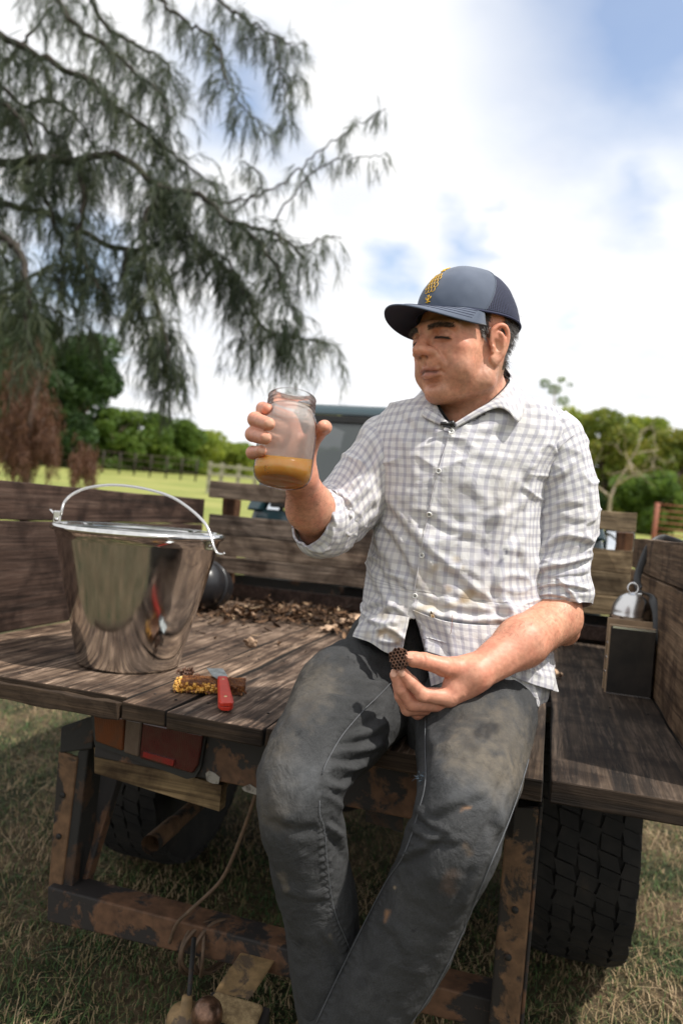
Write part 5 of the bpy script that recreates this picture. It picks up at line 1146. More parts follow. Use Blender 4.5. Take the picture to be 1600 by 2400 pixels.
stA = [([(690, 1640), (740, 1600)], 60, dust, .50), ([(650, 1760), (640, 1900)], 55, dust, .42), ((690, 1830), 70, pale, .5), ((715, 1655), 22, dark, .5), ((690, 1690), 30, dark, .3), ([(660, 2050), (672, 2080)], 10, dust, .6), ([(700, 2020), (760, 2035)], 12, dark, .4), ((705, 2210), 14, dark, .5), ((730, 2215), 10, dark, .4),
       ((712, 2290), 12, dark, .4), ([(640, 1560), (700, 1560)], 40, dust, .3), ([(772, 2190), (778, 2200)], 4, dust, .7)]
stB = [([(1090, 1770), (1190, 1830)], 60, dust, .75), ([(1180, 1700), (1220, 1760)], 60, dust, .55), ((1100, 1680), 60, dust, .3), ([(1118, 1722), (1128, 1700)], 13, dark, .75), ([(1140, 1725), (1150, 1700)], 11, dark, .75), ([(1160, 1715), (1164, 1702)], 8, dark, .6), ([(1095, 1745), (1110, 1755)], 16, dark, .5), ((1085, 1777), 10, dark, .4),
       ([(1080, 1898), (1100, 1894)], 3.5, (.35, .18, .08), .9), ([(1050, 2080), (1060, 2050)], 18, (.10, .065, .045), .55), ((925, 2080), 6, (.35, .27, .18), .9), ([(902, 2160), (908, 2138)], 7, (.24, .13, .07), .9), ([(1088, 1985), (1100, 2000)], 9, (.17, .12, .08), .5), ((880, 2260), 16, dark, .4), ((850, 2300), 14, dark, .4), ((880, 2340), 12, dark, .35), ((1000, 2270), 14, dark, .3), ([(1090, 1850), (1180, 1880)], 50, pale, .35)]
def leg(st, folds, stains, nm, seed):
    V, Q, Nn, th, vl, per = loft(st, 150, 300, 2.15); z = proj(V)[2]
    V = V + Nn * (.0028 * fbm(V * np.array([14, 14, 14]), 3, seed) + .0014 * fbm(V * 48, 2, seed + 5))[:, None]; V = sculpt(V, Nn, [(f_[0], f_[1] * (1.15 if f_[1] > 5 else 1), f_[2] * 2.3) + tuple(f_[3:]) for f_ in folds]); Nn = vnormals(V, Q)
    o = clothobj('leg', V, Q, dj.m, trousers, paint=paintmap(V, Nn, stains, seed), solid=.0012); return V, Nn
VA, NA = leg(A, foldsA, stA, 'a', 2); VB, NB2 = leg(B, foldsB, stB, 'b', 9)
pel = [((880, 1420), (1265, 1420), 1.56, .11), ((858, 1500), (1272, 1520), 1.555, .125), ((890, 1600), (1262, 1610), 1.55, .135), ((920, 1680), (1240, 1680), 1.55, .12), ((990, 1725), (1180, 1725), 1.55, .06)]
VP, QP, NP_, _, _, _ = loft(pel, 120, 60, 2.3); clothobj('seat', VP, QP, dj.m, trousers)
fly = [((925, 1455), (985, 1452), 1.425, .02), ((935, 1530), (1000, 1530), 1.41, .025), ((945, 1600), (1010, 1600), 1.40, .035), ((950, 1680), (1000, 1690), 1.41, .04), ((955, 1740), (990, 1745), 1.43, .04)]
VF, QF, NF, _, _, _ = loft([(a_, b_, d_ + .012, h_) for a_, b_, d_, h_ in fly], 60, 50, 2.0); clothobj('fly', VF, QF, dj.m, trousers)
thr = simple('grey_thread', (.10, .105, .115), .8)
def cord(name, pts, V, Nn, r, mat, parent, lift=.0006, n=None):
    s_ = catmull(pts, np.linspace(0, len(pts) - 1, n or len(pts) * 3)); q = [pick(V, Nn, x, y, lift)[0] for x, y in s_]; q = np.array(q); q[1:-1] = (q[:-2] + q[1:-1] * 2 + q[2:]) / 4
    return MB().tube(q, r, 6).build(name, mat, parent)
cord('seam', seamA, VA, NA, .0007, thr, trousers); cord('seam', seamB, VB, NB2, .0007, thr, trousers); cord('seam', outB, VB, NB2, .0009, thr, trousers)
# frayed rip above the knee
fr_ = MB(); g_ = np.random.default_rng(4); bl_ = simple('frayed_blue', (.05, .075, .10), .9)
for k in range(16):
    c, nn_ = pick(VB, NB2, 985 + g_.normal(0, 5), 1822 + g_.normal(0, 8), .001); d_ = g_.normal(size=3) * .004; fr_.tube([c, c + d_ + nn_ * .003], .0005, 4)
fr_.build('fray', bl_, trousers)
# boots (below the picture)
bootm = simple('boot_leather', (.08, .05, .03), .6, var=.3)
for c0, tw in ((P(772, 2620, 1.31), -.2), (P(700, 2650, 1.27), -.3)):
    bf_ = Field(); d_ = nz(-CF * 1 + CR * tw); dn = -CU; bf_.cone(c0, c0 + dn * .06, .045, .045, .02); bf_.cone(c0 + dn * .07 - d_ * .03, c0 + dn * .075 + d_ * .16, .040, .036, .02); bv_, bq_ = bf_.mesh(.005); mobj('boot', bv_, bq_, bootm, person, smooth=True)

# ================================================================== shirt
shirt = empty('shirt', parent=person); shirt['label'] = 'white shirt with a soft grey check, sleeves rolled up, stained at the front'
T = [((838, 1478), (1290, 1618), 1.475, .150, 0.018), ((845, 1440), (1287, 1560), 1.485, .150, .016), ((853, 1395), (1282, 1480), 1.49, .146, .012), ((858, 1340), (1272, 1400), 1.495, .142, .008), ((870, 1270), (1262, 1310), 1.485, .138, 0), ((879, 1190), (1262, 1215), 1.48, .132),
     ((874, 1120), (1280, 1140), 1.475, .125, -.004), ((868, 1060), (1318, 1075), 1.475, .115, .0), ((872, 1010), (1345, 1030), 1.478, .104, .004), ((890, 975), (1338, 998), 1.485, .092, .010), ((925, 950), (1303, 972), 1.495, .082, .018), ((972, 935), (1250, 948), 1.50, .072, .036), ((1010, 930), (1212, 925), 1.495, .064, .052), ((1022, 930), (1196, 908), 1.49, .060, .062)]
V, Q, Nn, th_, vl_, per_ = loft(T, 300, 330, 2.25)
rnd_ = fbm(V * np.array([9, 9, 9]), 3, 21); V = V + Nn * (.0040 * rnd_ + .0016 * fbm(V * 38, 3, 8) + .0050 * (1 - np.abs(fbm(V @ np.array([[1, .3, 0], [0, 1, 0], [.4, 0, 1]]) * np.array([11, 8, 17]), 2, 77))) ** 5)[:, None]
folds = [([(895, 1215), (930, 1260), (965, 1320), (985, 1375)], 10, 4.5, 'f'), ([(905, 1160), (945, 1215), (990, 1270), (1060, 1330), (1130, 1390), (1215, 1440)], 11, 4.5, 'f'), ([(880, 1250), (905, 1330), (935, 1400)], 10, 3.5, 'f'), ([(870, 1330), (890, 1380), (930, 1430)], 10, 4, 'f'),
         ([(1010, 1190), (1050, 1230), (1120, 1250)], 13, 2.5, 'f'), ([(1240, 1160), (1190, 1200), (1130, 1220)], 12, 2.5, 'f'), ([(1240, 1240), (1190, 1300), (1170, 1380), (1200, 1450)], 12, 3.5, 'f'), ([(1180, 1150), (1160, 1250), (1130, 1330)], 14, 2.5, 'f'),
         ([(1120, 1010), (1160, 1000), (1200, 985)], 12, 2.2, 'f'), ([(1070, 1020), (1130, 1060), (1200, 1080)], 16, 1.5, 'f'), ([(930, 1010), (960, 1060), (975, 1130)], 14, 1.8, 'f'), ([(940, 960), (990, 1000), (1045, 1015)], 10, 2.2, 'f'),
         ([(960, 1420), (1020, 1440), (1100, 1455), (1180, 1450), (1220, 1470)], 9, 4.5, 'f'), ([(980, 1390), (1080, 1420), (1180, 1425)], 10, 3, 'f'), ([(880, 1450), (920, 1420), (950, 1440)], 8, 4, 'f'), ([(850, 1430), (890, 1410), (930, 1455)], 8, 4, 'f'), ([(860, 1465), (900, 1450), (930, 1480)], 7, 4, 'f'),
         ([(1050, 1470), (1060, 1520), (1055, 1560)], 12, 2.5, 'f'), ([(1130, 1480), (1150, 1540), (1140, 1580)], 12, 3, 'f'), ([(1220, 1520), (1235, 1570), (1230, 1610)], 10, 4, 'f'), ([(1180, 1400), (1210, 1480), (1215, 1540)], 12, 3, 'f'),
         ([(1245, 1190), (1225, 1260), (1235, 1340)], 10, 2.5, 'f'), ([(1000, 1300), (1040, 1380), (1060, 1450)], 13, 2.5, 'f'), ([(905, 1290), (930, 1350), (960, 1380)], 9, 3, 'f'), ([(1260, 1060), (1240, 1110), (1250, 1160)], 12, 3, 'f'), ([(1090, 1120), (1140, 1170), (1180, 1240)], 18, 1.8, 'f'),
         ([(1057, 1010), (1041, 1055), (1028, 1104), (1014, 1160), (1005, 1206), (995, 1255), (988, 1302), (978, 1350), (971, 1397), (966, 1440)], 3, 1.5, 'f')]
V = sculpt(V, Nn, [(f_[0], f_[1], f_[2] * 1.30) + tuple(f_[3:]) for f_ in folds]); Nn = vnormals(V, Q); Nn *= np.sign(((V - P(1060, 1250, 1.48)) * Nn).sum(1).mean())
blue_ = (.19, .20, .26); brown_ = (.34, .24, .13)
sp_s = [([(1138, 1290), (1142, 1298)], 6, (.10, .10, .14), .9), ([(1174, 1312), (1168, 1322)], 5, (.10, .10, .14), .8), ([(1182, 1288), (1186, 1295)], 5, (.10, .10, .14), .9), ((1150, 1340), 5, (.16, .15, .2), .7), ([(1085, 1405), (1105, 1392)], 13, (.26, .16, .07), .9), ([(1020, 1428), (1070, 1415)], 7, (.5, .42, .3), .5), ((1012, 1440), 7, (.30, .18, .05), .9), ([(975, 1430), (1010, 1420)], 8, (.36, .29, .2), .7), ([(905, 1478), (930, 1500)], 12, (.33, .24, .15), .8),
        ((1090, 1180), 30, blue_, .34), ((1150, 1210), 30, blue_, .26), ((985, 1360), 26, (.36, .32, .28), .6), ((1110, 1400), 34, (.48, .42, .33), .5), ((930, 1470), 26, (.45, .40, .34), .55), ((1050, 1380), 9, (.32, .2, .1), .6), ((1168, 1460), 9, (.3, .22, .16), .6), ((1020, 1330), 8, (.4, .3, .18), .6), ((1085, 1330), 7, (.35, .28, .2), .5), ((900, 1440), 14, (.45, .38, .28), .5), ((1200, 1100), 40, (.5, .48, .46), .25), ((920, 1300), 30, (.48, .46, .44), .35), ((1070, 1310), 10, (.5, .42, .3), .5), ((893, 1485), 12, brown_, .7), ((1014, 1378), 6, (.45, .42, .25), .7), ((860, 1490), 12, (.5, .45, .38), .6), ((1140, 1430), 7, (.4, .36, .36), .6), ((960, 1450), 30, (.5, .47, .42), .4), ((1000, 1400), 60, (.55, .5, .42), .35), ((1140, 1310), 30, (.45, .43, .5), .3)]
px, py, pz = proj(V); front = ((V - CAM) * Nn).sum(1) < 0
# hem line and front opening
def inpoly(x, y, poly):
    r_ = np.zeros(len(x), bool); n = len(poly); j = n - 1
    for i in range(n):
        xi, yi = poly[i]; xj, yj = poly[j]; c = ((yi > y) != (yj > y)) & (x < (xj - xi) * (y - yi) / (yj - yi + 1e-9) + xi); r_ ^= c; j = i
    return r_
hemcut = [(780, 1900), (800, 1494), (826, 1488), (850, 1498), (880, 1516), (905, 1530), (930, 1528), (943, 1505), (950, 1468), (962, 1452), (975, 1452), (986, 1480), (996, 1530), (1005, 1580), (1012, 1612), (1040, 1600), (1090, 1588), (1150, 1584), (1200, 1588), (1240, 1605), (1262, 1640), (1268, 1900)]
cut = inpoly(px, py, hemcut) & (front | (pz < 1.45))
cut |= inpoly(px, py, [(1022, 930), (1034, 962), (1058, 997), (1072, 1000), (1120, 978), (1190, 915), (1195, 880), (1100, 880)]) & front
keep = ~cut[Q].any(1); gm_ = (V * 1)
# the near side of the hem hangs lower than the loft: stretch it down to the traced hem
uv = np.stack([th_ * per_ / (2 * np.pi), vl_, 0 * th_], 1)
Qk = Q[keep]; used, inv = np.unique(Qk, return_inverse=True)
o = clothobj('front_and_back', V[used], inv.reshape(-1, 4), cl.m, shirt, uv=uv[used], paint=paintmap(V, Nn, sp_s, 12)[used], solid=.0011)
VT, NT = V, Nn
# button placket edge
cord('placket_edge', [(1052, 1022), (1041, 1055), (1026, 1104), (1012, 1160), (1003, 1206), (993, 1255), (985, 1302), (976, 1350), (969, 1392)], VT, NT, .0008, simple('shirt_seam', (.50, .49, .52), .8), shirt, .0004)
# front flap right of the opening and tucked flap left of it
def sheet(name, grid, mat, parent, uvs=1., solid=.001, nu=40, nv=40, wob=.002, seed=1, paint=None, folds=None):
    G_ = np.array([[P(*q) for q in row] for row in grid]); r_ = catmull(G_.reshape(len(G_), -1), np.linspace(0, len(G_) - 1, nv)).reshape(nv, G_.shape[1], 3)
    r2 = catmull(r_.transpose(1, 0, 2).reshape(G_.shape[1], -1), np.linspace(0, G_.shape[1] - 1, nu)).reshape(nu, nv, 3).transpose(1, 0, 2); Vs = r2.reshape(-1, 3); I = np.arange(nu * nv).reshape(nv, nu)
    Qs = np.stack([I[:-1, :-1].ravel(), I[:-1, 1:].ravel(), I[1:, 1:].ravel(), I[1:, :-1].ravel()], 1); Ns = vnormals(Vs, Qs)
    if (Ns * -CF).sum() < 0: Qs = Qs[:, ::-1]; Ns = -Ns
    Vs = Vs + Ns * (wob * fbm(Vs * 22, 2, seed))[:, None]
    if folds: Vs = sculpt(Vs, Ns, folds)
    w_ = np.linalg.norm(r2[:, -1] - r2[:, 0], axis=1).mean(); h_ = np.linalg.norm(r2[-1] - r2[0], axis=1).mean(); U_, Vv = np.meshgrid(np.linspace(0, w_, nu), np.linspace(0, h_, nv))
    return clothobj(name, Vs, Qs, mat, parent, uv=np.stack([U_.ravel(), Vv.ravel(), 0 * U_.ravel()], 1), solid=solid, paint=paintmap(Vs, Ns, paint, seed) if paint else None), Vs, Ns
sheet('front_flap', [[(966, 1430, 1.350), (1040, 1455, 1.335), (1130, 1465, 1.343), (1215, 1462, 1.375)], [(985, 1490, 1.360), (1050, 1505, 1.335), (1135, 1520, 1.335), (1235, 1530, 1.37)], [(1003, 1570, 1.36), (1060, 1560, 1.33), (1140, 1575, 1.325), (1250, 1592, 1.36)], [(1014, 1650, 1.35), (1070, 1600, 1.33), (1150, 1592, 1.325), (1262, 1640, 1.37)]], cl.m, shirt, seed=4, paint=sp_s,
      folds=[([(1050, 1470), (1060, 1530), (1055, 1570)], 10, 2.5, 'f'), ([(1130, 1480), (1150, 1540), (1140, 1580)], 12, 3, 'f'), ([(1200, 1480), (1225, 1550), (1225, 1600)], 10, 3, 'f')])
sheet('tail', [[(1225, 1480, 1.40), (1255, 1500, 1.42), (1292, 1510, 1.47)], [(1232, 1560, 1.38), (1262, 1580, 1.40), (1288, 1590, 1.47)], [(1246, 1600, 1.375), (1262, 1640, 1.385), (1283, 1640, 1.46)], [(1252, 1622, 1.375), (1258, 1655, 1.38), (1270, 1650, 1.43)]], cl.m, shirt, seed=8, folds=[([(1262, 1500), (1268, 1570), (1262, 1640)], 6, 4, 'f')])
sheet('left_flap', [[(845, 1455, 1.44), (880, 1440, 1.39), (920, 1440, 1.36), (958, 1446, 1.345)], [(832, 1478, 1.44), (870, 1482, 1.375), (910, 1484, 1.345), (952, 1478, 1.335)], [(826, 1492, 1.435), (866, 1506, 1.372), (905, 1530, 1.348), (940, 1538, 1.345)]], cl.m, shirt, seed=6, paint=sp_s, wob=.003,
      folds=[([(860, 1450), (890, 1462), (930, 1458)], 6, 5, 'f'), ([(880, 1478), (905, 1470), (935, 1486), (950, 1500)], 6, 6, 'f'), ([(885, 1500), (915, 1505), (940, 1500)], 6, 4)])
# sleeves
def sleeve(st, folds, seed, nm, stains=None):
    V, Q, Nn, th, vl, per = loft(st, 170, 170, 2.1); V = V + Nn * (.0030 * fbm(V * 13, 3, seed) + .0014 * fbm(V * 45, 2, seed + 3) + .0045 * (1 - np.abs(fbm(V * np.array([12, 9, 20]), 2, seed + 9))) ** 5)[:, None]; V = sculpt(V, Nn, folds); Nn = vnormals(V, Q)
    cv = V.reshape(170, 170, 3).mean(1).repeat(170, 0); Nn *= np.sign(((V - cv) * Nn).sum(1).mean())
    s_ = empty('sleeve', parent=shirt)
    clothobj('sleeve_cloth', V, Q, cl.m, shirt, uv=np.stack([th * per / (2 * np.pi), vl, 0 * vl], 1), solid=.0011, paint=paintmap(V, Nn, stains, seed) if stains else None); bpy.data.objects.remove(s_); return V, Nn
S1 = [((935, 960), (945, 1190), 1.495, .070), ((900, 968), (903, 1216), 1.485, .074), ((868, 992), (880, 1232), 1.472, .074), ((832, 1042), (850, 1250), 1.458, .070), ((798, 1092), (820, 1272), 1.442, .066), ((772, 1132), (790, 1290), 1.425, .060), ((760, 1146), (765, 1299), 1.412, .056), ((757, 1148), (744, 1298), 1.398, .052)]
f1 = [([(890, 1000), (850, 1060), (820, 1120)], 10, 2, 'f'), ([(900, 1060), (860, 1110), (800, 1150)], 10, 3, 'f'), ([(770, 1152), (800, 1160), (830, 1190)], 7, 4, 'f'), ([(765, 1165), (790, 1195), (815, 1250)], 6, 4, 'f'), ([(880, 1110), (850, 1150), (820, 1170), (800, 1200)], 9, 3.5, 'f'), ([(890, 1160), (850, 1190), (830, 1230)], 9, 3.5, 'f'), ([(780, 1200), (800, 1230), (818, 1262)], 6, 4, 'f'), ([(895, 1195), (860, 1220), (840, 1240)], 8, 3, 'f'), ([(900, 1020), (885, 1080), (890, 1140)], 9, 2.5, 'f')]
VS1, NS1 = sleeve(S1, f1, 31, 'a')
S2 = [((1240, 1030), (1322, 968), 1.49, .070), ((1232, 1080), (1358, 1004), 1.485, .080), ((1236, 1140), (1382, 1080), 1.48, .082), ((1240, 1200), (1394, 1160), 1.475, .079), ((1236, 1270), (1397, 1232), 1.47, .075), ((1226, 1335), (1378, 1300), 1.465, .070), ((1224, 1372), (1376, 1342), 1.462, .068), ((1229, 1400), (1384, 1385), 1.46, .066, .0)]
f2 = [([(1255, 1300), (1300, 1262), (1340, 1255), (1395, 1270)], 8, 5.5, 'f'), ([(1228, 1345), (1270, 1330), (1330, 1318), (1392, 1300)], 8, 7, 'f'), ([(1262, 1210), (1310, 1180), (1370, 1175)], 9, 3.2, 'f'), ([(1250, 1150), (1300, 1120), (1350, 1080)], 10, 3.2, 'f'), ([(1255, 1110), (1290, 1060), (1330, 1020)], 10, 2.2, 'f'), ([(1385, 1150), (1390, 1220), (1372, 1280)], 8, 3, 'f'), ([(1240, 1200), (1262, 1240), (1250, 1300)], 8, 4, 'f'), ([(1290, 1350), (1340, 1345), (1380, 1335)], 7, 3, 'f'), ([(1250, 1370), (1310, 1362), (1360, 1372)], 6, 3, 'f'), ([(1310, 1200), (1350, 1215), (1390, 1210)], 9, 2.2, 'f')]
VS2, NS2 = sleeve(S2, f2, 37, 'b')
# rolled cuffs: thick bands around the forearm
def cuff(st, folds, seed):
    V, Q, Nn, th, vl, per = loft(st, 150, 60, 2.1); V = V + Nn * (.0035 * fbm(V * 20, 2, seed) + .0012 * fbm(V * 60, 2, seed))[:, None]; V = sculpt(V, Nn, folds)
    o = clothobj('cuff', V, Q, cl.m, shirt, uv=np.stack([th * per / (2 * np.pi), vl, 0 * vl], 1), solid=.0045, off=-1); return V
cuff([((790, 1128), (800, 1294), 1.432, .060), ((768, 1136), (775, 1305), 1.418, .061), ((758, 1142), (748, 1308), 1.402, .058), ((757, 1146), (722, 1300), 1.386, .052), ((760, 1150), (702, 1276), 1.376, .045)],
     [([(768, 1170), (780, 1220), (772, 1270), (745, 1295)], 5, 4, 'f'), ([(705, 1268), (735, 1290), (775, 1285)], 5, 4, 'f'), ([(762, 1150), (772, 1195), (790, 1235)], 5, 3.5, 'f')], 51)
cuff([((1226, 1362), (1376, 1335), 1.462, .070), ((1224, 1385), (1382, 1362), 1.461, .072), ((1226, 1408), (1387, 1392), 1.46, .070, -.004), ((1230, 1424), (1383, 1420), 1.458, .064, -.010)],
     [([(1240, 1385), (1290, 1368), (1340, 1372), (1380, 1382)], 5, 4, 'f'), ([(1238, 1405), (1280, 1392), (1330, 1400), (1370, 1425)], 5, 3.5, 'f'), ([(1300, 1350), (1330, 1380), (1360, 1420)], 5, 4, 'f')], 57)
# shoulder seams
cord('shoulder_seam', [(1345, 1018), (1318, 1040), (1290, 1075), (1268, 1120), (1256, 1160)], VS2, NS2, .0008, MT['shirt_seam'], shirt, .0008)
# collar: a folded band, points spread
def collar():
    pts = []  # neck ring from the front button round the back: (inner/top edge), (outer/lower edge)
    ring_t = [(1062, 1000, 1.372), (1100, 973, 1.378), (1140, 948, 1.388), (1165, 927, 1.40), (1184, 905, 1.43), (1192, 890, 1.47), (1178, 882, 1.52), (1135, 882, 1.56), (1080, 895, 1.565), (1030, 915, 1.535), (998, 935, 1.49), (992, 944, 1.45), (1004, 955, 1.42), (1020, 968, 1.395), (1050, 994, 1.374)]
    ring_o = [(1066, 1004, 1.366), (1132, 968, 1.366), (1166, 956, 1.366), (1190, 964, 1.360), (1215, 988, 1.355), (1228, 950, 1.41), (1218, 915, 1.50), (1170, 900, 1.575), (1080, 910, 1.585), (1010, 930, 1.56), (975, 938, 1.51), (966, 948, 1.45), (978, 966, 1.405), (1004, 984, 1.380), (1047, 1003, 1.368)]
    nn_ = 120; t = catmull([P(*q) for q in ring_t], np.linspace(0, len(ring_t) - 1, nn_)); o_ = catmull([P(*q) for q in ring_o], np.linspace(0, len(ring_o) - 1, nn_)); rows = []
    for k in range(9):
        s_ = k / 8; rows.append(t * (1 - s_) + o_ * s_ + nz(-CF * .5 + CU * 1.) * (.007 * math.sin(s_ * math.pi)))
    Vs = np.concatenate(rows); I = np.arange(nn_ * 9).reshape(9, nn_); Qs = np.stack([I[:-1, :-1].ravel(), I[:-1, 1:].ravel(), I[1:, 1:].ravel(), I[1:, :-1].ravel()], 1)
    U_ = np.tile(np.linspace(0, .42, nn_), 9); Vv = np.repeat(np.linspace(0, .04, 9), nn_); clothobj('collar', Vs, Qs, cl.m, shirt, uv=np.stack([U_, Vv, 0 * U_], 1), solid=.0022, off=0)
    MB().tube([P(*q) for q in catmull(ring_t, np.linspace(0, len(ring_t) - 1, 90))], .0021, 8).build('collar_fold', cl.m, shirt)
    # inner stand
    lo_ = t - CU * .030 - CR * .002 + CF * .004; Vs = np.concatenate([t, lo_]); I = np.arange(nn_ * 2).reshape(2, nn_); Qs = np.stack([I[:-1, :-1].ravel(), I[:-1, 1:].ravel(), I[1:, 1:].ravel(), I[1:, :-1].ravel()], 1); clothobj('collar_stand', Vs, Qs, cl.m, shirt, uv=np.stack([np.tile(np.linspace(0, .42, nn_), 2), np.repeat([0, .03], nn_), np.zeros(2 * nn_)], 1), solid=.0015, off=0)
collar()
cord('neckline', [(1020, 938), (1034, 964), (1046, 982), (1060, 1000)], VT, NT, .0026, cl.m, shirt, .0)
# buttons
btn = Mat('pearl_button', .25, 0, .6); btn.col((.72, .72, .70))
for i, (bx, by) in enumerate([(1057, 1011), (1027, 1104), (1005, 1206), (988, 1302), (972, 1397)]):
    c, n_b = pick(VT, NT, bx, by, .0015 if i else .006); M = Matrix.Translation(c) @ Vector(n_b).to_track_quat('Z', 'Y').to_matrix().to_4x4()
    b_ = MB().lathe([(0, .0008), (.0032, .0008), (.0036, .0016), (.0050, .0016), (.0055, .0006), (.0053, -.0006), (0, -.0006)], 24, M).build('button', btn.m, shirt)
    m_ = MB(); 
    for a_, b2_ in ((-.0012, -.0012), (.0012, -.0012), (-.0012, .0012), (.0012, .0012)): m_.lathe([(0, .0012), (.0005, .0012), (.0005, .0006), (0, .0006)], 6, M @ Matrix.Translation((a_, b2_, 0)))
    m_.v and m_.tube([tuple(M @ Vector((-.0012, -.0012, .0013))), tuple(M @ Vector((.0012, .0012, .0013)))], .0004, 5).tube([tuple(M @ Vector((.0012, -.0012, .0013))), tuple(M @ Vector((-.0012, .0012, .0013)))], .0004, 5); m_.build('button_thread', simple('dark_thread', (.06, .06, .07), .8) if i == 0 else MT['dark_thread'], shirt)
# clip microphone on the collar
mic = empty('clip_microphone', 'small black clip microphone fastened below the shirt collar', 'microphone'); mk = simple('black_plastic', (.012, .012, .013), .35)
c, n_b = P(1045, 993, 1.362), None
MB().tube([c - CR * .011, c + CR * .008], [.0035, .004], 12).build('mic_body', mk, mic); MB().lathe([(0, .006), (.004, .005), (.005, 0), (.004, -.004), (0, -.005)], 12, Matrix.Translation(c + CR * .011)).build('mic_head', mk, mic)
MB().bar(c - CU * .004 - CR * .006, c - CU * .004 + CR * .008 - CU * .003, CF * .002, CU * .002).build('clip', mk, mic, bevel=.0005)
# thread hanging and a bee on the shirt
bee = empty('honey_bee', 'small golden brown bee resting on the lower front of the shirt', 'bee'); c, n_b = pick(VT, NT, 1012, 1441, .003); am = simple('bee_amber', (.36, .17, .03), .5); bk = simple('bee_dark', (.05, .03, .015), .5)
ax_ = nz(CR * .35 - CU * 1.); MB().tube([c + ax_ * .006, c + ax_ * .004, c + ax_ * .001, c - ax_ * .001], [.0006, .0022, .0026, .0016], 10).build('abdomen', am, bee); MB().tube([c - ax_ * .001, c - ax_ * .003, c - ax_ * .0048], [.0018, .0023, .0014], 10).build('thorax', bk, bee)
MB().tube([c - ax_ * .0048, c - ax_ * .0068], [.0015, .0011], 8).build('head', bk, bee); wm = simple('bee_wing', (.45, .36, .25), .3)
for s in (-1, 1): MB().bar(c - ax_ * .002 + CR * s * .0012 - CF * .0022, c + ax_ * .005 + CR * s * .003 - CF * .0022, CR * .0012, CF * .0001).build('wing', wm, bee)
c1, _ = pick(VT, NT, 1060, 1440, .002); MB().tube([c1, P(1058, 1470, 1.30), P(1055, 1486, 1.30)], .0005, 5).build('loose_thread', simple('brown_thread', (.2, .09, .06), .8), shirt)
# ================================================================== things on the deck (coordinates of the truck frame)
steel = Mat('stainless', .11, 1.0); v = steel.coord(scale=(1, 1, .12)); sn = steel.noise(v, 60, 4); steel.col(steel.ramp(sn, [(.3, (.60, .59, .57)), (.7, (.78, .77, .75))])); steel.set('Roughness', steel.ramp(steel.noise(steel.coord(scale=(1, 1, 3)), 9, 5), [(.3, .07), (.7, .20)])); steel.bump(steel.noise(steel.coord(), 14, 2), .06, .004); MT['steel'] = steel.m
steel2 = Mat('brushed_steel', .26, 1.0); steel2.col((.62, .61, .60)); MT['steel2'] = steel2.m
def Tm(x, y, z=0, rz=0): return TRM @ Matrix.Translation((x, y, z)) @ Matrix.Rotation(R(rz), 4, 'Z')
# ---- bucket
bx, by = -.672, .345; bk_ = empty('steel_bucket', 'large shiny stainless steel bucket with lid and wire handle on the truck deck', 'bucket', M=Tm(bx, by, .0015))
HB = .335; RB, RT = .130, .208
prof = [(0, .004), (RB - .008, .004), (RB - .002, .0), (RB, .006), (RB + .002, .012)] + [(RB + (RT - RB) * ((k / 14) ** .97), .012 + (HB - .012) * k / 14) for k in range(1, 15)] + [(RT + .004, HB + .001), (RT + .006, HB + .006), (RT + .003, HB + .009), (RT - .002, HB + .006), (RT - .004, HB)] + [(RB + (RT - RB) * k / 8 - .003, .012 + (HB - .012) * k / 8) for k in range(7, -1, -1)] + [(0, .010)]
MB().lathe(prof, 128).build('bucket_body', MT['steel'], bk_)
lid = [(0, HB + .020), (.04, HB + .020), (.085, HB + .017), (.12, HB + .016), (.128, HB + .012), (.135, HB + .012), (.141, HB + .016), (.175, HB + .015), (.182, HB + .010), (.190, HB + .010), (.197, HB + .014), (RT - .004, HB + .015), (RT + .006, HB + .013), (RT + .011, HB + .008), (RT + .011, HB + .002), (RT + .008, HB - .001), (RT + .0075, HB + .004), (RT, HB + .0095), (0, HB + .0095)][::-1]
MB().lathe(lid, 128).build('lid', MT['steel'], bk_)
def BL(px, py, y): return KY(px, py, y) - np.array([bx, by, 0])
eL, eR = BL(133, 1214, by - .02), BL(500, 1272, by - .02)
hp = [BL(118, 1196, by - .02), BL(131, 1208, by - .02), BL(142, 1209, by - .02), BL(146, 1195, by - .02), BL(152, 1178, by - .01), BL(170, 1160, by), BL(205, 1145, by + .01), BL(262, 1138, by + .02), BL(330, 1145, by + .02), BL(395, 1163, by + .01), BL(440, 1190, by), BL(478, 1225, by - .01), BL(492, 1252, by - .02), BL(499, 1278, by - .03), BL(508, 1297, by - .03), BL(520, 1301, by - .03), BL(527, 1298, by - .03)]
MB().tube(catmull(hp, np.linspace(0, len(hp) - 1, 90)), .0036, 12).build('handle', MT['steel2'], bk_)
for s, e in ((-1, BL(136, 1212, by - .02)), (1, BL(494, 1274, by - .02))):
    MB().box((e[0] - .014, e[1] - .004, e[2] - .020), (e[0] + .010, e[1] + .004, e[2] + .016)).build('handle_ear', MT['steel2'], bk_, bevel=.004, seg=3)
    MB().lathe([(0, .004), (.005, .003), (.006, 0), (0, 0)], 16, Matrix.Translation((e[0], e[1] - .0045, e[2] - .008)) @ Matrix.Rotation(R(90), 4, 'X')).build('rivet', MT['steel2'], bk_)
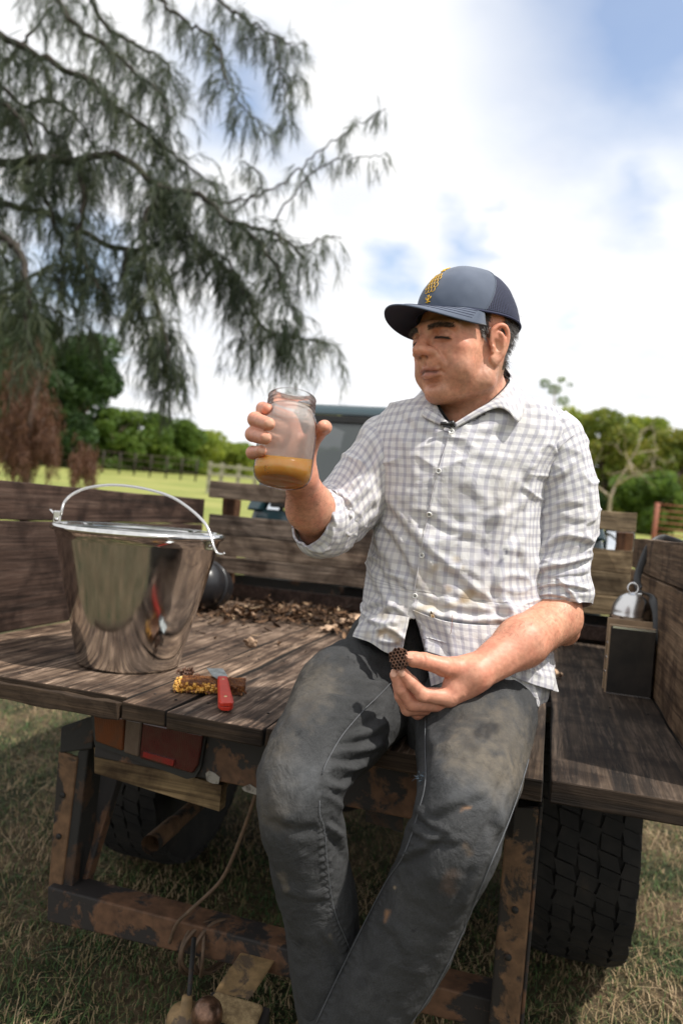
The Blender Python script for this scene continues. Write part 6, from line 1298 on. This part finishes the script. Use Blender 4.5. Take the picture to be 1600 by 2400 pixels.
# ---- honeycomb slab
def crumbly(name, cols, sc=120):
    a = Mat(name, .5, 0, .5); v = a.coord(rnd=1); a.col(a.ramp(a.noise(v, sc, 5, .65), cols)); a.bump(a.noise(v, sc * 1.5, 3), .5, .003); return a.m
wax = crumbly('old_wax', [(.32, (.035, .012, .006)), (.5, (.16, .055, .018)), (.7, (.38, .17, .04))]); pollen = crumbly('bee_bread', [(.3, (.12, .04, .015)), (.42, (.55, .26, .04)), (.6, (.72, .42, .08)), (.75, (.62, .42, .22))], 90); wax2 = crumbly('brood_wax', [(.3, (.03, .012, .007)), (.6, (.13, .055, .028)), (.8, (.24, .12, .06))])
comb = empty('honeycomb_slab', 'flat slab of dark honeycomb with orange bee bread along its broken edge, under the knife', 'honeycomb', M=Tm(-.372, .215, .001, 22))
g = np.random.default_rng(3)
def hexcells(mb, nx, ny, r, z0, z1, cx, cy, keep, wall=.35, jit=.0):
    for j in range(ny):
        for i in range(nx):
            x = cx + (i - (nx - 1) / 2 + (j % 2) * .5) * r * 1.732; y = cy + (j - (ny - 1) / 2) * r * 1.5
            if not keep(x, y): continue
            zt = z1 + g.normal(0, jit); vs = []
            for (rr_, z) in ((r, z0), (r, zt), (r * (1 - wall), zt), (r * (1 - wall) * .9, z0 + (zt - z0) * .25)):
                for k in range(6): vs.append((x + rr_ * math.sin(R(60 * k)), y + rr_ * math.cos(R(60 * k)), z))
            fs = [(a * 6 + k, a * 6 + (k + 1) % 6, (a + 1) * 6 + (k + 1) % 6, (a + 1) * 6 + k) for a in range(3) for k in range(6)] + [tuple(18 + k for k in range(6))]
            mb.add(vs, fs)
m_ = MB(); m_.box((-.070, -.034, 0), (.070, .040, .014)); hexcells(m_, 27, 17, .0031, .008, .021, 0, .004, lambda x, y: abs(x) < .082 - .35 * max(0, abs(y - .004) - .02) and -.036 < y < .044 and (x + y * .5) > -.082, jit=.0007); m_.build('cells', wax, comb)
for nm, mt_, n, sz in (('bee_bread', pollen, 190, .0052), ('dark_wax_edge', wax, 70, .005)):
    m_ = MB()
    for k in range(n):
        x = g.uniform(-.082, .030 if nm == 'bee_bread' else .080); y = -.036 + g.normal(0, .0035) - .0; z = g.uniform(.002, .020); s_ = sz * g.uniform(.5, 1.2)
        if nm != 'bee_bread' and x < .0 and z > .006: z *= .3
        if k % 6 == 0: x = g.uniform(-.086, -.074); y = g.uniform(-.036, .02)
        M = Matrix.Translation((x, y, z)) @ Euler(tuple(g.uniform(0, 6, 3))).to_matrix().to_4x4(); p = [tuple(M @ Vector(q)) for q in ((s_, 0, 0), (-s_, 0, 0), (0, s_ * .8, 0), (0, -s_, 0), (0, 0, s_ * .8), (0, 0, -s_ * .7))]
        m_.add(p, [(0, 2, 4), (2, 1, 4), (1, 3, 4), (3, 0, 4), (2, 0, 5), (1, 2, 5), (3, 1, 5), (0, 3, 5)])
    o = m_.build(nm, mt_, comb); o['kind'] = 'stuff'
chip = empty('comb_scrap', 'small dark crumpled scrap of comb lying on the back corner of the slab', 'honeycomb', M=Tm(-.462, .262, .012, 10))
m_ = MB(); 
for k in range(60):
    x, y, z = g.normal(0, .012), g.normal(0, .007), abs(g.normal(.004, .006)); s_ = g.uniform(.003, .006); M = Matrix.Translation((x, y, z + .003)) @ Euler(tuple(g.uniform(0, 6, 3))).to_matrix().to_4x4()
    m_.add([tuple(M @ Vector(q)) for q in ((s_, 0, 0), (-s_, 0, 0), (0, s_, 0), (0, -s_, 0), (0, 0, s_ * .4), (0, 0, -s_ * .4))], [(0, 2, 4), (2, 1, 4), (1, 3, 4), (3, 0, 4), (2, 0, 5), (1, 2, 5), (3, 1, 5), (0, 3, 5)])
m_.build('scrap', wax2, chip)
# ---- hive knife
kn = empty('scraper_knife', 'short scraper knife with a red riveted handle and steel blade resting on the honeycomb slab', 'knife'); redp = simple('red_handle', (.50, .035, .018), .32, var=.15, scale=40, bump=.05); blade = Mat('old_blade', .38, .85); v = blade.coord(); blade.col(blade.ramp(blade.noise(v, 45, 6), [(.35, (.16, .18, .19)), (.65, (.42, .46, .48))])); brass = simple('brass', (.65, .52, .28), .3, .9)
ka = W(-.3525, .222, .026); kb = W(-.268, .062, .0125); kt = W(-.409, .300, .030); kd = nz(kb - ka); ks = nz(np.cross(kd, N_)); kn_ = np.cross(ks, kd); kn_ = kn_ if kn_ @ N_ > 0 else -kn_
for o_ in (.0046, -.0046):
    pts = []; 
    for (t, w_) in ((0, .011), (.2, .0128), (.5, .0135), (.8, .0155), (.93, .0160), (.985, .0125), (1., .007)): pts.append((ka + (kb - ka) * t, w_))
    vs = []; 
    for c, w_ in pts:
        for (a, b) in ((-1, -1), (1, -1), (1.0, .55), (.72, 1), (-.72, 1), (-1.0, .55)): vs.append(c + ks * w_ * a + kn_ * (o_ + (.0042 * b) * (1 if o_ > 0 else -1)))
    fs = [(i * 6 + k, i * 6 + (k + 1) % 6, (i + 1) * 6 + (k + 1) % 6, (i + 1) * 6 + k) for i in range(len(pts) - 1) for k in range(6)] + [tuple(range(6))[::-1], tuple((len(pts) - 1) * 6 + k for k in range(6))]
    mo = MB().add(vs, fs).build('handle_scale', redp, kn, bevel=.0014, seg=3); bm = bmesh.new(); bm.from_mesh(mo.data); bmesh.ops.recalc_face_normals(bm, faces=bm.faces); bm.to_mesh(mo.data); bm.free()
dd_ = nz(kt - ka); w0 = ks
MB().hexa([ka - w0 * .011 - kn_ * .0008 + kd * .08, ka + w0 * .011 - kn_ * .0008 + kd * .08, ka + w0 * .011 - kn_ * .0008, ka - w0 * .011 - kn_ * .0008, ka - w0 * .011 + kn_ * .0008 + kd * .08, ka + w0 * .011 + kn_ * .0008 + kd * .08, ka + w0 * .011 + kn_ * .0008, ka - w0 * .011 + kn_ * .0008]).build('tang', blade.m, kn)
m_ = MB(); a0, a1, a2 = ka, ka + (kt - ka) * .35, kt
for (p, q, wa, wb) in ((a0, a1, .010, .0185), (a1, a2, .0185, .0195)): m_.hexa([p - w0 * wa - kn_ * .0007, p + w0 * wa - kn_ * .0007, q + w0 * wb - kn_ * .0007, q - w0 * wb - kn_ * .0007, p - w0 * wa + kn_ * .0007, p + w0 * wa + kn_ * .0007, q + w0 * wb + kn_ * .0007, q - w0 * wb + kn_ * .0007])
m_.build('blade', blade.m, kn)
for t, r_ in ((.13, .0032), (.78, .0042)):
    c = ka + (kb - ka) * t + kn_ * .0088; MB().lathe([(0, .0012), (r_ * .8, .0008), (r_, -.001), (0, -.001)], 16, Matrix.Translation(c) @ Vector(kn_).to_track_quat('Z', 'Y').to_matrix().to_4x4()).build('rivet', brass, kn)
# ---- bee smoker against the right side board
sm = empty('bee_smoker', 'bee smoker with domed steel lid and black bellows against the right side board', 'bee smoker', M=Tm(.585, .81, .001)); blk = Mat('bellows_black', .45, 0, .4); v = blk.coord(); blk.col(blk.ramp(blk.noise(v, 14, 5), [(.3, (.012, .011, .010)), (.7, (.045, .035, .028))])); lw = simple('light_board', (.42, .29, .18), .6, var=.2)
hh_ = .190
MB().box((-.060, .0, .002), (.058, .014, hh_)).build('bellows_board', lw, sm, bevel=.001); MB().box((-.0565, -.0025, .004), (.0585, .0, hh_ - .004)).build('bellows_leather', blk.m, sm, bevel=.001)
MB().box((-.056, -.004, .0), (.058, -.0025, .004)).build('metal_strip', MT['steel2'], sm); MB().box((-.052, -.004, hh_ - .009), (.058, -.0026, hh_ - .003)).build('metal_strip', MT['steel2'], sm)
MB().box((-.062, .052, .002), (.058, .062, hh_ + .012)).build('bellows_board', lw, sm, bevel=.001)
MB().hexa([(-.052, .014, .006), (.054, .014, .006), (.054, .052, .006), (-.058, .052, .006), (-.046, .014, hh_ - .03), (.054, .014, hh_ - .03), (.054, .052, hh_ - .012), (-.050, .052, hh_ - .012)]).build('bellows_leather', blk.m, sm)
for z in (.05, .09, .13): MB().tube([(-.056, .02, z), (-.060, .033, z + .008), (-.061, .048, z)], .0015, 6).build('spring_wire', MT['steel2'], sm)
cx, cy = .004, .115; MB().lathe([(0, 0), (.050, 0), (.050, .19), (.046, .19), (0, .19)], 48, Matrix.Translation((cx, cy, 0))).build('fire_can', MT['steel2'], sm)
dome = [(.052, .176), (.0575, .178), (.0575, .188), (.0555, .190), (.0555, .205), (.0565, .207), (.0565, .210), (.0555, .212)] + [(.0555 * math.cos(R(a)) ** .9, .212 + .062 * math.sin(R(a))) for a in range(8, 90, 7)] + [(0, .2745)]
MB().lathe(dome, 64, Matrix.Translation((cx, cy, 0))).build('domed_lid', MT['steel2'], sm); ring = []
for k in range(25): q = 2 * math.pi * k / 24; ring.append((cx + .014 * math.cos(q), cy + .004 * math.sin(q), .287 + .015 * math.sin(q)))
MB().tube(ring, .0035, 8, cap=False).build('lid_ring', MT['steel2'], sm); MB().box((cx - .012, cy - .006, .262), (cx + .026, cy + .006, .276)).build('ring_clip', MT['steel2'], sm, bevel=.003)
# ---- rubber strap over the side board with a rusty wire hook
st = empty('rubber_strap', 'black rubber strap hanging over the right side board beside the smoker', 'strap'); rb_ = simple('strap_rubber', (.035, .035, .036), .55, var=.2)
pth = [P(1660, 1300, 2.15), P(1575, 1266, 2.42), P(1545, 1262, 2.45), P(1520, 1282, 2.42), P(1503, 1320, 2.38), P(1492, 1358, 2.34), P(1500, 1385, 2.3), P(1524, 1400, 2.12), P(1538, 1440, 2.06), P(1540, 1490, 2.03), P(1552, 1514, 2.01), P(1568, 1512, 1.99), P(1580, 1492, 1.98), P(1590, 1470, 1.97)]
MB().tube(catmull(pth, np.linspace(0, len(pth) - 1, 80)), .0115, 10, flat=.28, up=(.3, .9, .1)).build('strap_band', rb_, st)
MB().bar(P(1585, 1483, 1.97), P(1602, 1440, 1.96), CR * .014, CF * .006).build('strap_end', rb_, st, bevel=.004)
wr = simple('rusty_wire', (.22, .05, .025), .6); hk = [P(1568, 1452, 1.93), P(1582, 1455, 1.93), P(1596, 1460, 1.94), P(1606, 1476, 1.94), P(1600, 1488, 1.94)]
MB().tube(catmull(hk, np.linspace(0, 4, 20)), .0024, 8).build('hook_wire', wr, st); MB().tube([P(1574, 1476, 1.95), P(1606, 1478, 1.95)], .0030, 8).build('hook_wire', wr, st)
# ---- dark container lying at the back
dk = empty('plastic_container', 'dark grey ribbed plastic container lying in the corner behind the steel bucket', 'container', M=Tm(-.96, 1.34, .10)); dkm = simple('grey_plastic', (.014, .014, .016), .3)
pr = [(0, -.13), (.06, -.125), (.085, -.10), (.095, -.06), (.090, -.055), (.098, -.045), (.10, 0), (.094, .006), (.10, .014), (.095, .06), (.07, .10), (0, .12)]
MB().lathe(pr, 48, Matrix.Rotation(R(80), 4, 'X')).build('container_body', dkm, dk); MB().lathe([(.100, -.012), (.104, -.008), (.104, .0), (.1, .004)], 48, Matrix.Rotation(R(80), 4, 'X')).build('rib', dkm, dk)
# ---- litter on the deck
lf = Mat('dry_leaf', .8, 0, .2); at = lf.attr('tone'); lf.col(lf.ramp(at.outputs['Fac'], [(0, (.018, .012, .009)), (.45, (.058, .032, .018)), (.8, (.18, .10, .055)), (1, (.42, .30, .19))]))
def litter(name, n, fn, smin, smax, label, seed):
    g = np.random.default_rng(seed); Vs = []; Fs = []; T_a = []
    for k in range(n):
        x, y, zb = fn(g); s_ = g.uniform(smin, smax); w_ = s_ * g.uniform(.15, .4); a = g.uniform(0, 6.28); e = np.array(Euler((g.normal(0, .35), g.normal(0, .35), a)).to_matrix()); c = g.uniform(.1, .5); b = len(Vs)
        for i, t in enumerate((-1, -.4, .3, 1)):
            ww = w_ * (1 - abs(t) ** 1.6) + .0006
            for sd in (-1, 0, 1): Vs.append(e @ np.array([t * s_, sd * ww, abs(sd) * c * w_ + c * s_ * t * t * .5]) + (x, y, zb + .004))
        for i in range(3):
            for q in range(2): Fs.append((b + i * 3 + q, b + i * 3 + q + 1, b + i * 3 + q + 4, b + i * 3 + q + 3))
        T_a += [np.clip(g.normal(.42, .28), 0, 1)] * 12
    o = mobj(name, Vs, Fs, lf.m, smooth=True); o.matrix_world = TRM; attr1(o, 'tone', T_a); return tag(o, label, 'leaf litter', kind='stuff')
litter('leaf_litter', 1200, lambda g: (lambda x: (x, 1.42 + .13 * g.normal() + .05 * math.sin(x * 9), abs(g.normal(0, .014))))(g.normal(-.60, .17)), .007, .030, 'heap of dry leaves and bark along the foot of the head board', 3)
litter('leaf_litter', 90, lambda g: (g.uniform(-1.05, .2), g.uniform(.75, 1.65), 0), .006, .02, 'scattered dry leaves on the back half of the deck', 4)
bkm = simple('bark_strip', (.40, .27, .18), .8, var=.35, scale=30, bump=.3)
def strip(px0, py0, px1, py1, wd, label):
    a, b = KZ(px0, py0, .012), KZ(px1, py1, .012); n = 12; q = [a + (b - a) * (i / n) + np.array([0, 0, .006 * math.sin(i * 1.3) + .004]) for i in range(n + 1)]
    o = MB().tube([W(*p) for p in q], [wd * (.25 + .75 * math.sin(math.pi * min(1, .08 + i / n * .9))) for i in range(n + 1)], 8, flat=.3).build('bark_piece', bkm); tag(o, label, 'bark', 'bark pieces on the deck'); return o
strip(512, 1428, 600, 1445, .022, 'pale curled strip of bark nearest the steel bucket, left end of the litter'); strip(795, 1462, 868, 1438, .028, 'broad pale bark piece beside the shirt hem'); strip(750, 1478, 790, 1470, .016, 'short tan bark piece at the right end of the litter'); strip(1284, 1570, 1318, 1588, .010, 'thin pale twig on the deck right of the man')
o = strip(572, 1507, 602, 1512, .014, 'single curled brown leaf on the open deck right of the bucket'); strip(668, 1420, 720, 1430, .010, 'reddish curled bark strip in the middle of the litter')
# ================================================================== the jar in his raised hand
ja = nz(CU * math.cos(R(6)) + CR * math.sin(R(6))); ja = nz(ja * math.cos(R(17)) + CF * math.sin(R(17))); jb = P(659, 1131, 1.158); jx = nz(np.cross(ja, CF)); jy = np.cross(ja, jx)
JM = Matrix([[jx[i], jy[i], ja[i], jb[i]] for i in range(3)] + [[0, 0, 0, 1]]); jar = empty('glass_jar', 'clear wide-mouth glass jar part filled with thick orange honey drink, held up in one hand', 'jar')
jar.matrix_world = JM
gm2 = bpy.data.materials.new('jar_glass'); gm2.use_nodes = True; n_t = gm2.node_tree; n_t.nodes.clear(); o_ = N(n_t, 'ShaderNodeOutputMaterial'); tr = N(n_t, 'ShaderNodeBsdfTransparent'); tr.inputs[0].default_value = (.99, .995, .99, 1); gs = N(n_t, 'ShaderNodeBsdfGlossy'); gs.inputs['Roughness'].default_value = .03; fr = N(n_t, 'ShaderNodeFresnel'); fr.inputs['IOR'].default_value = 1.38; mx_ = N(n_t, 'ShaderNodeMixShader')
fb = N(n_t, 'ShaderNodeLayerWeight'); fb.inputs['Blend'].default_value = .35; n_t.links.new(fmath(n_t, 'MULTIPLY', fr.outputs[0], .9, clamp=True), mx_.inputs[0]); n_t.links.new(tr.outputs[0], mx_.inputs[1]); n_t.links.new(gs.outputs[0], mx_.inputs[2]); n_t.links.new(mx_.outputs[0], o_.inputs[0])
fm_ = bpy.data.materials.new('milky_film'); fm_.use_nodes = True; n_t = fm_.node_tree; n_t.nodes.clear(); o_ = N(n_t, 'ShaderNodeOutputMaterial'); tr = N(n_t, 'ShaderNodeBsdfTransparent'); df = N(n_t, 'ShaderNodeBsdfDiffuse'); df.inputs[0].default_value = (.92, .88, .86, 1); tl_ = N(n_t, 'ShaderNodeBsdfTranslucent'); tl_.inputs[0].default_value = (.95, .9, .87, 1); ad = N(n_t, 'ShaderNodeMixShader'); n_t.links.new(df.outputs[0], ad.inputs[1]); n_t.links.new(tl_.outputs[0], ad.inputs[2]); mx_ = N(n_t, 'ShaderNodeMixShader')
tcx = N(n_t, 'ShaderNodeTexCoord'); nn = N(n_t, 'ShaderNodeTexNoise'); nn.inputs['Scale'].default_value = 30; nn.inputs['Detail'].default_value = 5; n_t.links.new(tcx.outputs['Object'], nn.inputs['Vector']); rp_ = N(n_t, 'ShaderNodeValToRGB'); rp_.color_ramp.elements[0].position = .3; rp_.color_ramp.elements[0].color = (.28, .28, .28, 1); rp_.color_ramp.elements[1].position = .7; rp_.color_ramp.elements[1].color = (.50, .50, .50, 1); n_t.links.new(nn.outputs['Fac'], rp_.inputs[0])
n_t.links.new(rp_.outputs[0], mx_.inputs[0]); n_t.links.new(tr.outputs[0], mx_.inputs[1]); n_t.links.new(ad.outputs[0], mx_.inputs[2]); n_t.links.new(mx_.outputs[0], o_.inputs[0])
jo = [(0, .0035), (.030, .003), (.0345, .0), (.038, .001), (.0425, .006), (.0452, .013), (.046, .022), (.046, .100), (.0452, .108), (.0425, .118), (.0395, .125), (.0382, .129), (.0398, .131), (.0398, .133), (.0378, .135), (.0378, .138), (.0392, .1395), (.0378, .142), (.0378, .145), (.0390, .147), (.0376, .1495), (.0374, .153), (.0380, .155), (.0372, .1565)]
ji = [(.0352, .1565), (.0350, .150), (.0350, .130), (.0372, .124), (.0402, .116), (.0428, .106), (.0434, .098), (.0434, .022), (.0424, .014), (.039, .0085), (.032, .0065), (0, .0065)]
jo = [(r, z * .93) for r, z in jo]
MB().lathe(jo + [(.0355, .1455), (.0350, .143)], 96).build('glass', gm2, jar)
for zr in (.1215, .128, .1345, .144):
    ring = [(.0385 * math.cos(a), .0385 * math.sin(a), zr) for a in np.linspace(0, 2 * math.pi, 49)]; MB().tube(ring, .0008, 6, cap=False).build('thread' if zr < .14 else 'rim', gm2, jar)
MB().lathe([(r, z * .93) for r, z in [(.0350, .134), (.0370, .1238), (.0400, .1158), (.0426, .106), (.0431, .098), (.0431, .030)]], 96).build('milky_film', fm_, jar)
li = Mat('orange_honey', .25, 0, .5); v = li.coord(); li.col(li.ramp(li.noise(v, 60, 3), [(.3, (.98, .40, .075)), (.7, (1.0, .49, .13))])); li.set('Subsurface Weight', .6); li.b.inputs['Subsurface Radius'].default_value = (1, .5, .2); li.set('Subsurface Scale', .02)
m_ = MB().lathe([(0, .0055), (.0345, .0055), (.0410, .0085), (.0435, .0135), (.0442, .020), (.0442, .10)], 96); m_.f = m_.f; me_o = m_.build('honey_drink', li.m, jar)
bm = bmesh.new(); bm.from_mesh(me_o.data); MI = JM.inverted(); pz = MI @ Vector(P(680, 1072, 1.158)); nl = (MI.to_3x3() @ Vector((0, 0, 1))).normalized(); r_ = bmesh.ops.bisect_plane(bm, geom=bm.verts[:] + bm.edges[:] + bm.faces[:], plane_co=pz, plane_no=nl, clear_outer=True); ed = [e for e in r_['geom_cut'] if isinstance(e, bmesh.types.BMEdge)]
bmesh.ops.contextual_create(bm, geom=ed); bmesh.ops.recalc_face_normals(bm, faces=bm.faces); bm.to_mesh(me_o.data); bm.free()
sp = simple('bee_specks', (.05, .03, .02), .7); m_ = MB(); g = np.random.default_rng(5)
for k in range(22):
    a_ = math.atan2(*[0, 0]); q = P(606 + 18 + g.normal(0, 7), 1088 + g.normal(0, 8), 1.12); ql = MI @ Vector(q); an = math.atan2(ql.y, ql.x); c = Vector((.0431 * math.cos(an), .0431 * math.sin(an), ql.z)); rr_ = .0006 * g.uniform(.5, 1.6); m_.lathe([(0, rr_), (rr_, 0), (0, -rr_)], 6, Matrix.Translation(c))
m_.build('specks', sp, jar)
# ---- the piece of comb pinched in his other hand
hc = empty('comb_piece', 'small brown piece of empty honeycomb pinched between thumb and fingertips', 'honeycomb'); fz = nz(-CF * .94 - CR * .25 + CU * .20); fx = nz(np.cross(CU, fz)); fy = np.cross(fz, fx); c = P(935, 1544, 1.243); hc.matrix_world = Matrix([[fx[i], fy[i], fz[i], c[i]] for i in range(3)] + [[0, 0, 0, 1]]) @ Matrix.Rotation(R(12), 4, 'Z')
m_ = MB(); g = np.random.default_rng(8); hexcells(m_, 6, 7, .0034, -.006, .006, 0, 0, lambda x, y: (x / .0150) ** 2 + (y / .0172) ** 2 < 1, wall=.30, jit=.0006); m_.build('cells', wax2, hc)
m_ = MB()
for k in range(70):
    q = g.uniform(0, 6.28); s_ = g.uniform(.0012, .0028); M = Matrix.Translation((.0150 * math.cos(q), .0172 * math.sin(q), g.uniform(-.007, .005))) @ Euler(tuple(g.uniform(0, 6, 3))).to_matrix().to_4x4()
    m_.add([tuple(M @ Vector(p)) for p in ((s_, 0, 0), (-s_, 0, 0), (0, s_, 0), (0, -s_, 0), (0, 0, s_ * .6), (0, 0, -s_ * .6))], [(0, 2, 4), (2, 1, 4), (1, 3, 4), (3, 0, 4), (2, 0, 5), (1, 2, 5), (3, 1, 5), (0, 3, 5)])
o = m_.build('ragged_edge', wax2, hc); o['kind'] = 'stuff'
